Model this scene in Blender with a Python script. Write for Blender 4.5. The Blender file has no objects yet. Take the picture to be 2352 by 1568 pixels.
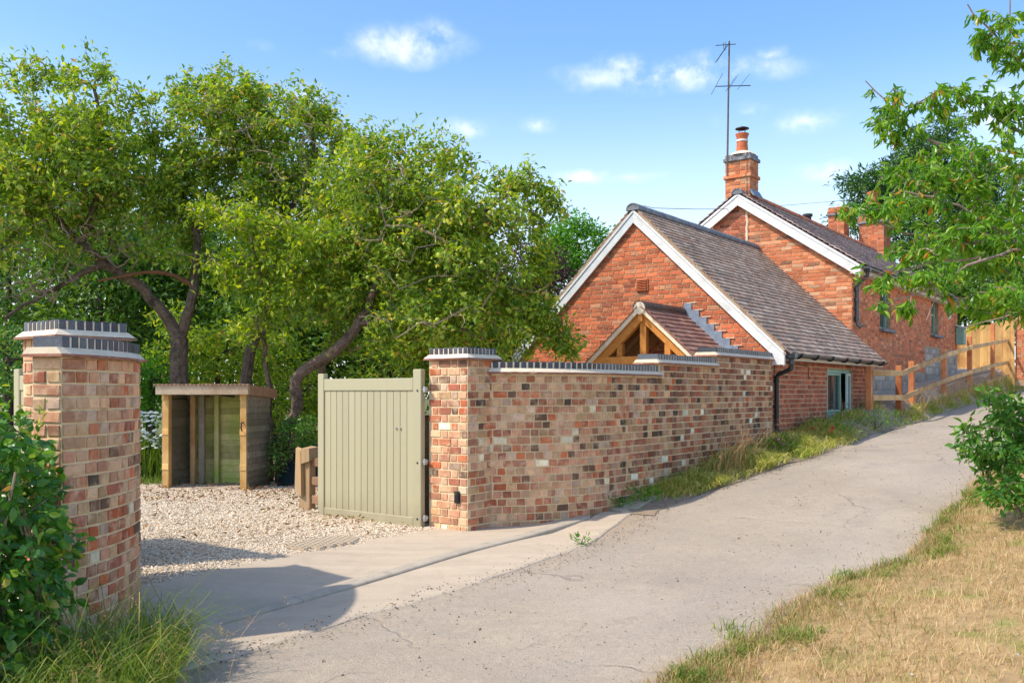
import bpy, math, random
import numpy as np
from mathutils import Matrix, Vector

random.seed(7)
RNG = np.random.default_rng(7)
SC = bpy.context.scene
COL = SC.collection

# ---------------------------------------------------------------- camera, sky, sun, exposure
EYE = 1.6
FPX = 2090.0            # focal length in units of a 2352 px wide picture
cam_d = bpy.data.cameras.new("camera")
cam = bpy.data.objects.new("camera", cam_d)
COL.objects.link(cam)
cam.location = (0, 0, EYE)
cam.rotation_euler = (math.radians(90), 0, 0)
cam_d.sensor_width = 36.0
cam_d.lens = 36.0 * FPX / 2352.0
cam_d.shift_y = 116.0 / 2352.0
cam_d.clip_start = 0.05
cam_d.clip_end = 2000
SC.camera = cam

SUN_EL = math.radians(50)
SUN_AZ = Vector((-0.93, -0.36)).normalized()      # towards the sun, on the ground
to_sun = Vector((SUN_AZ.x * math.cos(SUN_EL), SUN_AZ.y * math.cos(SUN_EL), math.sin(SUN_EL)))
sun_d = bpy.data.lights.new("sun", 'SUN')
sun_d.energy = 2.15
sun_d.angle = math.radians(1.0)
sun_d.color = (1.0, 0.92, 0.78)
sun = bpy.data.objects.new("sun", sun_d)
COL.objects.link(sun)
sun.rotation_euler = to_sun.to_track_quat('Z', 'Y').to_euler()
sun.location = (-20, -10, 30)

SC.view_settings.view_transform = 'Standard'
SC.view_settings.look = 'None'
SC.view_settings.gamma = 1.0
SC.view_settings.exposure = 1.15
SC.view_settings.use_curve_mapping = False
SC.render.engine = 'CYCLES'
SC.cycles.max_bounces = 7
SC.cycles.diffuse_bounces = 4
SC.cycles.glossy_bounces = 3
SC.cycles.transmission_bounces = 4
SC.cycles.transparent_max_bounces = 6
SC.cycles.use_denoising = True
try:
    SC.cycles.denoiser = 'OPENIMAGEDENOISE'
except Exception:
    pass

world = bpy.data.worlds.new("World")
SC.world = world
world.use_nodes = True


class NT:
    """small helper around a node tree"""
    def __init__(self, nt):
        self.nt = nt
        nt.nodes.clear()

    def n(self, typ, props=None, **ins):
        nd = self.nt.nodes.new(typ)
        for k, v in (props or {}).items():
            setattr(nd, k, v)
        for k, v in ins.items():
            self.set(nd, k, v)
        return nd

    def set(self, nd, k, v):
        key = int(k[1:]) if k[0] == 'i' and k[1:].isdigit() else k.replace('_', ' ')
        s = nd.inputs[key]
        if isinstance(v, bpy.types.NodeSocket):
            self.nt.links.new(v, s)
        elif isinstance(v, bpy.types.Node):
            self.nt.links.new(v.outputs[0], s)
        else:
            s.default_value = v

    def math(self, op, a, b=None, c=None, clamp=False):
        nd = self.nt.nodes.new('ShaderNodeMath')
        nd.operation = op
        nd.use_clamp = clamp
        for i, v in enumerate((a, b, c)):
            if v is None:
                continue
            if isinstance(v, (bpy.types.NodeSocket, bpy.types.Node)):
                self.nt.links.new(v if isinstance(v, bpy.types.NodeSocket) else v.outputs[0], nd.inputs[i])
            else:
                nd.inputs[i].default_value = v
        return nd.outputs[0]

    def ramp(self, fac, stops, interp='LINEAR'):
        nd = self.nt.nodes.new('ShaderNodeValToRGB')
        nd.color_ramp.interpolation = interp
        e = nd.color_ramp.elements
        while len(e) < len(stops):
            e.new(0.5)
        for i, (p, c) in enumerate(stops):
            e[i].position = p
            e[i].color = (*c, 1.0) if len(c) == 3 else c
        self.nt.links.new(fac if isinstance(fac, bpy.types.NodeSocket) else fac.outputs[0], nd.inputs[0])
        return nd.outputs[0]

    def mix(self, fac, a, b, mode='MIX'):
        nd = self.nt.nodes.new('ShaderNodeMix')
        nd.data_type = 'RGBA'
        nd.blend_type = mode
        for i, v in ((0, fac), (6, a), (7, b)):
            if isinstance(v, bpy.types.NodeSocket):
                self.nt.links.new(v, nd.inputs[i])
            elif i == 0:
                nd.inputs[i].default_value = v
            else:
                nd.inputs[i].default_value = (*v, 1.0) if len(v) == 3 else v
        return nd.outputs[2]

    def noise(self, vec, scale, detail=3.0, rough=0.55, out=0):
        nd = self.nt.nodes.new('ShaderNodeTexNoise')
        nd.inputs['Scale'].default_value = scale
        nd.inputs['Detail'].default_value = detail
        nd.inputs['Roughness'].default_value = rough
        if vec is not None:
            self.nt.links.new(vec, nd.inputs['Vector'])
        return nd.outputs[out]


def px_dir(px, py):
    return Vector(((px - 1176) / FPX, 1.0, (900 - py) / FPX)).normalized()


def build_world():
    t = NT(world.node_tree)
    sky = t.n('ShaderNodeTexSky', dict(sky_type='NISHITA', sun_disc=False))
    sky.sun_elevation = SUN_EL
    sky.sun_rotation = math.atan2(SUN_AZ.x, SUN_AZ.y)
    sky.altitude = 50
    sky.air_density = 1.0
    sky.dust_density = 1.2
    sky.ozone_density = 1.0
    gen = t.n('ShaderNodeTexCoord').outputs['Generated']
    nrm = t.n('ShaderNodeVectorMath', dict(operation='NORMALIZE'), i0=gen).outputs[0]
    # soft small fair-weather clouds: (picture x, y, half width, half height, strength)
    clouds = [(930, 102, 120, 42, 1.0), (1000, 78, 50, 30, .9), (1545, 168, 230, 34, 1.0), (1440, 150, 70, 30, .9), (1700, 160, 70, 30, .7),
              (1845, 275, 80, 24, .8), (1712, 268, 60, 26, .75), (1340, 408, 60, 17, .9), (1075, 290, 75, 24, .6),
              (1228, 290, 45, 18, .6), (775, 118, 40, 20, .5), (1890, 395, 60, 20, .6), (610, 105, 30, 14, .4),
              (680, 215, 60, 30, .7), (1775, 118, 30, 16, .5), (1450, 412, 90, 14, .4), (2300, 260, 90, 60, .6),
              (20, 130, 50, 20, .5)]
    dirs = [(px_dir(a, b), 1.45 * w / FPX, 1.4 * h / FPX, k) for a, b, w, h, k in clouds]
    rr = random.Random(3)
    for i in range(9):                      # the same kind of cloud over the rest of the sky
        az = rr.uniform(0.9, 5.4)
        el = rr.uniform(0.12, 0.55)
        d = Vector((math.sin(az) * math.cos(el), math.cos(az) * math.cos(el), math.sin(el)))
        dirs.append((d, rr.uniform(.05, .12), rr.uniform(.015, .03), rr.uniform(.5, 1)))
    acc = None
    warp = t.noise(nrm, 16.0, 3.0, 0.6, out=1)
    wv = t.n('ShaderNodeVectorMath', dict(operation='MULTIPLY_ADD'), i0=warp, i1=(.03, .03, .024), i2=nrm).outputs[0]
    wv = t.n('ShaderNodeVectorMath', dict(operation='SUBTRACT'), i0=wv, i1=(.015, .015, .012)).outputs[0]
    for d, w, h, k in dirs:
        r = d.cross(Vector((0, 0, 1))).normalized()
        u = r.cross(d).normalized()
        a = t.n('ShaderNodeVectorMath', dict(operation='DOT_PRODUCT'), i0=wv, i1=tuple(r / w)).outputs['Value']
        b = t.n('ShaderNodeVectorMath', dict(operation='DOT_PRODUCT'), i0=wv, i1=tuple(u / h)).outputs['Value']
        off = d.dot(u) / h
        f = t.n('ShaderNodeVectorMath', dict(operation='DOT_PRODUCT'), i0=wv, i1=tuple(d)).outputs['Value']
        front = t.math('GREATER_THAN', f, 0.5)
        q = t.math('ADD', t.math('MULTIPLY', a, a), t.math('MULTIPLY', b, b))
        m = t.math('MULTIPLY', t.math('MULTIPLY', t.math('SUBTRACT', 1.0, t.math('SQRT', q), clamp=True), front), k)
        acc = m if acc is None else t.math('MAXIMUM', acc, m)
    n1 = t.noise(nrm, 19.0, 7.0, 0.62)
    dens = t.math('MULTIPLY', acc, t.math('MULTIPLY_ADD', n1, 4.6, -1.5), clamp=True)
    dens = t.n('ShaderNodeMapRange', dict(interpolation_type='SMOOTHSTEP'), Value=dens, From_Min=0.0, From_Max=1.15, To_Max=0.5).outputs[0]
    hs = t.n('ShaderNodeHueSaturation', Hue=0.499, Saturation=1.22, Value=0.84, Color=sky.outputs[0])
    # pale summer haze low in the sky, the same all round the horizon
    zz = t.n('ShaderNodeSeparateXYZ', i0=nrm).outputs[2]
    hz = t.n('ShaderNodeMapRange', dict(interpolation_type='SMOOTHSTEP'), Value=zz, From_Min=.36, From_Max=.02, To_Max=.62).outputs[0]
    skyc = t.mix(hz, hs.outputs[0], (4.55, 4.75, 5.0))
    col = t.mix(dens, skyc, (5.6, 5.3, 5.5))
    bg = t.n('ShaderNodeBackground', Color=col, Strength=0.15)
    t.n('ShaderNodeOutputWorld', Surface=bg)


build_world()

# ---------------------------------------------------------------- frame of the place
D1 = np.array([0.6016, 0.7988])          # uphill, along the lane and the house fronts
D2 = np.array([-0.7988, 0.6016])         # away from the lane, into the garden


def SU(s, u, z=0.0):
    return np.array([s * D1[0] + u * D2[0], s * D1[1] + u * D2[1], z])


def su_of(x, y):
    return x * D1[0] + y * D1[1], x * D2[0] + y * D2[1]


def pt(px, py, Y):
    return np.array([(px - 1176) / FPX * Y, Y, EYE + (900 - py) / FPX * Y])


def on_u(u, px):
    """s on the line u = const that shows at picture column px"""
    r = (px - 1176) / FPX
    # (s*d1x + u*d2x) = r (s*d1y + u*d2y)
    return (r * u * D2[1] - u * D2[0]) / (D1[0] - r * D1[1])


def on_s(s, px):
    r = (px - 1176) / FPX
    return (r * s * D1[1] - s * D1[0]) / (D2[0] - r * D2[1])


def sstep(x, a, b):
    t = np.clip((np.asarray(x, float) - a) / (b - a), 0, 1)
    return t * t * (3 - 2 * t)


LANE_S = [-40, -8, 0, 2.7, 4.3, 6.36, 7.2, 8.16, 9.0, 10.3, 13.0, 17.3, 26.3, 40, 80, 160]
LANE_D = [2.0, 1.72, 1.62, 1.59, 1.54, 1.45, 1.42, 1.365, 1.29, 1.15, .945, .71, .227, -.3, -1.2, -2.0]
YARD_S = [-40, 7.5, 9.0, 11.0, 13.8, 16, 18.6, 22.5, 33, 45, 160]
YARD_D = [1.43, 1.43, 1.29, 1.10, .83, .56, .25, -.08, -.8, -1.2, -2.0]


def depth(x, y):
    s, u = su_of(np.asarray(x, float), np.asarray(y, float))
    lane = np.interp(s, LANE_S, LANE_D)
    yard = np.interp(s, YARD_S, YARD_D)
    d = lane + (yard - lane) * sstep(u, 4.4, 5.0) * sstep(s, 5.0, 8.0)
    g = sstep(u, 5.3, 6.4) * (1 - sstep(s, 11.5, 13.6))
    d = d + (1.43 - d) * g * sstep(s, 1.0, 5.0)
    far = sstep(u, 11.0, 13.0)
    d = d + (1.4 - d) * far
    d = d - 0.10 * np.clip(2.0 - u, 0, 2.0) * sstep(s, -2, 3)
    return d


def gz(x, y):
    return EYE - depth(x, y)


# ---------------------------------------------------------------- object helpers
class Root:
    pass


def thing(name, label, cat, loc, group=None):
    o = bpy.data.objects.new(name, None)
    o.empty_display_size = 0.2
    COL.objects.link(o)
    o.location = loc
    o['label'] = label
    o['category'] = cat
    if group:
        o['group'] = group
    return o


def origin(o):
    v = Vector((0, 0, 0))
    while o is not None:
        v = v + Vector(o.location)
        o = o.parent
    return np.array(v)


def mesh_np(name, V, polys, mats, rnd=None, matidx=None, smooth=False):
    """polys: list of (M,k) int arrays"""
    me = bpy.data.meshes.new(name)
    V = np.asarray(V, dtype=np.float32)
    me.vertices.add(len(V))
    me.vertices.foreach_set('co', V.ravel())
    polys = [np.asarray(p, dtype=np.int32) for p in polys if len(p)]
    loops = np.concatenate([p.ravel() for p in polys]) if polys else np.zeros(0, np.int32)
    tot = np.concatenate([np.full(len(p), p.shape[1], np.int32) for p in polys]) if polys else np.zeros(0, np.int32)
    start = np.concatenate([[0], np.cumsum(tot)[:-1]]).astype(np.int32) if len(tot) else tot
    me.loops.add(len(loops))
    me.loops.foreach_set('vertex_index', loops)
    me.polygons.add(len(tot))
    me.polygons.foreach_set('loop_start', start)
    try:
        me.polygons.foreach_set('loop_total', tot)
    except Exception:
        pass
    for m in (mats if isinstance(mats, (list, tuple)) else [mats]):
        me.materials.append(m)
    if matidx is not None:
        me.polygons.foreach_set('material_index', np.asarray(matidx, np.int32))
    if rnd is not None:
        a = me.attributes.new('rnd', 'FLOAT', 'FACE')
        a.data.foreach_set('value', np.asarray(rnd, np.float32))
    me.update(calc_edges=True)
    me.validate()
    me.polygons.foreach_set('use_smooth', np.full(len(me.polygons), bool(smooth)))
    return me


def link(name, me, parent=None, kind=None, label=None, cat=None, group=None, loc=None):
    o = bpy.data.objects.new(name, me)
    COL.objects.link(o)
    if parent is not None:
        o.parent = parent
    if loc is not None:
        o.location = loc
    for k, v in (('kind', kind), ('label', label), ('category', cat), ('group', group)):
        if v:
            o[k] = v
    return o


class MB:
    """mesh collector in world coordinates"""
    def __init__(self):
        self.v, self.q, self.t, self.n = [], [], [], 0
        self.poly = []

    def add(self, V, quads=(), tris=()):
        V = np.asarray(V, float)
        self.v.append(V)
        if len(quads):
            self.q.append(np.asarray(quads, int) + self.n)
        if len(tris):
            self.t.append(np.asarray(tris, int) + self.n)
        self.n += len(V)

    def hexa(self, P):
        """8 points: bottom 4 (ccw), top 4"""
        self.add(P, [[3, 2, 1, 0], [4, 5, 6, 7], [0, 1, 5, 4], [1, 2, 6, 5], [2, 3, 7, 6], [3, 0, 4, 7]])

    def box(self, c, X, Y, Z, size, bevel=0.0):
        """oriented box: centre c, unit axes X Y Z, full sizes; bevel chamfers all the edges"""
        c = np.asarray(c, float)
        X, Y, Z = (np.asarray(a, float) for a in (X, Y, Z))
        hx, hy, hz = (s / 2 for s in size)
        if bevel <= 0:
            P = [c + sx * hx * X + sy * hy * Y + sz * hz * Z for sz in (-1, 1) for sx, sy in ((-1, -1), (1, -1), (1, 1), (-1, 1))]
            self.hexa(P)
            return
        b = min(bevel, hx * .9, hy * .9, hz * .9)
        P = []
        for sz in (-1, 1):
            for sx, sy in ((-1, -1), (1, -1), (1, 1), (-1, 1)):
                P.append(c + sx * (hx - b) * X + sy * (hy - b) * Y + sz * hz * Z)
                P.append(c + sx * hx * X + sy * (hy - b) * Y + sz * (hz - b) * Z)
                P.append(c + sx * (hx - b) * X + sy * hy * Y + sz * (hz - b) * Z)
        f, tr = [], []
        I = lambda k, j: k * 3 + j
        f.append([I(3, 0), I(2, 0), I(1, 0), I(0, 0)])
        f.append([I(4, 0), I(5, 0), I(6, 0), I(7, 0)])
        f.append([I(0, 2), I(1, 2), I(5, 2), I(4, 2)])
        f.append([I(1, 1), I(2, 1), I(6, 1), I(5, 1)])
        f.append([I(2, 2), I(3, 2), I(7, 2), I(6, 2)])
        f.append([I(3, 1), I(0, 1), I(4, 1), I(7, 1)])
        for a, bb, j in ((0, 1, 2), (1, 2, 1), (2, 3, 2), (3, 0, 1)):
            f.append([I(a, 0), I(bb, 0), I(bb, j), I(a, j)])
            f.append([I(bb + 4, 0), I(a + 4, 0), I(a + 4, j), I(bb + 4, j)])
        for k in range(4):
            f.append([I(k, 1), I(k, 2), I(k + 4, 2), I(k + 4, 1)])
        for k in range(8):
            tr.append([I(k, 0), I(k, 1), I(k, 2)])
        self.add(P, f, tr)

    def beam(self, a, b, w, h, up=(0, 0, 1), bevel=0.0):
        a, b = np.asarray(a, float), np.asarray(b, float)
        X = b - a
        L = np.linalg.norm(X)
        X = X / L
        Y = np.cross(np.asarray(up, float), X)
        Y /= np.linalg.norm(Y)
        Z = np.cross(X, Y)
        self.box((a + b) / 2, X, Y, Z, (L, w, h), bevel)

    def tube(self, pts, radii, k=8, caps=True):
        pts = np.asarray(pts, float)
        radii = np.broadcast_to(np.asarray(radii, float), (len(pts),))
        T = np.gradient(pts, axis=0)
        T /= np.linalg.norm(T, axis=1)[:, None] + 1e-12
        if np.linalg.norm(T[0]) < .5:
            T[0] = T[1]
        ref = np.array([0, 0, 1.0]) if abs(T[0][2]) < 0.9 else np.array([1.0, 0, 0])
        U = np.cross(T[0], ref)
        U /= np.linalg.norm(U)
        rings = []
        ang = np.arange(k) * 2 * math.pi / k
        for i in range(len(pts)):
            U = U - T[i] * np.dot(U, T[i])
            U /= np.linalg.norm(U) + 1e-12
            W = np.cross(T[i], U)
            rings.append(pts[i] + radii[i] * (np.cos(ang)[:, None] * U + np.sin(ang)[:, None] * W))
        V = np.concatenate(rings)
        j = np.arange(k)
        q = []
        for i in range(len(pts) - 1):
            q.append(np.stack([i * k + j, i * k + (j + 1) % k, (i + 1) * k + (j + 1) % k, (i + 1) * k + j], 1))
        tr = []
        if caps:
            n = len(V)
            V = np.concatenate([V, pts[:1], pts[-1:]])
            tr = [[n, (a + 1) % k, a] for a in range(k)] + [[n + 1, (len(pts) - 1) * k + a, (len(pts) - 1) * k + (a + 1) % k] for a in range(k)]
        self.add(V, np.concatenate(q), tr)

    def lathe(self, base, prof, k=14, axis=(0, 0, 1)):
        """prof: (radius, height) along axis"""
        base = np.asarray(base, float)
        A = np.asarray(axis, float)
        A = A / np.linalg.norm(A)
        ref = np.array([1.0, 0, 0]) if abs(A[0]) < .9 else np.array([0, 1.0, 0])
        U = np.cross(A, ref); U /= np.linalg.norm(U)
        W = np.cross(A, U)
        ang = np.arange(k) * 2 * math.pi / k
        V = np.concatenate([base + h * A + r * (np.cos(ang)[:, None] * U + np.sin(ang)[:, None] * W) for r, h in prof])
        j = np.arange(k)
        q = np.concatenate([np.stack([i * k + j, i * k + (j + 1) % k, (i + 1) * k + (j + 1) % k, (i + 1) * k + j], 1) for i in range(len(prof) - 1)])
        n = len(V)
        V = np.concatenate([V, [base + prof[0][1] * A], [base + prof[-1][1] * A]])
        m = (len(prof) - 1) * k
        tr = [[n, (a + 1) % k, a] for a in range(k)] + [[n + 1, m + a, m + (a + 1) % k] for a in range(k)]
        self.add(V, q, tr)

    def prism(self, poly, off):
        """closed 3-D polygon (n,3) extruded by vector off"""
        P = np.asarray(poly, float)
        n = len(P)
        c0, c1 = P.mean(0), P.mean(0) + off
        V = np.concatenate([P, P + off, [c0], [c1]])
        j = np.arange(n)
        q = np.stack([j, (j + 1) % n, n + (j + 1) % n, n + j], 1)
        tr = [[2 * n, (a + 1) % n, a] for a in range(n)] + [[2 * n + 1, n + a, n + (a + 1) % n] for a in range(n)]
        self.add(V, q, tr)

    def build(self, name, mat, parent=None, smooth=False, kind=None, label=None, cat=None, group=None, jitter=0.0, rnd=False):
        V = np.concatenate(self.v)
        if jitter:
            V = V + RNG.normal(0, jitter, V.shape)
        o = origin(parent) if parent is not None else V.mean(0) * [1, 1, 0] + [0, 0, V[:, 2].min()]
        polys = []
        if self.q:
            polys.append(np.concatenate(self.q))
        if self.t:
            polys.append(np.concatenate(self.t))
        nf = sum(len(p) for p in polys)
        me = mesh_np(name, V - o, polys, mat, smooth=False, rnd=RNG.random(nf) if rnd else None)
        if smooth:
            me.polygons.foreach_set('use_smooth', np.ones(len(me.polygons), bool))
            try:
                me.set_sharp_from_angle(angle=math.radians(38))
            except Exception:
                pass
        ob = link(name, me, parent, kind, label, cat, group)
        if parent is None:
            ob.location = o
        return ob


def project(P):
    P = np.asarray(P, float)
    Y = np.maximum(P[..., 1], 0.05)
    return 1176 + P[..., 0] / Y * FPX, 900 - (P[..., 2] - EYE) / Y * FPX


def slab_variants(n, size, cham, jit, mat, name, back=None):
    """n piece meshes, local x along, y outward, z up; front face at y=+size[1]/2... chamfered and uneven: 18 tris each"""
    L, Dp, H = size
    out = []
    for k in range(n):
        def rect(x, z, y):
            R = np.array([[-x, y, -z], [x, y, -z], [x, y, z], [-x, y, z]], float)
            return R + RNG.normal(0, jit, R.shape) * [1, .35, 1]
        V = np.concatenate([rect(L / 2, H / 2, -Dp / 2), rect(L / 2, H / 2, Dp / 2 - cham), rect(L / 2 - cham, H / 2 - cham, Dp / 2)])
        q = [[11, 10, 9, 8]]
        for i in range(4):
            j = (i + 1) % 4
            q.append([4 + i, 4 + j, j, i])
            q.append([8 + i, 8 + j, 4 + j, 4 + i])
        me = mesh_np(name, V, [np.array(q)], mat)
        out.append((V, np.array(q), me))
    return out


def lay(parent, name, P, AX, AY, SCL, variants, mat, limit=300, stuff_name=None, ok=None, min_px=4.0, group_budget=None, tilt=0.0):
    """place pieces: the `limit` that show largest become objects, the rest one part of kind stuff.
    P centre (N,3), AX along, AY outward normals (N,3), SCL (N,3)"""
    P, AX, AY, SCL = (np.asarray(a, float) for a in (P, AX, AY, SCL))
    N = len(P)
    if not N:
        return 0
    AZ = np.cross(AX, AY)
    if tilt:
        AY = AY + RNG.normal(0, tilt, AY.shape)
        AY /= np.linalg.norm(AY, axis=1)[:, None]
        AX = AX - AY * (AX * AY).sum(1)[:, None]
        AX /= np.linalg.norm(AX, axis=1)[:, None]
        AZ = np.cross(AX, AY)
    view = np.array([0, 0, EYE]) - P
    dist = np.linalg.norm(view, axis=1)
    face = (AY * view).sum(1) / dist
    x, y = project(P)
    dims = variants[0][0].max(0) - variants[0][0].min(0)
    score = FPX / np.maximum(P[:, 1], .1) * np.sqrt(np.maximum(face, 0.0) * dims[0] * SCL[:, 0] * dims[2] * SCL[:, 2])
    score[(x < -10) | (x > 2362) | (y < -10) | (y > 1578) | (P[:, 1] < .3)] = 0
    if ok is not None:
        score[~np.asarray(ok)] = 0
    lim = limit
    order = np.argsort(-score)
    sel = [i for i in order[:lim] if score[i] > min_px]
    selm = np.zeros(N, bool)
    selm[sel] = True
    org = origin(parent)
    var = RNG.integers(0, len(variants), N)
    for i in sel:
        me = variants[var[i]][2]
        o = bpy.data.objects.new(name, me)
        COL.objects.link(o)
        o.parent = parent
        M = np.eye(4)
        M[:3, 0] = AX[i] * SCL[i, 0]
        M[:3, 1] = AY[i] * SCL[i, 1]
        M[:3, 2] = AZ[i] * SCL[i, 2]
        M[:3, 3] = P[i] - org
        o.matrix_basis = Matrix(M.tolist())
    rest = np.nonzero(~selm)[0]
    if len(rest):
        Vs, Qs, R, n = [], [], [], 0
        for k, (V, q, me) in enumerate(variants):
            ii = rest[var[rest] == k]
            if not len(ii):
                continue
            A = np.stack([AX[ii] * SCL[ii, :1], AY[ii] * SCL[ii, 1:2], AZ[ii] * SCL[ii, 2:3]], 1)    # (m,3,3) rows are axes
            W = np.einsum('vj,mjk->mvk', V, A) + P[ii][:, None, :]
            m, nv = len(ii), len(V)
            Vs.append(W.reshape(-1, 3))
            Qs.append((q[None] + (np.arange(m) * nv)[:, None, None] + n).reshape(-1, 4))
            R.append(np.repeat(RNG.random(m), len(q)))
            n += m * nv
        me = mesh_np(stuff_name or name, np.concatenate(Vs) - org, [np.concatenate(Qs)], mat, rnd=np.concatenate(R))
        link(stuff_name or name, me, parent, kind='stuff')
    return len(sel)
# ---------------------------------------------------------------- materials
def new_mat(name):
    m = bpy.data.materials.new(name)
    m.use_nodes = True
    return m, NT(m.node_tree)


def finish(t, col, rough=0.8, bump=None, spec=0.3, metal=0.0, extra=None):
    b = t.n('ShaderNodeBsdfPrincipled', Roughness=rough, Metallic=metal)
    b.inputs['Specular IOR Level'].default_value = spec
    if isinstance(col, bpy.types.NodeSocket):
        t.nt.links.new(col, b.inputs['Base Color'])
    else:
        b.inputs['Base Color'].default_value = (*col, 1.0)
    if bump is not None:
        h, st, dist = bump
        bn = t.n('ShaderNodeBump', Strength=st, Distance=dist)
        t.nt.links.new(h, bn.inputs['Height'])
        t.nt.links.new(bn.outputs[0], b.inputs['Normal'])
    out = b
    if extra:
        out = extra(t, b)
    t.n('ShaderNodeOutputMaterial', Surface=out)
    return b


def pos(t):
    return t.n('ShaderNodeNewGeometry').outputs['Position']


def piece_value(t):
    """a random number per piece: per object for separate pieces, per face attribute for joined ones"""
    oi = t.n('ShaderNodeObjectInfo').outputs['Random']
    at = t.n('ShaderNodeAttribute', dict(attribute_name='rnd')).outputs['Fac']
    return t.math('FRACT', t.math('ADD', t.math('MULTIPLY', oi, 7.13), at))


def brick_mat(name, stops, lime=0.3, mottle=0.5, dark=0.3, rough=0.88, limecol=(.62, .50, .38)):
    m, t = new_mat(name)
    v = piece_value(t)
    c = t.ramp(v, stops, 'CONSTANT')
    p = pos(t)
    n1 = t.noise(p, 22, 4, .6)
    n2 = t.noise(p, 9, 3, .6)
    n3 = t.noise(p, 90, 3, .6)
    v2 = t.math('FRACT', t.math('MULTIPLY', v, 37.7))
    sh = t.math('MULTIPLY_ADD', v2, .5, .78)
    c = t.mix(1.0, c, t.n('ShaderNodeCombineColor', Red=sh, Green=sh, Blue=sh).outputs[0], 'MULTIPLY')
    f1 = t.n('ShaderNodeMapRange', Value=n1, From_Min=.45, From_Max=.75, To_Max=dark).outputs[0]
    c = t.mix(f1, c, (.075, .045, .035))
    f2 = t.n('ShaderNodeMapRange', Value=n2, From_Min=.5, From_Max=.72, To_Max=lime).outputs[0]
    c = t.mix(f2, c, limecol)
    g = t.math('MULTIPLY_ADD', n3, mottle, 1 - mottle / 2)
    c = t.mix(1.0, c, t.n('ShaderNodeCombineColor', Red=g, Green=g, Blue=g).outputs[0], 'MULTIPLY')
    n6 = t.noise(p, 1.1, 4, .65)
    c = t.mix(t.n('ShaderNodeMapRange', Value=n6, From_Min=.52, From_Max=.72, To_Max=.38).outputs[0], c, (.17, .12, .085))
    hh = t.math('ADD', n1, t.math('MULTIPLY', n3, .5))
    finish(t, c, rough, (hh, .3, .006), .2)
    return m


def noise_mat(name, a, b, scale=8, rough=.85, bump=.3, bscale=60, c=None, cscale=3, cr=(.5, .7), spec=.3, bdist=.01, metal=0, detail=4):
    m, t = new_mat(name)
    p = pos(t)
    n = t.noise(p, scale, detail, .6)
    f = t.n('ShaderNodeMapRange', Value=n, From_Min=.32, From_Max=.68).outputs[0]
    col = t.mix(f, a, b)
    if c is not None:
        n2 = t.noise(p, cscale, 3, .6)
        f2 = t.n('ShaderNodeMapRange', Value=n2, From_Min=cr[0], From_Max=cr[1]).outputs[0]
        col = t.mix(f2, col, c)
    nb = t.noise(p, bscale, 3, .6)
    finish(t, col, rough, (nb, bump, bdist), spec, metal)
    return m


def wood_mat(name, a, b, c=None, scale=(3, 3, 30), axis='z', rough=.75, tint=True, moss=None):
    """grain stretched along the axis"""
    m, t = new_mat(name)
    p = pos(t)
    sc = {'z': (38, 38, 2.2), 'x': (2.2, 38, 38), 'y': (38, 2.2, 38), 'any': (14, 14, 14)}[axis]
    mp = t.n('ShaderNodeVectorMath', dict(operation='MULTIPLY'), i0=p, i1=sc).outputs[0]
    n = t.noise(mp, 1.0, 4, .65)
    f = t.n('ShaderNodeMapRange', Value=n, From_Min=.3, From_Max=.7).outputs[0]
    col = t.mix(f, a, b)
    if c is not None:
        n2 = t.noise(p, 2.2, 3, .6)
        f2 = t.n('ShaderNodeMapRange', Value=n2, From_Min=.42, From_Max=.66).outputs[0]
        col = t.mix(f2, col, c)
    if tint:
        v = piece_value(t)
        g = t.math('MULTIPLY_ADD', v, .5, .75)
        col = t.mix(1.0, col, t.n('ShaderNodeCombineColor', Red=g, Green=g, Blue=g).outputs[0], 'MULTIPLY')
    finish(t, col, rough, (n, .4, .006), .25)
    return m


def leaf_mat(name, stops, trans=.42, rough=.45, tcol=None, spec=.35):
    m, t = new_mat(name)
    v = piece_value(t)
    col = t.ramp(v, stops)
    b = t.n('ShaderNodeBsdfPrincipled', Roughness=rough)
    b.inputs['Specular IOR Level'].default_value = spec
    t.nt.links.new(col, b.inputs['Base Color'])
    hs = t.n('ShaderNodeHueSaturation', Hue=.485, Saturation=1.1, Value=1.5, Color=col)
    tr = t.n('ShaderNodeBsdfTranslucent', Color=hs)
    mx = t.n('ShaderNodeMixShader', i0=trans, i1=b, i2=tr)
    t.n('ShaderNodeOutputMaterial', Surface=mx)
    return m


def plain(name, col, rough=.5, spec=.4, metal=0.0, var=.12, scale=20, bump=.08):
    a = tuple(c * (1 - var) for c in col)
    b = tuple(min(1, c * (1 + var)) for c in col)
    return noise_mat(name, a, b, scale, rough, bump, 120, spec=spec, metal=metal, bdist=.003)


M = {}
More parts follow.
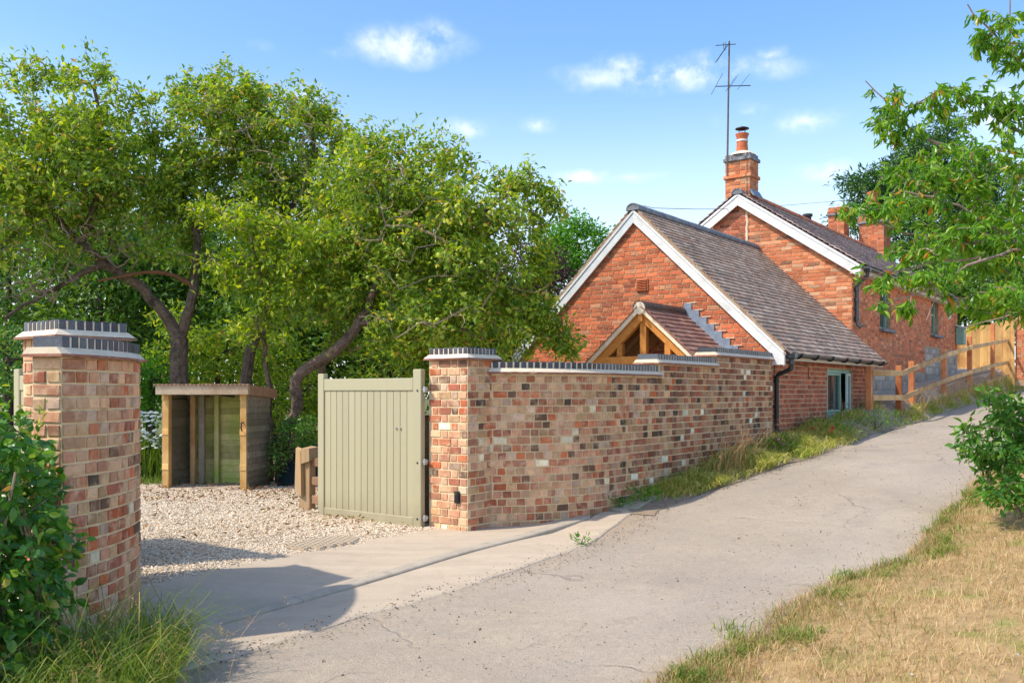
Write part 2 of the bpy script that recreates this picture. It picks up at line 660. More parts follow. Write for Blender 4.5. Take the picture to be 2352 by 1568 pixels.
# reclaimed multi-coloured bricks of the boundary walls
RECL = [(0, (0.582, 0.296, 0.168)), (.10, (0.470, 0.168, 0.084)), (.19, (0.672, 0.408, 0.235)), (.30, (0.560, 0.265, 0.160)), (.40, (0.538, 0.326, 0.168)), (.49, (0.560, 0.173, 0.071)),
        (.54, (0.403, 0.133, 0.076)), (.63, (0.638, 0.367, 0.210)), (.73, (0.370, 0.173, 0.101)), (.79, (0.190, 0.102, 0.063)), (.84, (0.560, 0.377, 0.260)), (.92, (0.493, 0.128, 0.050)),
        (.95, (0.095, 0.066, 0.046)), (.975, (0.850, 0.734, 0.504))]
M['reclaimed'] = brick_mat('reclaimed_brick', RECL, .6, .5, .35, limecol=(.76, .57, .37))
RECD = [(0, (0.482, 0.226, 0.126)), (.12, (0.399, 0.128, 0.063)), (.22, (0.553, 0.320, 0.168)), (.32, (0.329, 0.122, 0.071)), (.42, (0.458, 0.268, 0.130)), (.52, (0.482, 0.128, 0.046)),
        (.59, (0.258, 0.096, 0.055)), (.67, (0.529, 0.289, 0.160)), (.75, (0.175, 0.086, 0.046)), (.82, (0.122, 0.070, 0.042)), (.88, (0.447, 0.278, 0.176)), (.94, (0.069, 0.055, 0.038)),
        (.972, (0.850, 0.798, 0.605))]
M['reclaimed_shaded'] = brick_mat('shade_darkened_reclaimed_brick', RECD, .35, .5, .35)  # reclaimed brick with the shade of the sunless wall stretch put into its colour
M['lime'] = noise_mat('lime_mortar', (.68, .50, .28), (.78, .62, .40), 14, .95, .5, 160, c=(.42, .25, .11), cscale=5, cr=(.55, .75))
HOUSE = [(0, (0.540, 0.150, 0.065)), (.25, (0.480, 0.130, 0.060)), (.45, (0.590, 0.175, 0.075)), (.62, (0.420, 0.115, 0.057)), (.75, (0.570, 0.205, 0.100)), (.88, (0.360, 0.110, 0.060)), (.95, (0.500, 0.235, 0.135))]
M['house_brick'] = brick_mat('orange_red_brick', HOUSE, .22, .4, .35, limecol=(.50, .26, .15))
HOUSE2 = [(0, (0.570, 0.185, 0.080)), (.2, (0.620, 0.230, 0.105)), (.4, (0.520, 0.160, 0.070)), (.6, (0.640, 0.290, 0.150)), (.75, (0.460, 0.140, 0.065)), (.86, (0.600, 0.340, 0.200)), (.95, (0.270, 0.130, 0.080))]
M['gable_brick'] = brick_mat('orange_brick', HOUSE2, .3, .4, .3, limecol=(.60, .36, .22))
HOUSE_LIGHTENED = [(p_, tuple(min(.8, x * 1.22 + y) for x, y in zip(c_, (.04, .03, .015)))) for p_, c_ in HOUSE]  # house brick colours lightened so the shaded lane-side wall looks brighter
M['lane_brick_lightened'] = brick_mat('shade_lightened_brick', HOUSE_LIGHTENED, .2, .4, .3, limecol=(.58, .33, .2))
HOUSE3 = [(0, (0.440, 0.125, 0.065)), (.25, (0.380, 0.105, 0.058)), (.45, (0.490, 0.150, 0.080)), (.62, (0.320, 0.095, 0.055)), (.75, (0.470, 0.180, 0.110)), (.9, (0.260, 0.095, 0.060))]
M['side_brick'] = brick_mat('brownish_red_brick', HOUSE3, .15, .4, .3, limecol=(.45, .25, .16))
M['house_mortar'] = noise_mat('weathered_mortar', (.40, .27, .16), (.54, .40, .26), 12, .95, .4, 140, c=(.30, .15, .08), cscale=4, cr=(.5, .8))
M['side_mortar'] = noise_mat('sandy_mortar', (.50, .36, .20), (.62, .47, .29), 12, .95, .4, 140)
m, t = new_mat('blue_engineering_brick')
v = piece_value(t)
c = t.ramp(v, [(0, (.045, .055, .075)), (.3, (.065, .075, .095)), (.5, (.05, .045, .055)), (.7, (.09, .105, .125)), (.85, (.035, .04, .05))], 'CONSTANT')
n = t.noise(pos(t), 60, 4, .6)
c = t.mix(t.n('ShaderNodeMapRange', Value=n, From_Min=.5, From_Max=.75, To_Max=.4).outputs[0], c, (.2, .2, .22))
finish(t, c, .42, (n, .2, .004), .45)
M['blue'] = m
M['flaunch'] = noise_mat('cream_mortar', (.72, .58, .42), (.80, .68, .52), 10, .9, .3, 90)
M['creasing'] = brick_mat('creasing_tile', [(0, (.36, .15, .10)), (.4, (.28, .12, .09)), (.7, (.42, .22, .15))], .3, .5, .4)
M['stone'] = brick_mat('grey_stone', [(0, (.46, .40, .33)), (.3, (.40, .34, .28)), (.6, (.51, .45, .38)), (.85, (.37, .32, .27))], .3, .5, .35, limecol=(.6, .55, .48))
M['stone_mortar'] = noise_mat('grey_mortar', (.30, .26, .22), (.40, .36, .31), 12, .95, .4, 120)


def tile_mat(name, stops, lichen=(.42, .42, .36), lf=.5, pale=None):
    m, t = new_mat(name)
    v = piece_value(t)
    c = t.ramp(v, stops, 'CONSTANT')
    p = pos(t)
    n1 = t.noise(p, 14, 4, .65)
    n2 = t.noise(p, 1.6, 4, .6)
    c = t.mix(t.n('ShaderNodeMapRange', Value=n1, From_Min=.5, From_Max=.75, To_Max=lf).outputs[0], c, lichen)
    c = t.mix(t.n('ShaderNodeMapRange', Value=n2, From_Min=.45, From_Max=.7, To_Max=.35).outputs[0], c, pale or (.30, .25, .22))
    n3 = t.noise(p, 70, 3, .6)
    finish(t, c, .85, (n3, .4, .006), .25)
    return m


M['tile'] = tile_mat('weathered_clay_tile', [(0, (.27, .185, .145)), (.2, (.33, .22, .165)), (.4, (.21, .155, .125)), (.6, (.37, .265, .205)), (.75, (.29, .18, .13)), (.9, (.40, .315, .255))], pale=(.36, .29, .23))
M['slate'] = tile_mat('purple_grey_tile', [(0, (.30, .22, .21)), (.25, (.36, .26, .245)), (.5, (.25, .195, .19)), (.7, (.40, .30, .285)), (.9, (.21, .16, .155))], (.38, .36, .32), .35)
M['porch_tile'] = tile_mat('new_clay_tile', [(0, (.28, .135, .095)), (.25, (.23, .11, .085)), (.5, (.33, .17, .125)), (.7, (.20, .10, .08)), (.88, (.31, .18, .14))], (.40, .27, .21), .35, (.34, .19, .14))
M['ridge_blue'] = noise_mat('grey_blue_ridge_tile', (.11, .12, .14), (.20, .21, .24), 9, .6, .3, 70, c=(.30, .30, .28), cscale=6, cr=(.55, .75))
M['ridge_dark'] = noise_mat('dark_ridge_tile', (.045, .035, .03), (.09, .06, .045), 9, .45, .2, 70)
M['ridge_red'] = noise_mat('red_ridge_tile', (.50, .14, .055), (.60, .21, .10), 9, .8, .3, 70, c=(.2, .09, .06), cscale=5)
M['white'] = noise_mat('white_paint', (.64, .64, .63), (.74, .74, .73), 6, .55, .2, 50, c=(.46, .46, .43), cscale=4, cr=(.55, .85))
M['grey_paint'] = noise_mat('pale_grey_paint', (.52, .56, .58), (.64, .66, .67), 6, .5, .15, 50)
M['cream'] = noise_mat('cream_paint', (.60, .53, .43), (.68, .62, .52), 6, .6, .15, 50)
M['gutter'] = plain('grey_black_plastic', (.055, .06, .065), .4, .5)
M['black'] = plain('black_plastic', (.012, .012, .014), .38, .5)
M['lead'] = noise_mat('lead_sheet', (.15, .19, .25), (.23, .28, .35), 10, .5, .3, 40, spec=.5)
M['oak'] = wood_mat('oiled_oak', (.46, .17, .035), (.58, .25, .06), None, axis='any', tint=True)
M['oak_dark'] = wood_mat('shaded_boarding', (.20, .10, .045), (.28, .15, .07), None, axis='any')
m, t = new_mat('olive_green_paint')
p = pos(t)
v = piece_value(t)
n1 = t.noise(t.n('ShaderNodeVectorMath', dict(operation='MULTIPLY'), i0=p, i1=(30, 30, 1.6)).outputs[0], 1.0, 4, .6)
n2 = t.noise(p, 5, 4, .65)
g = t.math('ADD', t.math('MULTIPLY_ADD', v, .10, .90), t.math('MULTIPLY', n1, .10))
c = t.mix(1.0, (.405, .37, .235), t.n('ShaderNodeCombineColor', Red=g, Green=g, Blue=g).outputs[0], 'MULTIPLY')
z = t.n('ShaderNodeSeparateXYZ', i0=p).outputs[2]
d = t.n('ShaderNodeMapRange', Value=t.math('SUBTRACT', z, t.math('MULTIPLY', n2, .5)), From_Min=.28, From_Max=-.05, To_Max=.45).outputs[0]
c = t.mix(d, c, (.27, .22, .15))
c = t.mix(t.n('ShaderNodeMapRange', Value=n2, From_Min=.6, From_Max=.75, To_Max=.25).outputs[0], c, (.30, .28, .17))
finish(t, c, .5, (n1, .15, .003), .35)
M['olive'] = m
M['sage'] = noise_mat('sage_green_paint', (.23, .40, .32), (.28, .46, .37), 6, .5, .15, 60)
M['pale_sage'] = noise_mat('pale_sage_paint', (.50, .62, .60), (.58, .68, .66), 6, .5, .15, 60)
m, t = new_mat('window_glass')
finish(t, (.045, .055, .05), .04, None, 1.0)
M['glass'] = m
M['room'] = plain('dark_room', (.07, .065, .055), .9, .1)
M['terracotta'] = noise_mat('terracotta', (.44, .11, .045), (.54, .17, .07), 10, .75, .2, 60)
M['rust'] = noise_mat('rusty_galvanised_pole', (.10, .075, .06), (.17, .12, .09), 14, .6, .3, 60, metal=.3)
M['dark_metal'] = plain('dark_metal', (.03, .028, .03), .5, .5, .3)
M['steel'] = plain('zinc_steel', (.45, .46, .47), .35, .5, .7)
M['fence'] = wood_mat('orange_treated_pine', (.52, .29, .095), (.62, .39, .155), (.38, .19, .07), axis='z')
M['fence_rail'] = wood_mat('weathered_pine_rail', (.54, .33, .145), (.68, .46, .23), (.42, .23, .09), axis='any')
M['fence_post'] = wood_mat('red_brown_post', (.50, .17, .06), (.60, .25, .10), (.34, .10, .04), axis='z')
M['yellow_pine'] = wood_mat('yellow_pine', (.62, .36, .12), (.74, .48, .19), (.50, .26, .08), axis='z')
M['old_wood'] = wood_mat('weathered_grey_board', (.17, .14, .105), (.29, .245, .19), (.18, .17, .10), axis='any')
M['fascia'] = wood_mat('bleached_fascia', (.50, .38, .26), (.62, .50, .36), (.40, .27, .16), axis='any')
M['fascia_brown'] = wood_mat('brown_fascia', (.22, .12, .07), (.32, .19, .11), None, axis='any')
M['moss_wood'] = wood_mat('mossy_green_board', (.40, .37, .14), (.54, .50, .23), (.32, .40, .07), axis='any')
M['deck'] = wood_mat('grey_floor_board', (.34, .27, .21), (.44, .36, .29), None, axis='any')
M['post_wood'] = wood_mat('green_oak_post', (.32, .20, .095), (.42, .28, .14), (.34, .25, .16), axis='z')
M['tarp'] = noise_mat('dark_teal_sheet', (.005, .013, .013), (.012, .026, .026), 5, .7, .5, 12, spec=.2)
M['felt'] = noise_mat('roof_felt', (.25, .14, .09), (.32, .2, .13), 12, .9, .4, 60)

# ground
m, t = new_mat('worn_asphalt')
p = pos(t)
n1, n2, n3 = t.noise(p, 1.1, 4, .6), t.noise(p, 9, 4, .65), t.noise(p, 120, 2, .6)
c = t.mix(t.n('ShaderNodeMapRange', Value=n1, From_Min=.35, From_Max=.65).outputs[0], (.385, .315, .24), (.445, .36, .27))
c = t.mix(t.n('ShaderNodeMapRange', Value=n2, From_Min=.35, From_Max=.75, To_Max=.55).outputs[0], c, (.315, .265, .215))
vo = t.n('ShaderNodeTexVoronoi', Scale=55.0)
t.nt.links.new(p, vo.inputs['Vector'])
sp = t.n('ShaderNodeMapRange', Value=vo.outputs['Distance'], From_Min=.10, From_Max=.2, To_Min=1.0, To_Max=0.0).outputs[0]
sel = t.math('GREATER_THAN', t.n('ShaderNodeSeparateColor', i0=vo.outputs['Color']).outputs[0], .78)
c = t.mix(t.math('MULTIPLY', t.math('MULTIPLY', sp, sel), .75), c, (.10, .085, .075))
sel2 = t.math('GREATER_THAN', t.n('ShaderNodeSeparateColor', i0=vo.outputs['Color']).outputs[1], .85)
c = t.mix(t.math('MULTIPLY', t.math('MULTIPLY', sp, sel2), .6), c, (.58, .52, .45))
g = t.math('MULTIPLY_ADD', n3, 1.1, .45)
c = t.mix(1.0, c, t.n('ShaderNodeCombineColor', Red=g, Green=g, Blue=g).outputs[0], 'MULTIPLY')
# pale dust along wandering bands, as feet and wheels leave it
n5 = t.noise(p, .45, 3, .5)
c = t.mix(t.n('ShaderNodeMapRange', Value=n5, From_Min=.5, From_Max=.66, To_Max=.55).outputs[0], c, (.46, .385, .31))
ac = t.n('ShaderNodeAttribute', dict(attribute_name='across')).outputs['Fac']
ed = t.math('ABSOLUTE', t.math('SUBTRACT', t.math('MULTIPLY', ac, 2.0), 1.0))
n7 = t.noise(p, 2.4, 4, .6)
f7 = t.n('ShaderNodeMapRange', Value=t.math('ADD', ed, t.math('MULTIPLY', n7, .55)), From_Min=1.0, From_Max=1.22, To_Max=.8).outputs[0]
c = t.mix(f7, c, (.37, .275, .19))
tr = t.math('ABSOLUTE', t.math('SUBTRACT', ed, .48))
f8 = t.n('ShaderNodeMapRange', Value=t.math('ADD', tr, t.math('MULTIPLY', n7, .35)), From_Min=.34, From_Max=.12, To_Max=.35).outputs[0]
c = t.mix(f8, c, (.35, .305, .255))
wv = t.n('ShaderNodeVectorMath', dict(operation='MULTIPLY_ADD'), i0=t.noise(p, 2.0, 3, .6, 1), i1=(.5, .5, .5), i2=p).outputs[0]
v2 = t.n('ShaderNodeTexVoronoi', dict(feature='DISTANCE_TO_EDGE'), Scale=.55)
t.nt.links.new(wv, v2.inputs['Vector'])
cr = t.n('ShaderNodeMapRange', Value=v2.outputs['Distance'], From_Min=.004, From_Max=.016, To_Min=1.0, To_Max=0.0).outputs[0]
cr = t.math('MULTIPLY', cr, t.n('ShaderNodeMapRange', Value=n1, From_Min=.48, From_Max=.6).outputs[0])
c = t.mix(t.math('MULTIPLY', cr, .35), c, (.15, .12, .10))
n10 = t.noise(p, 34, 4, .75)
c = t.mix(t.n('ShaderNodeMapRange', Value=n10, From_Min=.54, From_Max=.72, To_Max=.5).outputs[0], c, (.20, .165, .13))
c = t.mix(t.n('ShaderNodeMapRange', Value=n10, From_Min=.44, From_Max=.30, To_Max=.4).outputs[0], c, (.54, .455, .35))
n9 = t.noise(p, .8, 4, .7)
c = t.mix(t.n('ShaderNodeMapRange', Value=n9, From_Min=.55, From_Max=.7, To_Max=.4).outputs[0], c, (.26, .225, .19))
hb = t.math('SUBTRACT', t.math('ADD', t.math('MULTIPLY', n3, 1.2), n2), t.math('MULTIPLY', cr, 1.5))
finish(t, c, .93, (hb, .6, .012), .2)
M['asphalt'] = m
m, t = new_mat('brushed_concrete')
p = pos(t)
rot = t.n('ShaderNodeMapping', dict(vector_type='POINT'), Vector=p, Rotation=(0, 0, math.radians(-53)), Scale=(.45, 5, 1)).outputs[0]
n1, n2, n3 = t.noise(rot, 1.2, 4, .6), t.noise(p, 6, 4, .6), t.noise(p, 90, 3, .6)
c = t.mix(t.n('ShaderNodeMapRange', Value=n1, From_Min=.3, From_Max=.7).outputs[0], (.53, .43, .32), (.45, .36, .265))
c = t.mix(t.n('ShaderNodeMapRange', Value=n2, From_Min=.5, From_Max=.75, To_Max=.5).outputs[0], c, (.36, .295, .225))
g = t.math('MULTIPLY_ADD', n3, .3, .85)
c = t.mix(1.0, c, t.n('ShaderNodeCombineColor', Red=g, Green=g, Blue=g).outputs[0], 'MULTIPLY')
finish(t, c, .9, (t.math('ADD', n3, n1), .35, .01), .25)
M['concrete'] = m
M['kerb'] = noise_mat('kerb_concrete', (.37, .315, .245), (.46, .39, .305), 8, .85, .3, 100)
m, t = new_mat('pale_gravel')
p = pos(t)
vo = t.n('ShaderNodeTexVoronoi', Scale=48.0)
t.nt.links.new(p, vo.inputs['Vector'])
rv = t.n('ShaderNodeSeparateColor', i0=vo.outputs['Color']).outputs[0]
c = t.ramp(rv, [(0, (.52, .43, .32)), (.35, (.66, .57, .45)), (.7, (.74, .66, .54)), (1, (.58, .46, .34))])
edge = t.n('ShaderNodeMapRange', Value=vo.outputs['Distance'], From_Min=.35, From_Max=.75, To_Max=.65).outputs[0]
c = t.mix(edge, c, (.30, .24, .17))
n2 = t.noise(p, 1.3, 3, .6)
c = t.mix(t.n('ShaderNodeMapRange', Value=n2, From_Min=.5, From_Max=.75, To_Max=.4).outputs[0], c, (.50, .41, .31))
finish(t, c, .9, (t.math('SUBTRACT', 1.0, vo.outputs['Distance']), .8, .02), .25)
M['gravel'] = m
m, t = new_mat('gravel_stone')
v = piece_value(t)
c = t.ramp(v, [(0, (.60, .48, .34)), (.4, (.70, .585, .44)), (.7, (.76, .655, .51)), (.9, (.60, .455, .32)), (1, (.47, .365, .26))])
finish(t, c, .85, None, .3)
M['pebble'] = m
M['soil'] = noise_mat('dry_soil', (.26, .19, .125), (.36, .28, .20), 7, .95, .6, 60, c=(.20, .15, .09), cscale=2)
M['lawn'] = noise_mat('parched_turf', (.30, .195, .09), (.44, .30, .145), 6, .95, .6, 50, c=(.24, .23, .06), cscale=2.2, cr=(.56, .72))
M['garden'] = noise_mat('garden_soil_and_turf', (.09, .10, .03), (.14, .17, .04), 5, .95, .6, 40, c=(.10, .07, .04), cscale=.8)
M['bark'] = noise_mat('apple_bark', (.10, .068, .048), (.22, .155, .115), 18, .95, .8, 30, c=(.06, .04, .03), cscale=5, cr=(.5, .7), bdist=.03)
M['twig'] = noise_mat('grey_brown_twig', (.20, .145, .10), (.38, .29, .19), 9, .9, .3, 40)
M['cherry_bark'] = noise_mat('cherry_bark', (.22, .14, .115), (.36, .27, .23), 12, .8, .3, 40)
M['dark_bark'] = noise_mat('dark_bark', (.05, .036, .028), (.09, .065, .05), 12, .95, .6, 30)
M['red_bark'] = noise_mat('reddish_dead_wood', (.17, .075, .04), (.26, .12, .06), 12, .9, .6, 30)

M['apple_leaf'] = leaf_mat('apple_leaf', [(0, (0.094, 0.183, 0.025)), (.3, (0.158, 0.289, 0.034)), (.6, (0.265, 0.401, 0.043)), (.85, (0.406, 0.516, 0.050)), (.955, (0.564, 0.577, 0.077)), (.98, (0.626, 0.425, 0.114)), (1, (0.532, 0.274, 0.102))])
M['bright_leaf'] = leaf_mat('yellow_green_leaf', [(0, (.10, .20, .022)), (.35, (.20, .33, .03)), (.7, (.34, .45, .04)), (.95, (.46, .52, .06)), (1, (.50, .44, .10))], .5)
M['wood_leaf'] = leaf_mat('dark_green_leaf', [(0, (0.049, 0.111, 0.021)), (.4, (0.076, 0.177, 0.026)), (.8, (0.134, 0.255, 0.032)), (1, (0.243, 0.354, 0.044))], .35)
M['green_leaf'] = leaf_mat('fresh_green_leaf', [(0, (0.058, 0.187, 0.018)), (.5, (0.086, 0.274, 0.022)), (1, (0.158, 0.360, 0.030))], .45)
M['copper_leaf'] = leaf_mat('copper_leaf', [(0, (.030, .012, .022)), (.5, (.06, .018, .03)), (.85, (.09, .03, .04)), (1, (.14, .06, .05))], .35)
M['conifer'] = leaf_mat('conifer_needles', [(0, (0.031, 0.088, 0.024)), (.5, (0.051, 0.139, 0.030)), (1, (0.117, 0.221, 0.041))], .2)
M['cherry_leaf'] = leaf_mat('cherry_leaf', [(0, (0.069, 0.196, 0.020)), (.35, (0.121, 0.287, 0.026)), (.7, (0.196, 0.380, 0.035)), (.95, (0.299, 0.444, 0.050)), (.98, (0.483, 0.314, 0.055)), (1, (0.552, 0.209, 0.044))], .45, .32)
M['ivy_leaf'] = leaf_mat('ivy_leaf', [(0, (0.043, 0.145, 0.024)), (.4, (0.068, 0.212, 0.028)), (.75, (0.118, 0.300, 0.034)), (.92, (0.237, 0.406, 0.046)), (.97, (0.439, 0.463, 0.077)), (1, (0.371, 0.232, 0.077))], .3, .35, spec=.5)
M['shrub_leaf'] = leaf_mat('shrub_leaf', [(0, (0.051, 0.160, 0.020)), (.5, (0.085, 0.234, 0.027)), (.9, (0.154, 0.329, 0.037)), (1, (0.345, 0.413, 0.075))], .3, .4)
M['grass'] = leaf_mat('grass_blade', [(0, (0.161, 0.251, 0.030)), (.35, (0.236, 0.342, 0.042)), (.6, (0.359, 0.408, 0.060)), (.8, (0.641, 0.538, 0.150)), (1, (0.800, 0.741, 0.300))], .35, .6)
M['green_grass'] = leaf_mat('fresh_grass_blade', [(0, (0.088, 0.169, 0.020)), (.5, (0.150, 0.250, 0.030)), (.85, (0.250, 0.325, 0.050)), (1, (0.500, 0.425, 0.150))], .35, .6)
M['straw'] = leaf_mat('straw_blade', [(0, (0.371, 0.230, 0.097)), (.3, (0.546, 0.374, 0.169)), (.6, (0.612, 0.443, 0.218)), (.74, (0.677, 0.529, 0.315)), (.8, (0.284, 0.276, 0.061)), (1, (0.153, 0.218, 0.036))], .25, .7)
M['dry_stem'] = leaf_mat('dry_seed_stem', [(0, (.42, .24, .10)), (.6, (.52, .33, .16)), (1, (.60, .44, .25))], .25, .7)
M['dead_leaf'] = leaf_mat('fallen_leaf', [(0, (.16, .07, .03)), (.5, (.28, .14, .055)), (.85, (.38, .22, .09)), (1, (.26, .27, .05))], .15, .7)
M['petal'] = leaf_mat('white_petal', [(0, (.75, .77, .70)), (1, (.85, .86, .80))], .25, .6)
M['red_petal'] = leaf_mat('red_petal', [(0, (.55, .02, .02)), (1, (.70, .05, .04))], .25, .6)
M['pink_petal'] = leaf_mat('pink_petal', [(0, (.60, .16, .34)), (1, (.72, .28, .46))], .25, .6)
M['apple'] = noise_mat('green_apple', (.30, .38, .05), (.42, .46, .09), 12, .4, .05, 40, c=(.50, .26, .08), cscale=14, cr=(.62, .75))

m, t = new_mat('dark_grit')
v = piece_value(t)
finish(t, t.ramp(v, [(0, (.06, .05, .045)), (.5, (.16, .13, .11)), (.8, (.30, .25, .20)), (1, (.50, .42, .33))]), .9, None, .2)
M['grit'] = m
# ---------------------------------------------------------------- the ground
def fbm2(x, y, seed=0, f=1.0):
    r = np.random.default_rng(seed)
    o = np.zeros_like(np.asarray(x, float))
    a = 1.0
    for k in range(4):
        th, ph, ph2 = r.uniform(0, 6.28), r.uniform(0, 6.28), r.uniform(0, 6.28)
        X = x * math.cos(th) + y * math.sin(th)
        Y = -x * math.sin(th) + y * math.cos(th)
        o = o + a * np.sin(X * f + ph) * np.sin(Y * f * 1.13 + ph2)
        f *= 2.03
        a *= .5
    return o


def sheet(name, S, u0, u1, nu, mat, dz, kind='structure', rough=0.0, skirt=(0, 0)):
    S = np.asarray(S, float)
    w = np.linspace(0, 1, nu)
    if skirt[0]:
        w = np.concatenate([[0, 1e-3, .02], w[1:]])
    if skirt[1]:
        w = np.concatenate([w[:-1], [.98, 1 - 1e-3, 1]])
    a = np.array([u0(s) for s in S]); b = np.array([u1(s) for s in S])
    U = a[:, None] + (b - a)[:, None] * w[None]
    SS = np.broadcast_to(S[:, None], U.shape)
    X = SS * D1[0] + U * D2[0]
    Y = SS * D1[1] + U * D2[1]
    Z = gz(X, Y) + dz
    if rough:
        Z = Z + rough * fbm2(X, Y, 5, 2.4)
    if skirt[0]:
        Z[:, 0] -= skirt[0] + .03
        Z[:, 1] -= skirt[0]
    if skirt[1]:
        Z[:, -1] -= skirt[1] + .03
        Z[:, -2] -= skirt[1]
    V = np.stack([X, Y, Z], -1).reshape(-1, 3)
    n, m = U.shape
    i, j = np.meshgrid(np.arange(n - 1), np.arange(m - 1), indexing='ij')
    q = np.stack([i * m + j, (i + 1) * m + j, (i + 1) * m + j + 1, i * m + j + 1], -1).reshape(-1, 4)
    # face up
    e1, e2 = V[q[0, 1]] - V[q[0, 0]], V[q[0, 3]] - V[q[0, 0]]
    if np.cross(e1, e2)[2] < 0:
        q = q[:, ::-1]
    me = mesh_np(name, V, [q], mat, smooth=True)
    at = me.attributes.new('across', 'FLOAT', 'POINT')
    at.data.foreach_set('value', np.broadcast_to(w[None], U.shape).astype(np.float32).ravel())
    return link(name, me, None, kind)


def edge_right(s):      # lane edge on the lawn side
    return float(np.interp(s, [-10, 4, 6.4, 8.2, 10.5, 14, 40, 90], [2.3, 2.14, 2.05, 1.82, 1.92, 2.0, 2.0, 2.0])) + .06 * float(fbm2(np.array(s), np.array(0.), 3, 1.7))


def edge_left(s):
    return float(np.interp(s, [-10, 2.0, 4.3, 5.9, 7.9, 8.9, 10.3, 13, 17, 26, 40, 90], [4.7, 4.62, 4.51, 4.36, 4.46, 4.75, 4.55, 4.45, 4.43, 4.43, 4.4, 4.4])) + .05 * float(fbm2(np.array(s), np.array(3.), 4, 2.1))


near = np.concatenate([np.arange(-30, -6, 2.0), np.arange(-6, 22, .25), np.arange(22, 60, 1.0), np.arange(60, 161, 10.0)])
GS = np.concatenate([np.arange(-60, -6, 4.0), np.arange(-6, 36, .5), np.arange(36, 161, 6.0)])
# one base sheet far past everything; the surfaces in use lie on top of it
US = np.concatenate([np.arange(-90, -6, 6.0), np.arange(-6, 16, .5), np.arange(16, 150, 6.0)])
sg, ug = np.meshgrid(GS, US, indexing='ij')
Xg, Yg = sg * D1[0] + ug * D2[0], sg * D1[1] + ug * D2[1]
Zg = gz(Xg, Yg) - .05
n_, m_ = sg.shape
ii, jj = np.meshgrid(np.arange(n_ - 1), np.arange(m_ - 1), indexing='ij')
qg = np.stack([ii * m_ + jj, (ii + 1) * m_ + jj, (ii + 1) * m_ + jj + 1, ii * m_ + jj + 1], -1).reshape(-1, 4)
link('ground', mesh_np('ground', np.stack([Xg, Yg, Zg], -1).reshape(-1, 3), [qg], M['garden'], smooth=True), None, 'structure')

LS = np.concatenate([np.arange(-8, 22, .2), np.arange(22, 90, 1.0)])
sheet('lane', LS, lambda s: edge_right(s) - .12, lambda s: edge_left(s) + .35, 26, M['asphalt'], .010, rough=.006)
sheet('lawn', np.arange(-6, 40, .3), lambda s: -9.0, lambda s: edge_right(s) + .03, 60, M['lawn'], .022, rough=.012)
sheet('verge', np.concatenate([np.arange(8.6, 22, .2), np.arange(22, 60, 1.0)]), lambda s: edge_left(s) - .02, lambda s: 5.26 if s < 18.6 else 5.2, 10, M['soil'], .016, rough=.012)
sheet('gravel_yard', np.arange(18.5, 34, .5), lambda s: 4.7, lambda s: 7.0, 12, M['gravel'], .02)
GU = 6.25
sheet('gravel_drive', np.arange(-1.5, 13.6, .25), lambda s: GU + .03 * float(fbm2(np.array(s), np.array(1.), 9, 3)), lambda s: 14.5, 40, M['gravel'], .03, rough=.012)
KU = 5.22
sheet('concrete_apron', np.arange(1.0, 9.25, .2), lambda s: KU + .055, lambda s: GU + .06, 10, M['concrete'], .041, skirt=(0, .01))
sheet('concrete_channel', np.arange(.6, 10.2, .15), lambda s: float(np.interp(s, [0, 2, 4.3, 5.9, 7.2, 8.2, 9.2, 10.2], [4.62, 4.60, 4.51, 4.40, 4.52, 4.78, 5.0, 5.14])) + .035 * float(fbm2(np.array(s), np.array(7.), 21, 3.1)), lambda s: KU - .055 if s < 8.3 else KU - .02, 10, M['concrete'], .019, skirt=(.011, 0))
sheet('roadside_bank', np.arange(-6, 2.6, .3), lambda s: edge_left(s) + .08, lambda s: 7.4, 14, M['soil'], .05, rough=.02)
sheet('garden_lawn', np.arange(-2.5, 8.5, .5), lambda s: 12.4, lambda s: 16.5, 8, M['garden'], .045)

# kerb of flush stones between apron and channel
kerb = thing('kerb', 'low rounded concrete kerb crossing the drive entrance', 'kerb', tuple(SU(5, KU, float(gz(*SU(5, KU)[:2])))))
kerb['kind'] = 'structure'
s0 = 1.6
while s0 < 8.2:
    s1 = min(s0 + .915, 8.24)
    a, b = SU(s0 + .004, KU), SU(s1 - .004, KU)
    za, zb = float(gz(a[0], a[1])), float(gz(b[0], b[1]))
    mb = MB()
    prof = [(-.06, -.12), (-.06, .031), (-.052, .039), (-.03, .0435), (.06, .0445), (.06, -.12)]
    P = []
    for c, z in ((a, za), (b, zb)):
        for du, dz in prof:
            P.append([c[0] + D2[0] * du, c[1] + D2[1] * du, z + dz])
    P = np.array(P)
    n = len(prof)
    q = [[i, (i + 1) % n, n + (i + 1) % n, n + i] for i in range(n)]
    mb.add(P, q, [[0, i + 1, i] for i in range(1, n - 1)] + [[n, n + i, n + i + 1] for i in range(1, n - 1)])
    mb.build('kerb_stone', M['kerb'], kerb)
    s0 = s1


# ---------------------------------------------------------------- brick walls along a path
class Path:
    def __init__(self, pts):
        self.p = np.asarray(pts, float)
        d = np.linalg.norm(np.diff(self.p, axis=0), axis=1)
        self.t = np.concatenate([[0], np.cumsum(d)])
        self.L = self.t[-1]

    def at(self, t):
        x = np.interp(t, self.t, self.p[:, 0])
        y = np.interp(t, self.t, self.p[:, 1])
        e = .02
        t0, t1 = max(0, t - e), min(self.L, t + e)
        dx = np.interp(t1, self.t, self.p[:, 0]) - np.interp(t0, self.t, self.p[:, 0])
        dy = np.interp(t1, self.t, self.p[:, 1]) - np.interp(t0, self.t, self.p[:, 1])
        l = math.hypot(dx, dy)
        return x, y, dx / l, dy / l


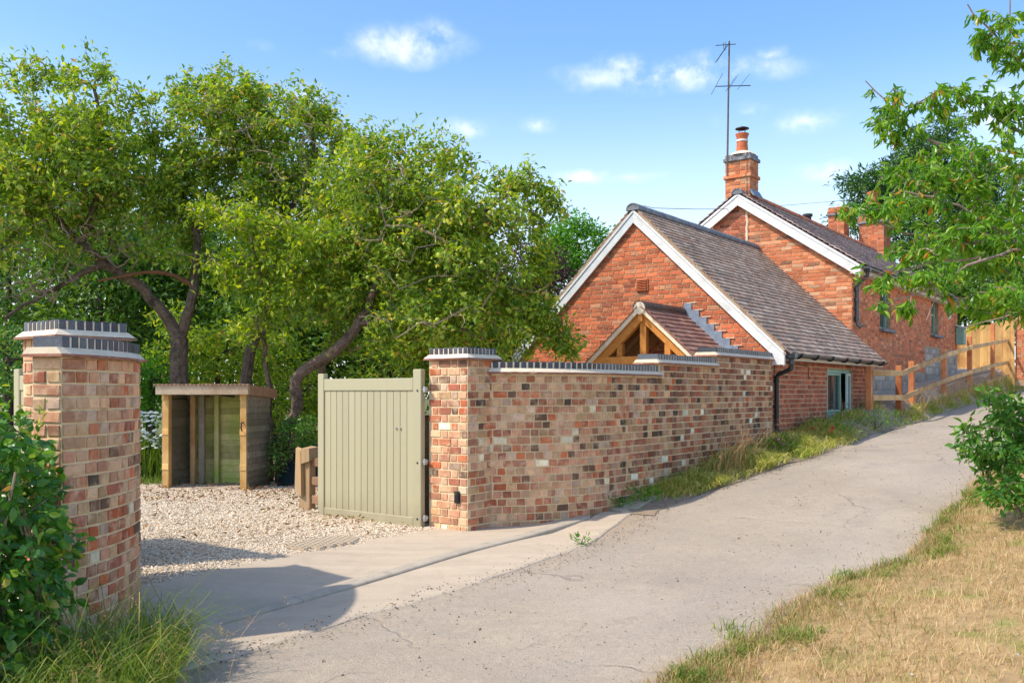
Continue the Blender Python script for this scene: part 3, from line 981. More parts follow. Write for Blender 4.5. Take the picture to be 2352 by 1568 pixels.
def bricks_on(path, side, courses, pattern, spans, jt=.015, off=0.0):
    """courses: list of z (bottom of course) ; pattern(i) -> cyclic list of brick lengths and a start offset;
    spans(zc) -> list of (ta, tb). side=+1: outward normal is left of travel, -1: right. Returns P, AX, AY, L"""
    P, AX, AY, L = [], [], [], []
    for i, zc in enumerate(courses):
        pat, o = pattern(i)
        for ta, tb in spans(zc, i):
            t = ta - (o % (sum(pat)))
            k = 0
            while t < tb - .02:
                l = pat[k % len(pat)] * random.uniform(.96, 1.04)
                a, b = max(t, ta), min(t + l, tb)
                if b - a > .045:
                    if tb - b < .045:
                        b = tb
                    tm = (a + b) / 2
                    x, y, tx, ty = path.at(tm)
                    nx, ny = (-ty * side, tx * side)
                    P.append((x + nx * off, y + ny * off, zc))
                    AX.append((ny, -nx, 0))
                    AY.append((nx, ny, 0))
                    L.append(b - a - jt)
                    t = b if b == tb else t + l
                else:
                    t = t + l
                k += 1
    return np.array(P), np.array(AX), np.array(AY), np.array(L)


def core_along(mb, path, side, ztop, zbot, thick, ts):
    """solid wall body following the path; ztop(t)"""
    outer, inner, zt, zb = [], [], [], []
    for t in ts:
        x, y, tx, ty = path.at(t)
        nx, ny = -ty * side, tx * side
        outer.append((x, y)); inner.append((x - nx * thick, y - ny * thick))
        zt.append(ztop(t)); zb.append(zbot(t))
    for i in range(len(ts) - 1):
        if zt[i] is None:
            continue
        o0, o1, i0, i1 = outer[i], outer[i + 1], inner[i], inner[i + 1]
        top = max(zt[i], zt[i + 1]) if False else zt[i]
        P = [(*o0, zb[i]), (*o1, zb[i + 1]), (*i1, zb[i + 1]), (*i0, zb[i]), (*o0, top), (*o1, top), (*i1, top), (*i0, top)]
        mb.hexa(P)


HDR = .112
def patt_flemish(i):
    return ([.215, .112], (0 if i % 2 else .16) + random.uniform(-.02, .02))
def patt_header(i):
    return ([.112], (0 if i % 2 else .056) + random.uniform(-.015, .015))
def patt_stretch(i):
    return ([.225], (0 if i % 2 else .112) + random.uniform(-.01, .01))
def patt_mixed(i):
    r = random.random()
    return ([.17, .105, .17, .105, .105] if r < .6 else [.105, .105, .17], random.uniform(0, .3))
def patt_garden(i):          # three stretcher rows to one of headers
    return ([.112], .056 * (i % 2)) if i % 4 == 0 else ([.225], (.112 if i % 2 else .0))


BH = .0795      # course height of the boundary walls
BV = slab_variants(7, (.1, .05, .0655), .004, .0019, M['reclaimed'], 'brick')
BVD = slab_variants(7, (.1, .05, .0655), .004, .0018, M['reclaimed_shaded'], 'brick')
CV = slab_variants(4, (.063, .215, .070), .005, .0012, M['blue'], 'coping_brick')


def coping_line(parent, path, side, z, ts, width, ends=(True, True), pitch=.075, over=.045, bz=.070):
    """mortar fillet on a projecting tile course, blue bricks on edge on top. z = top of the blue bricks"""
    t0, t1 = ts
    ztile = z - bz - .036
    n = max(2, int(round((t1 - t0) / pitch)))
    T = np.linspace(t0, t1, max(2, int((t1 - t0) / .06)) + 1)
    def sweep(name, prof, mat, ext0=0.0, ext1=0.0, jit=0.0):
        mb = MB()
        R = []
        for k, t in enumerate(T):
            x, y, tx, ty = path.at(t)
            nx, ny = -ty * side, tx * side
            sh = -ext0 if k == 0 else (ext1 if k == len(T) - 1 else 0)
            for o, zz in prof:
                j = random.uniform(-jit, jit)
                R.append((x + nx * (o + j) + tx * sh, y + ny * (o + j) + ty * sh, zz + j * .4))
        m = len(prof)
        q = []
        for k in range(len(T) - 1):
            for a in range(m):
                b = (a + 1) % m
                q.append([k * m + a, k * m + b, (k + 1) * m + b, (k + 1) * m + a])
        mb.add(R, q, [[0, a + 1, a] for a in range(1, m - 1)] + [[(len(T) - 1) * m, (len(T) - 1) * m + a, (len(T) - 1) * m + a + 1] for a in range(1, m - 1)])
        return mb.build(name, mat, parent)
    e0, e1 = (over if ends[0] else 0), (over if ends[1] else 0)
    w = width
    sweep('creasing_tile', [(over, ztile - .016), (over, ztile), (-w - over, ztile), (-w - over, ztile - .016)], M['creasing'], e0, e1, .006)
    sweep('mortar_fillet', [(over - .006, ztile + .001), (.004, z - bz + .004), (-w - .004, z - bz + .004), (-w - over + .006, ztile + .001)], M['flaunch'], e0 - .004, e1 - .004)
    # bed of joints between the blue bricks, a little recessed
    sweep('mortar_bed', [(-.001, z - bz), (-.001, z - .004), (-w + .001, z - .004), (-w + .001, z - bz)], M['flaunch'], -.014, -.014)
    P, AX, AY, SC_ = [], [], [], []
    p = (t1 - t0) / n
    for k in range(n):
        t = t0 + (k + .5) * p
        x, y, tx, ty = path.at(t)
        nx, ny = -ty * side, tx * side
        P.append((x - nx * w / 2, y - ny * w / 2, z - bz / 2 + .001 + random.uniform(-.002, .002)))
        AX.append((ny, -nx, 0)); AY.append((nx, ny, 0))
        SC_.append((p * .77 / .063, (w + .008) / .215, 1))
    return P, AX, AY, SC_


def pillar(name, label, corner, a, b, ztop, zb):
    """corner: the road-side corner nearest the camera; runs a along D2 and b along D1"""
    c = np.array(corner, float)
    root = thing(name, label, 'gate pillar', (c[0], c[1], zb + .0), 'brick pillars flanking the drive entrance')
    p0 = c
    pa = c + D2 * a
    pb = c + D1 * b
    pc = c + D2 * a + D1 * b
    zc_top = ztop - .070 - .036 - .016
    mb = MB()
    e = .0
    mb.hexa([(*p0, zb - .2), (*pb, zb - .2), (*pc, zb - .2), (*pa, zb - .2), (*p0, zc_top), (*pb, zc_top), (*pc, zc_top), (*pa, zc_top)])
    mb.build('mortar_core', M['lime'], root)
    nco = int((zc_top - zb) / BH) + 1
    zs = [zc_top - (i + .5) * BH for i in range(nco)]
    allP, allX, allY, allS = [], [], [], []
    # four faces, outward normal on the right of travel
    for q0, q1, sh in ((pa, p0, 0), (p0, pb, 1), (pb, pc, 0), (pc, pa, 1)):
        L = np.linalg.norm(q1 - q0)
        path = Path([q0, q1])
        t = (q1 - q0) / L
        side = -1
        nrm = np.array([t[1], -t[0]])
        P, AX, AY, Ln = bricks_on(path, side, zs, lambda i, sh=sh: ([.17, .09], .0 if (i + sh) % 2 else .13), lambda z, i: [(-.007, L + .007)] if False else [(0.0, L)])
        P = P + np.array([*(nrm * -.017), 0])
        allP.append(P); allX.append(AX); allY.append(AY)
        allS.append(np.stack([Ln / .1, np.ones(len(Ln)), np.full(len(Ln), 1.0)], 1))
    lay(root, 'brick', np.concatenate(allP), np.concatenate(allX), np.concatenate(allY), np.concatenate(allS), BV, M['reclaimed'], 300, 'bricks', tilt=.018)
    # coping: the slab parts are rings around the pillar
    ctr = (p0 + pc) / 2
    def ring(o, z):
        out = []
        for q, sx, sy in ((p0, -1, -1), (pb, 1, -1), (pc, 1, 1), (pa, -1, 1)):
            v = q + D1 * sx * o + D2 * sy * o
            out.append((v[0], v[1], z))
        return out
    zt = ztop - .070 - .036
    mb = MB(); mb.hexa(ring(.045, zt - .018) + ring(.048, zt)); mb.build('creasing_tile', M['creasing'], root, jitter=.003)
    mb = MB(); mb.hexa(ring(.042, zt + .001) + ring(.004, ztop - .066)); mb.build('mortar_fillet', M['flaunch'], root)
    mb = MB(); mb.hexa(ring(-.004, ztop - .068) + ring(-.004, ztop - .006)); mb.build('mortar_bed', M['flaunch'], root)
    P, AX, AY, S_ = [], [], [], []
    for q0, q1 in ((pa, p0), (p0, pb), (pb, pc), (pc, pa)):
        L = np.linalg.norm(q1 - q0)
        t = (q1 - q0) / L
        nrm = np.array([t[1], -t[0]])
        n = 8
        p = L / n
        for k in range(n):
            if k == 0:
                pass
            v = q0 + t * (k + .5) * p - nrm * .05
            P.append((*v, ztop - .034)); AX.append((nrm[1], -nrm[0], 0)); AY.append((*nrm, 0))
            S_.append((p * .78 / .063, .1 / .215, 1))
    lay(root, 'coping_brick', P, AX, AY, S_, CV, M['blue'], 300, 'coping_bricks', min_px=2)
    return root


PR = np.array([-.444, 9.09])
PL = np.array([(134 - 1176) / FPX * 6.2, 6.2])
zPR = float(gz(*PR)); zPL = float(gz(*PL))
pillar('gate_pillar', 'square brick pillar with blue coping beside the open green gate', PR, .515, .475, EYE + .448, zPR)
pillar('gate_pillar', 'tall brick pillar rising behind the curved wall end and ivy', PL, .50, .50, EYE + .495, zPL)

# --- curved wall end by the hedge
ang = np.linspace(math.radians(17), math.radians(-15), 22)
p = [np.array([-2.66, 5.37])]
for a_ in ang:
    p.append(p[-1] + .05 * np.array([math.sin(a_), math.cos(a_)]))
LP = Path(p)
zl = EYE + .331
lw = thing('brick_wall', 'short curved brick wall end half covered by the ivy hedge', 'wall', (-2.66, 5.37, float(gz(-2.66, 5.37))), 'brick boundary walls')
ztopL = zl - .070 - .036 - .016
TH = .21
mb = MB()
core_along(mb, LP, -1, lambda t: ztopL, lambda t: -.35, TH, np.linspace(0, LP.L, 24))
mb.build('mortar_core', M['lime'], lw)
zs = [ztopL - (i + .5) * BH for i in range(int((ztopL + .25) / BH))]
P1, X1, Y1, L1 = bricks_on(LP, -1, zs, lambda i: ([.112], .0) if i % 2 else ([.20, .112, .112], .0), lambda z, i: [(0, LP.L)])
P1 = P1 - Y1 * .017
x0, y0, tx, ty = LP.at(0)
nx, ny = ty, -tx
EP = Path([(x0 - nx * TH, y0 - ny * TH), (x0, y0)])
P2, X2, Y2, L2 = bricks_on(EP, -1, zs, lambda i: ([.105, .105], 0) if i % 2 else ([.21], 0), lambda z, i: [(0, TH)])
P2 = P2 - Y2 * .017
PP, XX, YY, LL = (np.concatenate(z) for z in ((P1, P2), (X1, X2), (Y1, Y2), (L1, L2)))
lay(lw, 'brick', PP, XX, YY, np.stack([LL / .1, np.ones(len(LL)), np.ones(len(LL))], 1), BV, M['reclaimed'], 300, 'bricks', tilt=.018)
cp = coping_line(lw, LP, -1, zl, (0, LP.L), TH, (True, False))
lay(lw, 'coping_brick', *cp, CV, M['blue'], 300, 'coping_bricks', min_px=2)

# --- the long wall: curve, then straight up the lane in three steps
p = [np.array([-.30, 9.37])]
R_ = 1.9
N_ = 34
for k in range(N_):
    th = math.radians(3 + (k + .5) * 50 / N_)
    p.append(p[-1] + R_ * math.radians(50) / N_ * np.array([math.cos(th), math.sin(th)]))
end_s = 13.76
s_now, u_now = su_of(*p[-1])
for k in range(1, 60):
    p.append(SU(s_now + (end_s - s_now) * k / 59, u_now - (u_now - 5.29) * k / 59)[:2])
RP = Path(p)
def t_at_px(px):
    ts = np.linspace(0, RP.L, 1200)
    xs = np.array([project(np.array([*RP.at(t)[:2], 1.0]))[0] for t in ts])
    return float(ts[np.argmin(np.abs(xs - px))])
tA, tB = t_at_px(1512), t_at_px(1646)
TOPS = [(0.0, tA, EYE + .313), (tA, tB, EYE + .463), (tB, RP.L, EYE + .613)]
rw = thing('brick_wall', 'long curved brick wall stepping up the lane from the green gate to the cottage', 'wall', (1.6, 10.5, float(gz(1.6, 10.5))), 'brick boundary walls')
mb = MB()
for a_, b_, zt in TOPS:
    core_along(mb, RP, -1, lambda t: zt - .122, lambda t: .0, .30, np.linspace(a_, b_, max(6, int((b_ - a_) / .1))))
mb.build('mortar_core', M['lime'], rw)
ztm = TOPS[2][2] - .122
zs = [ztm - (i + .5) * BH for i in range(int((ztm - .1) / BH))]
def spans_r(z, i):
    out = []
    lo = None
    for a_, b_, zt in TOPS:
        if z + BH * .35 < zt - .122 + .01:
            lo = a_ if lo is None else lo
    return [(lo, RP.L)] if lo is not None else []
curveL = R_ * math.radians(50)
P1, X1, Y1, L1 = bricks_on(RP, -1, zs, lambda i: (([.099], (0 if i % 2 else .05)) if i % 3 else ([.099, .15], .05 * (i % 2))), lambda z, i: [(max(a, 0), min(b, curveL + .3)) for a, b in spans_r(z, i) if a < curveL + .3])
P2, X2, Y2, L2 = bricks_on(RP, -1, zs, patt_mixed, lambda z, i: [(max(a, curveL + .3), b) for a, b in spans_r(z, i)])
PP, XX, YY, LL = (np.concatenate(z) for z in ((P1, P2), (X1, X2), (Y1, Y2), (L1, L2)))
PP = PP - YY * .017
gmask = PP[:, 2] > gz(PP[:, 0], PP[:, 1]) - .06
PP, XX, YY, LL = PP[gmask], XX[gmask], YY[gmask], LL[gmask]
SS_ = np.stack([LL / .1, np.ones(len(LL)), np.ones(len(LL))], 1)
isdark = (su_of(PP[:, 0], PP[:, 1])[0] + RNG.normal(0, .9, len(PP))) > 9.6  # shade-toned bricks where the wall turns from the sun, boundary scattered
nsel = lay(rw, 'brick', PP[~isdark], XX[~isdark], YY[~isdark], SS_[~isdark], BV, M['reclaimed'], 170, 'bricks', tilt=.018)
lay(rw, 'brick', PP[isdark], XX[isdark], YY[isdark], SS_[isdark], BVD, M['reclaimed_shaded'], 300 - nsel, 'bricks', tilt=.016)
cps = [[], [], [], []]
for k, (a_, b_, zt) in enumerate(TOPS):
    got = coping_line(rw, RP, -1, zt, (a_ + (0.02 if k == 0 else -.02), b_), .27, (k > 0, k < 2))
    for c_, g_ in zip(cps, got):
        c_ += list(g_)
lay(rw, 'coping_brick', *cps, CV, M['blue'], 300, 'coping_bricks', min_px=2)
# ---------------------------------------------------------------- houses
X1 = np.array([*D1, 0.0]); X2 = np.array([*D2, 0.0]); XN = -X2; XZ = np.array([0, 0, 1.0])
HB = .078


def wall_bricks(s_or_u, fixed, axis, zs, spans, pattern, jt=.010, off=-.017):
    """bricks on a vertical plane. axis 'u': plane s=fixed facing the camera (-D1), runs along u; axis 's': plane u=fixed facing the lane (-D2), runs along s"""
    P, L = [], []
    for i, z in enumerate(zs):
        pat, o = pattern(i)
        for a, b in spans(z):
            t = a - 5.0 - (a % sum(pat)) + o
            t = math.floor((a - o) / sum(pat)) * sum(pat) + o
            k = 0
            while t < b - .03:
                l = pat[k % len(pat)]
                aa, bb = max(t, a), min(t + l, b)
                if bb - aa > .05:
                    P.append(((aa + bb) / 2, z)); L.append(bb - aa - jt)
                t += l; k += 1
    P = np.array(P); L = np.array(L)
    n = len(P)
    if axis == 'u':
        W = np.array([SU(fixed, u, z) for u, z in P]) - X1 * (off)
        AX = np.repeat([X2], n, 0); AY = np.repeat([-X1], n, 0)
    else:
        W = np.array([SU(s, fixed, z) for s, z in P]) + X2 * (-off)
        AX = np.repeat([-X1], n, 0) if False else np.repeat([[(-X2)[1], -(-X2)[0], 0]], n, 0)
        AY = np.repeat([-X2], n, 0)
    if axis == 'u':
        nrm = -X1
        AX = np.repeat([[nrm[1], -nrm[0], 0]], n, 0)
    return W, AX, AY, L


def scl(L, h=1.0):
    return np.stack([L / .1, np.ones(len(L)), np.full(len(L), h)], 1)


HV = {k: slab_variants(6, (.1, .05, .066), .005, .0022, M[k], 'brick') for k in ('house_brick', 'gable_brick', 'side_brick', 'lane_brick_lightened')}

def cut_opening(obj_name_parent, boxes):
    """real openings in the wall body"""
    wall = [o for o in obj_name_parent.children if o.name.split('.')[0] == 'wall'][0]
    for c, size in boxes:
        mb = MB(); mb.box(c, X1, X2, XZ, size)
        V = np.concatenate(mb.v) - origin(obj_name_parent)
        me = mesh_np('cutter', V, [np.concatenate(mb.q)], M['room'])
        ob = bpy.data.objects.new('cutter', me); COL.objects.link(ob); ob.parent = obj_name_parent
        md = wall.modifiers.new('opening', 'BOOLEAN'); md.operation = 'DIFFERENCE'; md.solver = 'EXACT'; md.object = ob
        bpy.context.view_layer.update()
        dg = bpy.context.evaluated_depsgraph_get()
        nm = bpy.data.meshes.new_from_object(wall.evaluated_get(dg))
        wall.modifiers.clear()
        wall.data = nm
        bpy.data.objects.remove(ob)


# ---- the low extension with its gable to the drive
AE = 5.24                                            # reference line of the eaves
AG, AU0, AU1, AEND = 13.83, 5.32, 10.25, 19.12      # gable plane s, lane side u, garden side u, far end s
AR = 7.746                                           # ridge u
AZR, APITCH = 4.78, .945                             # roof top at ridge, slope
az_at = lambda u: AZR - APITCH * abs(u - AR)
g0 = SU(AG, AU0)
annex = thing('cottage_extension', 'low red brick gabled extension with tiled roof behind the boundary wall', 'house', (g0[0], g0[1], float(gz(g0[0], g0[1]))))
WT = .10       # roof build-up above the wall head
prof = [(AU0, .0), (AU0, az_at(AU0) - WT), (AR, AZR - WT), (AU1, az_at(AU1) - WT), (AU1, .0)]
mb = MB(); mb.prism([SU(AG, u, z) for u, z in prof], X1 * (AEND - AG)); awall = mb.build('wall', M['house_mortar'], annex)
zt = AZR - WT - .03
zs = [zt - (i + .5) * HB for i in range(int((zt - .9) / HB))]
def sp_gable(z):
    h = (AZR - WT - z - HB * .5) / APITCH
    return [(max(AU0, AR - h), min(AU1, AR + h))] if h > .03 else []
VENT = (on_s(AG, 1488), on_s(AG, 1465))
W, AX, AY, L = wall_bricks('u', AG, 'u', zs, sp_gable, lambda i: ([.225], .112 * (i % 2)) if i % 4 else ([.112], .0))
px_, py_ = project(W)
ok = py_ < np.interp(px_, [1150, 1250, 1350, 1470, 1600, 1610, 1800], [700, 815, 832, 745, 832, 812, 790])
lay(annex, 'brick', W, AX, AY, scl(L), HV['house_brick'], M['house_brick'], 200, 'bricks', ok=ok, tilt=.01)
# lane-side wall with a window opening
wS0, wS1, wZ0, wZ1 = on_u(AU0, 1899), on_u(AU0, 1957), EYE - .47, EYE + .42
ztop = az_at(AU0) - WT - .04
zs = [ztop - (i + .5) * HB for i in range(int((ztop - .5) / HB))]
def sp_side(z):
    if wZ0 - .03 < z < wZ1 + .02:
        return [(AG + .0, wS0), (wS1, AEND - .3)]
    return [(AG + .0, AEND - .3)]
W, AX, AY, L = wall_bricks('s', AU0, 's', zs, sp_side, lambda i: ([.118], .059 * (i % 2)), jt=.014)
lay(annex, 'brick', W, AX, AY, scl(L), HV['side_brick'], M['side_brick'], 100, 'bricks', tilt=.008)
mb = MB()
for a_, b_, c_, d_ in ((AG, wS0, .3, ztop), (wS1, AEND - .3, .3, ztop), (wS0, wS1, .3, wZ0), (wS0, wS1, wZ1, ztop)):
    mb.box(SU((a_ + b_) / 2, AU0 + .027, (c_ + d_) / 2), X1, X2, XZ, (b_ - a_ - .002, .06, d_ - c_ - .002))
sidebed = mb.build('mortar_bed', M['side_mortar'], annex)


def roof_tiles(parent, part_label, s0, s1, u_r, z_r, pitch, u_e, width, gauge, mat, size, limit, sgn, ok=None, tname='roof_tile', jit=.006, under=None):
    """plain tiles on one slope; sgn=-1: the slope falls to lower u (lane side)"""
    sl = math.hypot(1, pitch)
    dn = X2 * sgn / sl - XZ * pitch / sl             # down the slope
    nrm = X2 * sgn * pitch / sl + XZ / sl
    if under is None:
        under = parent
    Ls = abs(u_e - u_r) * sl
    rows = int(Ls / gauge)
    P, AX, AY, S_ = [], [], [], []
    n = int((s1 - s0) / width)
    w = (s1 - s0) / n
    top = SU(0, u_r, z_r)
    for r in range(rows + 1):
        d = (r + .5) * gauge
        ofs = .5 * w if r % 2 else 0
        for k in range(-1, n + 1):
            a, b = s0 + k * w + ofs, s0 + (k + 1) * w + ofs
            a, b = max(a, s0), min(b, s1)
            if b - a < .03:
                continue
            c = SU((a + b) / 2, u_r, z_r) + dn * (d + random.uniform(-jit, jit))
            P.append(c); AX.append(X1); AY.append(nrm + dn * -.15 + X1 * random.uniform(-.012, .012)); S_.append(((b - a - .004) / w, 1, 1))
    AY = np.array(AY); AY /= np.linalg.norm(AY, axis=1)[:, None]
    AX = np.array(AX)
    AX = AX - AY * (AX * AY).sum(1)[:, None]
    AX /= np.linalg.norm(AX, axis=1)[:, None]
    V = slab_variants(6, (w, .021, gauge * 1.2), .003, .0026, mat, tname)
    return lay(under, tname, np.array(P) + nrm * .014, AX, AY, S_, V, mat, limit, tname + 's', ok=ok, tilt=.012)


RS0, RS1 = AG - .09, AEND + .0
UE = AE - .17
mb = MB()
for sg, ue in ((-1, UE), (1, AU1 + .12)):
    a, b = (AR, AZR - .035), (ue, az_at(ue) - .035)
    th = .045
    mb.prism([SU(RS0 + .012, a[0], a[1]), SU(RS0 + .012, b[0], b[1]), SU(RS0 + .012, b[0], b[1] - th), SU(RS0 + .012, a[0], a[1] - th)], X1 * (RS1 - RS0 - .012))
aroof = mb.build('roof', M['tile'], annex)
roof_tiles(aroof, 'roof', RS0, RS1, AR, AZR, APITCH, UE, .168, .108, M['tile'], None, 300, -1)
roof_tiles(aroof, 'roof', RS0, RS1, AR, AZR, APITCH, AU1 + .12, .168, .108, M['tile'], None, 0, 1)


def half_round(parent, a, b, r, mat, name='ridge_tile', step=.32, k=8, squash=.85, lip=True):
    a, b = np.asarray(a, float), np.asarray(b, float)
    n = max(1, int(round(np.linalg.norm(b - a) / step)))
    d = (b - a) / n
    T = d / np.linalg.norm(d)
    sd = np.cross(T, XZ); sd /= np.linalg.norm(sd)
    for i in range(n):
        mb = MB()
        p0, p1 = a + d * (i + .012), a + d * (i + .985)
        th = np.linspace(-.15, math.pi + .15, k + 1)
        rr = r * (1 + random.uniform(-.03, .03))
        R = []
        for p_ in (p0, p1):
            R += [p_ + rr * np.cos(t) * sd + rr * squash * np.sin(t) * XZ for t in th]
            R += [p_ + (rr - .018) * np.cos(t) * sd + (rr - .018) * squash * np.sin(t) * XZ for t in th]
        m = k + 1
        q = []
        for j in range(k):
            q += [[j, j + 1, 2 * m + j + 1, 2 * m + j], [m + j + 1, m + j, 3 * m + j, 3 * m + j + 1], [j + 1, j, m + j, m + j + 1], [2 * m + j, 2 * m + j + 1, 3 * m + j + 1, 3 * m + j]]
        mb.add(R, q)
        if i == 0 and lip:      # mortar plug at the open end
            mb.add([p0 + T * .01 + (rr - .015) * np.cos(t) * sd + (rr - .015) * squash * np.sin(t) * XZ for t in th], [], [[0, j + 1, j] for j in range(1, k)])
        mb.build(name, mat, parent, jitter=0)


half_round(aroof, SU(RS0 - .03, AR, AZR - .045), SU(RS1, AR, AZR - .045), .125, M['ridge_blue'])
# mortar bead along the verge
mb = MB()
for sg, ue in ((-1, UE), (1, AU1 + .1)):
    mb.tube([SU(RS0 + .015, AR + sg * d, az_at(AR + sg * d) - .022 + random.uniform(-.006, .006)) for d in np.linspace(.1, abs(ue - AR) - .02, 26)], .016, 5)
mb.build('verge_mortar', M['house_mortar'], aroof)


def barge(parent, s, u_r, z_r, pitch, u_e, w, th, mat, name='bargeboard', drop=.05):
    sgn = 1 if u_e > u_r else -1
    z_e = z_r - pitch * abs(u_e - u_r)
    vw = w * math.hypot(1, pitch)
    poly = [SU(s, u_r, z_r - drop), SU(s, u_e, z_e - drop), SU(s, u_e, z_e - drop - vw), SU(s, u_r, z_r - drop - vw)]
    mb = MB(); mb.prism(poly, X1 * th)
    # a thin cover strip along the top edge
    poly2 = [SU(s, u_r, z_r - drop + .004), SU(s, u_e, z_e - drop + .004), SU(s, u_e, z_e - drop - vw * .2), SU(s, u_r, z_r - drop - vw * .2)]
    mb.prism(poly2, X1 * -.016)
    return mb.build(name, mat, parent)


barge(annex, AG - .075, AR, AZR, APITCH, AE - .14, .165, .03, M['white'])
barge(annex, AG - .075, AR + .001, AZR, APITCH, AU1 + .1, .155, .03, M['grey_paint'])
# box end at the lane-side eave
ez = az_at(AE - .14)
mb = MB(); mb.box(SU(AG - .055, AE - .03, ez - .16), X1, X2, XZ, (.05, .24, .20), .004); mb.build('eaves_box', M['white'], annex)
mb = MB(); mb.box(SU((AG + AEND) / 2 + .1, AE - .075, ez - .165), X1, X2, XZ, (AEND - AG + .1, .10, .03)); mb.box(SU((AG + AEND) / 2 + .1, AE - .13, ez - .115), X1, X2, XZ, (AEND - AG + .1, .022, .13)); mb.build('fascia', M['cream'], annex)


def gutter(parent, sA, sB, u, z, r=.058, brackets=(), mat=None):
    mat = mat or M['gutter']
    th = np.linspace(math.pi, 2 * math.pi, 9)
    R = []
    for s in (sA, sB):
        for k in (0, .007):
            R += [SU(s, u, z) + (r - k) * math.cos(t) * X2 + (r - k) * math.sin(t) * XZ * 1.05 for t in th]
    m = 9
    q = []
    for j in range(8):
        q += [[j, j + 1, 2 * m + j + 1, 2 * m + j], [m + j + 1, m + j, 3 * m + j, 3 * m + j + 1]]
    q += [[0, m, 3 * m, 2 * m], [m - 1, 2 * m - 1, 4 * m - 1, 3 * m - 1]]
    mb = MB(); mb.add(R, q, [[0, j + 1, j] for j in range(1, 8)] + [[2 * m, 2 * m + j, 2 * m + j + 1] for j in range(1, 8)])
    gob = mb.build('gutter', mat, parent)
    for s in brackets:
        mb = MB()
        mb.tube([SU(s, u, z) + (r + .012) * math.cos(t) * X2 + (r + .012) * math.sin(t) * XZ * 1.05 for t in np.linspace(math.pi * .98, 2.02 * math.pi, 10)], .013, 6)
        mb.build('gutter_bracket', M['black'], gob)
    return gob


GUu, GUz = AE - .21, ez - .075
gutter(annex, AG - .02, AEND + .10, GUu, GUz, .06, [AG + .35 + .78 * i for i in range(7)])
mb = MB(); mb.box(SU(AG + .06, GUu, GUz - .035), X1, X2, XZ, (.15, .15, .12), .02); mb.tube([SU(AG + .06, GUu, GUz - .09), SU(AG + .06, GUu, GUz - .17)], .042, 10); mb.build('gutter_outlet', M['gutter'], annex)
ds = AG + .06
dz0 = float(gz(*SU(ds, AU0)[:2])) - .1
mb = MB()
mb.tube([SU(ds, GUu, GUz - .15), SU(ds, GUu, GUz - .21), SU(ds, GUu + .02, GUz - .25), SU(ds, AU0 - .08, GUz - .33), SU(ds, AU0 - .055, GUz - .37), SU(ds, AU0 - .055, GUz - .45)], .034, 10)
mb.tube([SU(ds, AU0 - .055, GUz - .43), SU(ds, AU0 - .055, dz0)], .036, 10)
for zz in (GUz - .43, GUz - .24):
    mb.lathe(SU(ds, (AU0 - .055) if zz < GUz - .3 else GUu + .01, zz - .03), [(.036, 0), (.044, .004), (.044, .055), (.036, .06)], 10)
mb.build('downpipe', M['black'], annex, smooth=True)
for zz in (GUz - .85, GUz - 1.25):
    mb = MB(); mb.lathe(SU(ds, AU0 - .055, zz), [(.036, 0), (.045, 0), (.045, .03), (.036, .03)], 10); mb.box(SU(ds, AU0 - .03, zz + .015), X1, X2, XZ, (.13, .02, .028)); mb.build('pipe_clip', M['black'], annex)
# cable and little boxes on the shaded wall
mb = MB()
cs = lambda s, z: SU(s, AU0 - .022, z)
mb.tube([cs(AG + .05, 1.75), cs(AG + .05, ez - .22), cs(AG + .12, ez - .19), cs(AG + 1.6, ez - .24), cs(AG + 1.62, ez - .42), cs(AG + 1.72, ez - .44)], .006, 5)
mb.build('cable', M['black'], annex)
# air vent and air brick on the gable
vs = (VENT[0] + VENT[1]) / 2
vz = EYE + (900 - 655) / FPX * (SU(AG, vs)[1])
vent = MB(); vent.box(SU(AG - .012, vs, vz), X1, X2, XZ, (.05, .225, .225), .01); vo_ = vent.build('air_vent', M['ridge_red'], annex)
for i in range(7):
    mb = MB(); mb.box(SU(AG - .045, vs, vz - .085 + i * .028), X1 * .8 + XZ * .6, X2, XZ * .8 - X1 * .6, (.03, .18, .006)); mb.build('vent_slat', M['terracotta'], vo_)
mb = MB(); mb.box(SU(AG - .034, vs, vz), X1, X2, XZ, (.012, .185, .19)); mb.build('vent_opening', M['room'], vo_)
au = on_s(AG, 1390); azz = EYE + (900 - 789) / FPX * SU(AG, au)[1]
mb = MB(); mb.box(SU(AG - .006, au, azz), X1, X2, XZ, (.05, .225, .15), .006)
ab = mb.build('air_brick', M['terracotta'], annex)
mb = MB()
for i in range(5):
    for j in range(3):
        mb.box(SU(AG - .032, au + (i - 2) * .038, azz + (j - 1) * .04), X1, X2, XZ, (.01, .022, .024))
mb.build('air_hole', M['room'], ab)


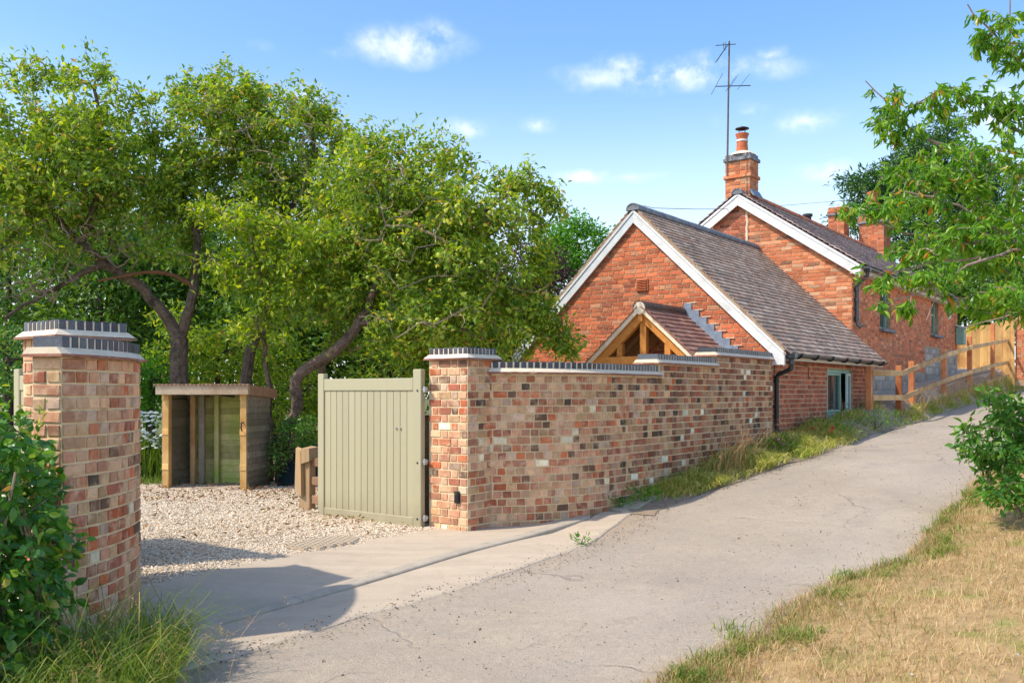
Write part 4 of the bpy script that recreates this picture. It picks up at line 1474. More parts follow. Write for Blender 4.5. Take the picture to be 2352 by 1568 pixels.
def casement(parent, u, sA, sB, zA, zB):
    """sage green two-light window, the far light standing open, recessed in the wall"""
    rec = .07
    f = MB()
    w = .07
    uc = u + rec
    mid = sA + (sB - sA) * .60
    for a, b, c_, d_ in ((sA, sB, zA, zA + w), (sA, sB, zB - w, zB), (sA, sA + w, zA + w, zB - w), (sB - w, sB, zA + w, zB - w), (mid - w / 2, mid + w / 2, zA + w, zB - w)):
        f.box(SU((a + b) / 2, uc, (c_ + d_) / 2), X1, X2, XZ, (b - a - .001, .07, d_ - c_ - .001), .006)
    win = f.build('window', M['sage'], parent)
    a, b = sA + w, mid - w / 2
    mb = MB()
    for x0, x1, z0, z1 in ((a, b, zA + w, zA + w + .045), (a, b, zB - w - .045, zB - w), (a, a + .045, zA + w + .045, zB - w - .045), (b - .045, b, zA + w + .045, zB - w - .045)):
        mb.box(SU((x0 + x1) / 2, uc - .03, (z0 + z1) / 2), X1, X2, XZ, (x1 - x0 - .002, .045, z1 - z0 - .002), .005)
    mb.build('sash', M['sage'], win)
    mb = MB(); mb.box(SU((a + b) / 2, uc - .02, (zA + zB) / 2), X1, X2, XZ, (b - a - .08, .006, zB - zA - 2 * w - .08)); mb.build('pane', M['glass'], win)
    # the open light, hinged at its far edge
    hs, hu = sB - w, uc - .05
    th = math.radians(10)
    dirv = -X1 * math.cos(th) - X2 * math.sin(th)
    nv = np.array([dirv[1], -dirv[0], 0])
    W_ = (sB - w) - (mid + w / 2)
    H_ = zB - zA - 2 * w
    base = SU(hs, hu, zA + w)
    mb = MB()
    t_ = .045
    for p0, p1, q0, q1 in ((0, W_, 0, t_), (0, W_, H_ - t_, H_), (0, t_, t_, H_ - t_), (W_ - t_, W_, t_, H_ - t_)):
        mb.box(base + dirv * (p0 + p1) / 2 + XZ * (q0 + q1) / 2, dirv, nv, XZ, (p1 - p0, .045, q1 - q0), .004)
    mb.build('open_sash', M['pale_sage'], win)
    mb = MB(); mb.box(base + dirv * W_ / 2 + XZ * H_ / 2, dirv, nv, XZ, (W_ - .08, .006, H_ - .08)); mb.build('pane', M['glass'], win)
    mb = MB(); mb.box(SU((sA + sB) / 2, u - .02, zA - .022), X1, X2, XZ, (sB - sA + .14, .19, .042), .008); mb.build('sill', M['sage'], win)
    mb = MB(); mb.box(SU((sA + sB) / 2, uc + .05, (zA + zB) / 2), X1, X2, XZ, (sB - sA, .02, zB - zA)); mb.build('dark_interior', M['room'], win)
    return win


cut_opening(annex, [(SU((wS0 + wS1) / 2, AU0 + .1, (wZ0 + wZ1) / 2), (wS1 - wS0, .5, wZ1 - wZ0))])
casement(annex, AU0, wS0 + .004, wS1 - .004, wZ0 + .03, wZ1 - .002)

# ---- porch canopy on the gable
PU, PZ = on_s(AG - 1.41, 1470), EYE + 1.345
PU = float(PU)
PF, PPITCH, PHW = AG - 1.41, .90, 1.12
pc0 = SU(PF, PU)
porch = thing('porch_canopy', 'timber framed porch canopy with small tiled roof on the brick gable', 'porch', (pc0[0], pc0[1], PZ - 1.4))
pz_at = lambda d: PZ - PPITCH * abs(d)
for sg in (1, -1):
    mb = MB()
    mb.prism([SU(PF + .03, PU, PZ - .03), SU(PF + .03, PU + sg * PHW, pz_at(PHW) - .03), SU(PF + .03, PU + sg * PHW, pz_at(PHW) - .055), SU(PF + .03, PU, PZ - .055)], X1 * (AG - PF - .035))
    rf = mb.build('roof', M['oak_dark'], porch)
    roof_tiles(rf, 'roof', PF + .0, AG - .01, PU, PZ, PPITCH, PU + sg * PHW, .165, .108, M['porch_tile'], None, 150 if sg < 0 else 0, sg)
    # cream mortar verge between the tile edges
    mb = MB()
    mb.prism([SU(PF - .015, PU, PZ - .004), SU(PF - .015, PU + sg * PHW, pz_at(PHW) - .004), SU(PF - .015, PU + sg * PHW, pz_at(PHW) - .085), SU(PF - .015, PU, PZ - .085)], X1 * .04)
    mb.build('verge_mortar', M['flaunch'], rf)
    for i in range(11):
        d = .08 + i * .098
        mb = MB(); mb.box(SU(PF + .0, PU + sg * d, pz_at(d) + .004), X1, X2 * sg / math.hypot(1, PPITCH) - XZ * (PPITCH - .07) / math.hypot(1, PPITCH), X2 * sg * PPITCH / math.hypot(1, PPITCH) + XZ / math.hypot(1, PPITCH), (.07, .13, .012)); mb.build('verge_tile', M['porch_tile'], rf)
    a_, b_ = SU(PF + .09, PU + sg * .02, PZ - .18), SU(PF + .09, PU + sg * PHW, pz_at(PHW) - .16)
    mb = MB(); mb.beam(a_, b_, .09, .13, up=(0, 0, 1), bevel=.006); mb.build('rafter', M['oak'], porch)
    for k in range(1, 4):
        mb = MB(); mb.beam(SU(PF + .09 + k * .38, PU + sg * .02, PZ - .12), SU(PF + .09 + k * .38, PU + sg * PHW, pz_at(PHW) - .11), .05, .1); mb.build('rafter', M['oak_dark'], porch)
half_round(porch, SU(PF - .03, PU, PZ - .03), SU(AG - .04, PU, PZ - .03), .115, M['ridge_dark'], step=.28)
mb = MB()
mb.lathe(SU(PF - .03, PU, PZ - .05), [(.098, 0), (.098, .025)], 16, axis=X1); mb.build('ridge_plug', M['flaunch'], porch)
tz = EYE + (900 - 826) / FPX * 14.0
mb = MB(); mb.beam(SU(PF + .09, PU - 1.0, tz), SU(PF + .09, PU + 1.0, tz), .10, .12, bevel=.006); mb.build('tie_beam', M['oak'], porch)
for du, w_ in ((-.02, .11), (.40, .10), (-.44, .10)):
    mb = MB(); mb.beam(SU(PF + .10, PU + du, tz + .06), SU(PF + .10, PU + du, pz_at(du) - .22), w_, .09, up=X1, bevel=.005); mb.build('king_post' if abs(du) < .1 else 'strut', M['oak'], porch)
mb = MB(); mb.beam(SU(PF - .0, PU, PZ - .17), SU(AG, PU, PZ - .17), .07, .16); mb.build('ridge_beam', M['oak'], porch)
# stepped lead flashing
rr = []
for i in range(8):
    d0, d1 = .06 + i * .135, .06 + (i + 1) * .135
    zt_ = pz_at(d0) + .22
    mb = MB(); mb.hexa([SU(AG - .03, PU - d1, pz_at(d1) + .0), SU(AG - .03, PU - d0, pz_at(d0) + .0), SU(AG - .016, PU - d0, pz_at(d0) + .0), SU(AG - .016, PU - d1, pz_at(d1) + .0),
                        SU(AG - .03, PU - d1, zt_ - .05), SU(AG - .03, PU - d0, zt_ - .03), SU(AG - .016, PU - d0, zt_ - .03), SU(AG - .016, PU - d1, zt_ - .05)])
    mb.build('lead_flashing', M['lead'], porch)
    mb = MB(); mb.box(SU(AG - .02, PU - (d0 + d1) / 2 - .07, zt_ - .035), X1, X2, XZ, (.018, .15, .011)); mb.build('flashing_pointing', M['flaunch'], porch)
lp_ = MB(); q_ = SU(PF + .5, PU - .43, EYE + .62)
lp_.lathe(q_, [(.005, -.16), (.05, -.15), (.06, -.06), (.045, .02), (.02, .05), (.012, .08), (.012, .16)], 12)
lp_.build('porch_lamp', M['steel'], None, smooth=True, label='small grey metal lamp inside the timber porch gable', cat='lamp')

# ---- the main house
MG, MU0, MU1, MEND = 19.16, 5.674, 10.55, 29.4
MR, MZR, MP = 8.10, 6.02, .68
mz_at = lambda u: MZR - MP * abs(u - MR)
h0 = SU(MG, MU0)
house = thing('brick_house', 'tall orange brick house with chimney and white bargeboards behind the extension', 'house', (h0[0], h0[1], float(gz(h0[0], h0[1]))))
prof = [(MU0, .4), (MU0, mz_at(MU0) - WT), (MR, MZR - WT), (MU1, mz_at(MU1) - WT), (MU1, .4)]
mb = MB(); mb.prism([SU(MG, u, z) for u, z in prof], X1 * (MEND - MG)); mb.build('wall', M['house_mortar'], house)
zt = MZR - WT - .03
zs = [zt - (i + .5) * HB for i in range(int((zt - 2.2) / HB))]
def sp_mg(z):
    h = (MZR - WT - z - HB * .5) / MP
    if h < .03:
        return []
    a, b = max(MU0, MR - h), min(MU1, MR + h)
    return [(a, b)] if z > 3.0 else [(a, min(b, 8.2))]
W, AX, AY, L = wall_bricks('u', MG, 'u', zs, sp_mg, lambda i: ([.235], .117 * (i % 2)) if i % 4 else ([.235, .117], .0))
# what the extension's roof covers
su_ = su_of(W[:, 0], W[:, 1])
keep = W[:, 2] > az_at(su_[1]) - .25
soot = (su_[1] > 7.95) & (su_[1] < 8.75)
W, AX, AY, L, soot = W[keep], AX[keep], AY[keep], L[keep], soot[keep]
n1 = lay(house, 'brick', W[~soot], AX[~soot], AY[~soot], scl(L)[~soot], HV['gable_brick'], M['gable_brick'], 130, 'bricks', tilt=.014)
n1 += lay(house, 'brick', W[soot], AX[soot], AY[soot], scl(L)[soot], HV['side_brick'], M['side_brick'], 30, 'bricks', tilt=.014)
mb = MB()
for u_ in (7.93, 8.76):
    mb.tube([SU(MG - .012, u_ + random.uniform(-.012, .012), z) for z in np.linspace(4.3, mz_at(u_) - .18, 12)], .026, 5)
mb.build('mortar_crack', M['flaunch'], house)
# lane-side wall: brick over a grey stone plinth, two windows
W1 = (on_u(MU0, 2020.5), on_u(MU0, 2045)); W2 = (on_u(MU0, 2139), on_u(MU0, 2155))
def zpix(s, py, u=MU0):
    return EYE + (900 - py) / FPX * SU(s, u)[1]
w1z = (zpix(W1[0], 754), zpix(W1[0], 645)); w2z = (zpix(W2[0], 768), zpix(W2[0], 672))
sStep = on_u(MU0, 2124)
PL1, PL2 = zpix(20.5, 851), zpix(26.0, 800)
zt = mz_at(MU0) - WT - .05
zs = [zt - (i + .5) * HB for i in range(int((zt - 1.2) / HB))]
def sp_ms(z):
    lo = [(MG, sStep)] if z - HB / 2 > PL1 else []
    hi = [(sStep, MEND)] if z - HB / 2 > PL2 else []
    base = [(MG, MEND)] if lo and hi else lo + hi
    out = []
    for a, b in base:
        cuts = []
        for (w0, w1_), (z0, z1) in ((W1, w1z), (W2, w2z)):
            if z0 - .02 < z < z1 + .02:
                cuts.append((w0, w1_))
        cur = a
        for c0, c1 in sorted(cuts):
            if c1 < a or c0 > b:
                continue
            out.append((cur, c0)); cur = c1
        out.append((cur, b))
    return out
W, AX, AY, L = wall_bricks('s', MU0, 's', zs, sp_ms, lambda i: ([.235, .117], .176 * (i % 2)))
lay(house, 'brick', W, AX, AY, scl(L), HV['lane_brick_lightened'], M['lane_brick_lightened'], 300 - n1, 'bricks', tilt=.008)  # same house brick, its colour lightened against the shade on this side
# stones
SV = slab_variants(6, (.1, .07, .1), .012, .006, M['stone'], 'stone')
P, Ls, Hs = [], [], []
z_ = PL2
rng = random.Random(4)
while z_ > .6:
    h_ = rng.uniform(.13, .22)
    a = MG + rng.uniform(-.3, 0)
    while a < MEND:
        l_ = rng.uniform(.22, .48)
        aa, bb = max(a, MG if z_ <= PL1 + .05 else sStep + .02), min(a + l_, MEND)
        if bb - aa > .08:
            P.append(SU((aa + bb) / 2, MU0 + .02, z_ - h_ / 2)); Ls.append((bb - aa - .02) / .1); Hs.append((h_ - .02) / .1)
        a += l_
    z_ -= h_
n = len(P)
lay(house, 'stone', P, np.repeat([[(-X2)[1], X2[0], 0]], n, 0), np.repeat([-X2], n, 0), np.stack([Ls, np.ones(n), Hs], 1), SV, M['stone'], 140, 'stones', tilt=.02)
mb = MB()
mb.box(SU((MG + sStep) / 2, MU0 + .012, (.6 + PL1) / 2), X1, X2, XZ, (sStep - MG - .01, .03, PL1 - .6))
mb.box(SU((MEND + sStep) / 2, MU0 + .012, (.6 + PL2) / 2), X1, X2, XZ, (MEND - sStep - .01, .03, PL2 - .6)); mb.build('plinth_mortar', M['stone_mortar'], house)

MRS0, MRS1 = MG - .16, MEND + .12
MUE = MU0 - .24
mb = MB()
for ue in (MUE, MU1 + .2):
    a, b = (MR, MZR - .035), (ue, mz_at(ue) - .035)
    mb.prism([SU(MRS0 + .012, a[0], a[1]), SU(MRS0 + .012, b[0], b[1]), SU(MRS0 + .012, b[0], b[1] - .05), SU(MRS0 + .012, a[0], a[1] - .05)], X1 * (MRS1 - MRS0 - .012))
mroof = mb.build('roof', M['slate'], house)
roof_tiles(mroof, 'roof', MRS0, MRS1, MR, MZR, MP, MUE, .26, .135, M['slate'], None, 300, -1)
roof_tiles(mroof, 'roof', MRS0, MRS1, MR, MZR, MP, MU1 + .2, .26, .135, M['slate'], None, 0, 1)
half_round(mroof, SU(MRS0 + .75, MR, MZR - .015), SU(MRS1, MR, MZR - .015), .12, M['ridge_red'], step=.42)
half_round(mroof, SU(MRS0 - .03, MR, MZR - .05), SU(MRS0 + .14, MR, MZR - .05), .13, M['ridge_blue'], step=.3)
barge(house, MRS0 + .015, MR, MZR, MP, MU0 - .2, .21, .03, M['white'])
barge(house, MRS0 + .015, MR + .001, MZR, MP, MU1 + .15, .21, .03, M['white'])
mb = MB()
for sg, ue in ((-1, MU0 - .2), (1, MU1 + .15)):
    mb.prism([SU(MRS0 + .05, MR, MZR - .095), SU(MRS0 + .05, ue, mz_at(ue) - .095), SU(MRS0 + .05, ue, mz_at(ue) - .115), SU(MRS0 + .05, MR, MZR - .115)], X1 * .11)
mb.build('soffit', M['white'], house)
# purlin ends under the overhang
for u_ in (6.95, 9.3):
    mb = MB(); mb.beam(SU(MRS0 + .06, u_, mz_at(u_) - .26), SU(MG, u_, mz_at(u_) - .26), .09, .13); mb.build('purlin_end', M['dark_metal'], house)
mez = mz_at(MU0 - .2)
mb = MB(); mb.box(SU((MRS0 + MRS1) / 2, MU0 - .205, mez - .12), X1, X2, XZ, (MRS1 - MRS0 - .05, .025, .15)); mb.box(SU((MRS0 + MRS1) / 2, MU0 - .10, mez - .20), X1, X2, XZ, (MRS1 - MRS0 - .05, .20, .02)); mb.build('fascia', M['cream'], house)
gutter(house, MRS0 + .05, MRS1, MU0 - .275, mez - .08, .055, [])
dS = MG + .14
mb = MB()
zb = zpix(dS, 748)
mb.box(SU(dS, MU0 - .275, mez - .12), X1, X2, XZ, (.12, .12, .12), .02)
mb.tube([SU(dS, MU0 - .275, mez - .16), SU(dS, MU0 - .27, mez - .26), SU(dS, MU0 - .08, mez - .40), SU(dS, MU0 - .06, mez - .48), SU(dS, MU0 - .06, zb + .08), SU(dS, MU0 - .08, zb + .02), SU(dS, MU0 - .15, zb - .03)], .04, 10)
for zz in (mez - .55, zb + .12, zb + .5):
    mb.lathe(SU(dS, MU0 - .06, zz), [(.04, 0), (.05, .004), (.05, .06), (.04, .065)], 10)
mb.build('downpipe', M['gutter'], house, smooth=True)


def sash_window(sA, sB, zA, zB):
    # reveal cut: dark niche with brick cheeks, frame set back
    mb = MB()
    d_ = .02
    uF = MU0 - .012
    w = .06
    for a, b, c_, e in ((sA, sB, zA, zA + w), (sA, sB, zB - w, zB), (sA, sA + w, zA + w, zB - w), (sB - w, sB, zA + w, zB - w), (sA + w, sB - w, (zA + zB) / 2 - .03, (zA + zB) / 2 + .03)):
        mb.box(SU((a + b) / 2, MU0 + .13, (c_ + e) / 2), X1, X2, XZ, (b - a - .001, .08, e - c_ - .001), .006)
    win = mb.build('window', M['sage'], house)
    for z0, z1 in ((zA + w, (zA + zB) / 2 - .03), ((zA + zB) / 2 + .03, zB - w)):
        mb = MB(); mb.box(SU((sA + sB) / 2, MU0 + .14, (z0 + z1) / 2), X1, X2, XZ, (sB - sA - 2 * w + .004, .008, z1 - z0)); mb.build('pane', M['glass'], win)
    mb = MB(); mb.box(SU((sA + sB) / 2, MU0 - .03, zA - .035), X1, X2, XZ, (sB - sA + .16, .17, .07), .008); mb.build('sill', M['ridge_blue'], win)


cut_opening(house, [(SU((W1[0] + W1[1]) / 2, MU0 + .1, sum(w1z) / 2), (W1[1] - W1[0], .5, w1z[1] - w1z[0])),
                    (SU((W2[0] + W2[1]) / 2, MU0 + .1, sum(w2z) / 2), (W2[1] - W2[0], .5, w2z[1] - w2z[0]))])
sash_window(W1[0] + .003, W1[1] - .003, w1z[0] + .002, w1z[1] - .002)
sash_window(W2[0] + .003, W2[1] - .003, w2z[0] + .002, w2z[1] - .002)
for (a, b), (z0, z1) in ((W1, w1z), (W2, w2z)):
    mb = MB(); mb.box(SU((a + b) / 2, MU0 + .32, (z0 + z1) / 2), X1, X2, XZ, (b - a - .01, .02, z1 - z0 - .01)); mb.build('dark_interior', M['room'], house)


def stack(parent, s0, s1, u0, u1, zb, zt, oversails, mat, variants, limit, blue_top=2, bh=.078):
    """brick chimney stack with oversailing courses; parts under parent"""
    mb = MB(); mb.box(SU((s0 + s1) / 2, (u0 + u1) / 2, (zb + zt) / 2), X1, X2, XZ, (s1 - s0, u1 - u0, zt - zb)); mb.build('mortar_core', M['house_mortar'], parent)
    n = int((zt - zb) / bh)
    A = {False: ([], [], [], []), True: ([], [], [], [])}
    for i in range(n):
        z = zt - (i + .5) * bh
        ov = .035 if i in oversails else 0.0
        if ov:
            mb = MB(); mb.box(SU((s0 + s1) / 2, (u0 + u1) / 2, z), X1, X2, XZ, (s1 - s0 + 2 * ov, u1 - u0 + 2 * ov, bh - .012)); mb.build('oversail_bed', M['house_mortar'], parent)
        c4 = [SU(s0 - ov, u1 + ov), SU(s0 - ov, u0 - ov), SU(s1 + ov, u0 - ov), SU(s1 + ov, u1 + ov)]
        for k in range(4):
            q0, q1 = c4[k][:2], c4[(k + 1) % 4][:2]
            Lq = np.linalg.norm(q1 - q0); t = (q1 - q0) / Lq; nrm = np.array([t[1], -t[0]])
            pat = [.235, .117] if (i + k) % 2 else [.117, .235]
            x, j = 0.0, 0
            while x < Lq - .02:
                l = min(pat[j % 2], Lq - x)
                if Lq - x - l < .04: l = Lq - x
                c = q0 + t * (x + l / 2) - nrm * .017
                a = A[i < blue_top]
                a[0].append((*c, z)); a[1].append((nrm[1], -nrm[0], 0)); a[2].append((*nrm, 0)); a[3].append(((l - .01) / .1, 1, 1))
                x += l; j += 1
    if A[False][0]:
        lay(parent, 'brick', *A[False], variants, mat, limit, 'bricks', tilt=.02)
    if A[True][0]:
        BVB = slab_variants(4, (.1, .05, .068), .005, .002, M['ridge_blue'], 'brick')
        lay(parent, 'brick', *A[True], BVB, M['ridge_blue'], 40, 'bricks', tilt=.015)


chim = bpy.data.objects.new('chimney', None); COL.objects.link(chim); chim.parent = house
CS0, CU0, CU1 = 19.32, 7.94, 8.516
stack(chim, CS0, CS0 + .48, CU0, CU1, 5.55, 6.93, (1, 6), M['gable_brick'], HV['gable_brick'], 90)
mb = MB(); cc = SU(CS0 + .24, (CU0 + CU1) / 2 - .02, 6.93); mb.lathe(cc, [(.30, -.005), (.25, .05), (.15, .09), (.12, .09)], 14); mb.build('flaunching', M['flaunch'], chim)
cc = SU(CS0 + .22, 8.21, 7.0)
mb = MB(); mb.lathe(cc, [(.135, 0), (.118, .24), (.128, .25), (.128, .275), (.118, .28), (.125, .34), (.15, .40), (.15, .42), (.11, .42), (.10, .3)], 18); mb.build('chimney_pot', M['terracotta'], chim, smooth=True)
mb = MB(); mb.lathe(cc, [(.131, .24), (.133, .252), (.133, .27), (.131, .28)], 18); mb.build('pot_band', M['white'], chim)
mb = MB(); mb.lathe(cc + XZ * .50, [(.05, .0), (.155, .03), (.15, .045), (.07, .075), (.01, .085)], 18)
for a in range(4):
    v = np.array([math.cos(a * 1.57 + .4), math.sin(a * 1.57 + .4), 0]) * .09
    mb.tube([cc + v + XZ * .40, cc + v + XZ * .53], .005, 5)
mb.build('cowl', M['dark_metal'], chim)
mb = MB(); mb.hexa([SU(CS0 - .02, CU0 - .03, 6.02), SU(CS0 + .52, CU0 - .03, 6.02), SU(CS0 + .52, CU0 - .09, 5.95), SU(CS0 - .02, CU0 - .09, 5.95), SU(CS0 - .02, CU0 - .015, 6.12), SU(CS0 + .52, CU0 - .015, 6.12), SU(CS0 + .52, CU0 - .10, 5.98), SU(CS0 - .02, CU0 - .10, 5.98)])
mb.build('lead_flashing', M['lead'], chim)

# aerial strapped to the chimney
ab_ = pt(1671, 352, 20.05)
at_ = pt(1675, 95, 20.05)
aer = thing('tv_aerial', 'tall thin rusty television aerial mast strapped to the house chimney', 'aerial', tuple(ab_))
mb = MB(); mb.tube([ab_ - XZ * .5, ab_, (ab_ + at_) / 2, at_], [.022, .022, .02, .018], 8); mb.build('mast', M['rust'], aer)
mb = MB()
A_, B_ = pt(1674, 100, 20.05), pt(1645, 142, 18.9)
mb.tube([A_, B_], .009, 5)
for k in range(11):
    c = A_ + (B_ - A_) * (.25 + .75 * k / 10)
    mb.tube([c - X1 * .06 + XZ * .0 - X2 * .06, c + X1 * .06 + X2 * .06], .005, 4)
mb.tube([pt(1644, 105, 20.05), pt(1690, 102, 20.05)], .009, 5)
mb.tube([pt(1662, 98, 20), pt(1662, 112, 20), pt(1666, 116, 20), pt(1667, 98, 20)], .007, 4)
mb.build('upper_antenna', M['dark_metal'], aer)
mb = MB()
mb.tube([pt(1643, 199, 20.1), pt(1724, 197, 20.1)], .011, 5)
for (x0, y0), (x1, y1) in (((1660, 169), (1634, 217)), ((1696, 172), (1674, 205)), ((1691, 175), (1667, 210)), ((1722, 170), (1694, 206))):
    mb.tube([pt(x0, y0, 21.0), pt(x1, y1, 19.4)], .006, 4)
mb.build('lower_antenna', M['dark_metal'], aer)
mb = MB()
pts_ = [SU(AG + .3, AR, AZR + .08), pt(1500, 478, 16.5), pt(1600, 480.5, 18.5), pt(1700, 480, 21), pt(1850, 468, 28), pt(2000, 455, 36)]
mb.tube(pts_, .006, 5)
mb.build('overhead_cable', M['black'], None, label='thin black overhead cable running from the extension ridge behind the house', cat='cable')

# fittings on the house
bl = SU(on_u(MU0, 2178), MU0 - .03, zpix(on_u(MU0, 2178), 722))
mb = MB(); mb.lathe(bl + X2 * .05, [(.16, 0), (.16, .03), (.13, .07), (.06, .095)], 18, axis=-X2); lo = mb.build('bulkhead_lamp', M['white'], None, smooth=True, label='round white bulkhead lamp high on the house side wall', cat='lamp')
mbx = SU(MEND - .12, MU0 - .13, zpix(MEND - .1, 772))
pb = thing('letter_box', 'sage green wall mounted letter box at the far house corner', 'letter box', tuple(mbx - XZ * .28))
mb = MB(); mb.box(mbx, X1, X2, XZ, (.34, .22, .50), .01); mb.build('body', M['sage'], pb)
mb = MB(); mb.box(mbx + XZ * .27 - X2 * .02, X1, X2 * .96 + XZ * .28, XZ * .96 - X2 * .28, (.38, .30, .05), .01); mb.build('lid', M['pale_sage'], pb)

# neighbouring house whose chimneys stand over the ridge
nb = thing('neighbouring_house', 'brick house with two chimney stacks just visible beyond the main roof', 'house', tuple(SU(36, 9, 1.5)))
mb = MB(); mb.prism([SU(34.5, u, z) for u, z in ((8.6, 1.5), (8.6, 4.6), (11.5, 5.9), (14.5, 4.6), (14.5, 1.5))], X1 * 9); mb.build('wall', M['house_brick'], nb)
mb = MB()
for sg, ue in ((-1, 8.3), (1, 14.8)):
    mb.prism([SU(34.3, 11.5, 6.02), SU(34.3, ue, 4.55), SU(34.3, ue, 4.42), SU(34.3, 11.5, 5.9)], X1 * 9.4)
mb.build('roof', M['slate'], nb)
def far_stack(xa, xb, ytop, ybot, Y, pots):
    ch = bpy.data.objects.new('chimney', None); COL.objects.link(ch); ch.parent = nb
    a, b = pt(xa, ytop, Y), pt(xb, ytop, Y)
    s_, u_ = su_of(*((a + b) / 2)[:2])
    w_ = (b[0] - a[0]) / 1.35
    stack(ch, s_ - w_ / 2, s_ + w_ / 2, u_ - w_ / 2, u_ + w_ / 2, pt(xa, ybot, Y)[2], a[2], (2, 3), M['house_brick'], HV['house_brick'], 40, 0)
    mb = MB(); mb.box(SU(s_, u_, a[2] - .30), X1, X2, XZ, (w_ + .16, w_ + .16, .08), .01); mb.build('stone_band', M['ridge_blue'], ch)
    for dx, hh, rr_ in pots:
        mb = MB(); mb.lathe(SU(s_ + dx, u_, a[2]), [(rr_ * 1.15, 0), (rr_, hh * .8), (rr_ * 1.2, hh * .85), (rr_ * 1.2, hh), (rr_ * .8, hh)], 12); mb.build('chimney_pot', M['terracotta'], ch, smooth=True)
far_stack(1902, 1950, 478, 560, 36, [])
far_stack(1972, 2046, 497, 600, 36, [(-.3, .9, .17), (.25, .55, .13)])
mb = MB(); q_ = pt(1855, 492, 30); mb.lathe(q_ - XZ * .6, [(.12, 0), (.12, .5), (.16, .52), (.16, .6)], 10); mb.build('ridge_flue', M['dark_metal'], None, label='small dark flue standing above the main roof ridge', cat='flue')
# ---------------------------------------------------------------- gates, shelter, fences
def gate(hinge, d, w, z0, z1, label, rise=.06):
    """boarded gate standing open; hinge point (x,y), d unit direction to the free end"""
    h = np.array([hinge[0], hinge[1], 0.0])
    d = np.array([d[0], d[1], 0.0]); nrm = np.array([d[1], -d[0], 0.0])
    if nrm[1] > 0:
        nrm = -nrm
    root = thing('driveway_gate', label, 'gate', (h[0], h[1], z0), 'olive green drive gates')
    at = lambda t, z, o=0.0: h + d * t + XZ * z + nrm * o
    sw1, sw0, T = .115, .10, .065
    H = z1 - z0
    def post(t0, t1, zt, nm):
        mb = MB(); mb.box(at((t0 + t1) / 2, (z0 + zt) / 2), d, nrm, XZ, (t1 - t0, T, zt - z0), .006); mb.build(nm, M['olive'], root)
    post(0, sw1, z1, 'hinge_stile')
    post(w - sw0, w, z1 - .03, 'closing_stile')
    for zz, hh, nm in ((z1 - .155, .13, 'top_rail'), (z0 + .065, .13, 'bottom_rail')):
        mb = MB(); mb.box(at((sw1 + w - sw0) / 2, zz), d, nrm, XZ, (w - sw1 - sw0 - .001, T - .008, hh), .005); mb.build(nm, M['olive'], root)
    n = 14
    bw = (w - sw1 - sw0) / n
    for i in range(n):
        t = sw1 + (i + .5) * bw
        mb = MB(); mb.box(at(t, (z0 + z1) / 2 - .045, .005 + random.uniform(-.0006, .0006)), d, nrm, XZ, (bw - .003, .022, H - .34), .004); mb.build('board', M['olive'], root)
    mb = MB(); mb.box(at((sw1 + w - sw0) / 2, (z0 + z1) / 2, -.018), d, nrm, XZ, (w - sw1 - sw0 - .01, .014, H - .3)); mb.build('brace', M['olive'], root)
    for zz in (z1 - .22, z0 + H * .42, z0 + .12):
        mb = MB(); mb.lathe(at(sw1 * .42, zz, T / 2 - .002), [(.012, 0), (.010, .008), (.004, .011)], 8, axis=nrm); mb.build('bolt_head', M['dark_metal'], root)
        mb = MB(); mb.tube([at(-.002, zz + .01), at(-.05, zz + .01), at(-.052, zz + .03)], .016, 8); mb.box(at(-.03, zz + .01), d, nrm, XZ, (.03, .04, .06), .004); mb.build('hinge_pin', M['steel'], root)
    for t in (.36, .30):
        mb = MB(); mb.lathe(at(t, z0 + H * .63, .02), [(.009, -.006), (.012, .004), (.007, .014), (.0, .016)], 8, axis=nrm); mb.build('screw_eye', M['steel'], root)
    return root


gh = np.array([-.915, 9.36])
gate(gh, D2, 1.58, EYE - 1.425, EYE + .235, 'olive green boarded gate standing open in full view beside the pillar')
gate(np.array([-3.18, 7.22]), D2, 1.58, EYE - 1.425, EYE + .235, 'olive green gate mostly hidden behind the tall pillar and ivy')
gp_ = pt(981, 1213, 9.72); gp_[2] = EYE - 1.46
gpo = thing('gate_post', 'dark timber post in the narrow gap between the open gate and the pillar', 'post', tuple(gp_))
mb = MB(); mb.box(gp_ + XZ * .60, X2, X1, XZ, (.12, .10, 1.2), .006); mb.build('post', M['old_wood'], gpo)
mb = MB(); mb.box(gp_ + XZ * 1.205, X2, X1, XZ, (.14, .12, .02), .004); mb.build('cap', M['old_wood'], gpo)
# touch sensor box on the pillar
ks = pt(1051, 1140, 9.2)
uu = on_s(su_of(*PR)[0] - .012, 1051)
kc = SU(su_of(*PR)[0] - .016, uu, ks[2])
sb_ = thing('gate_sensor', 'small black plastic sensor box low on the gate pillar', 'sensor', tuple(kc))
mb = MB(); mb.box(kc, X1, X2, XZ, (.045, .055, .12), .006); mb.build('case', M['black'], sb_)
mb = MB(); mb.box(kc - X1 * .0225 + XZ * .035, X1, X2, XZ, (.004, .03, .02)); mb.build('lens', M['glass'], sb_)

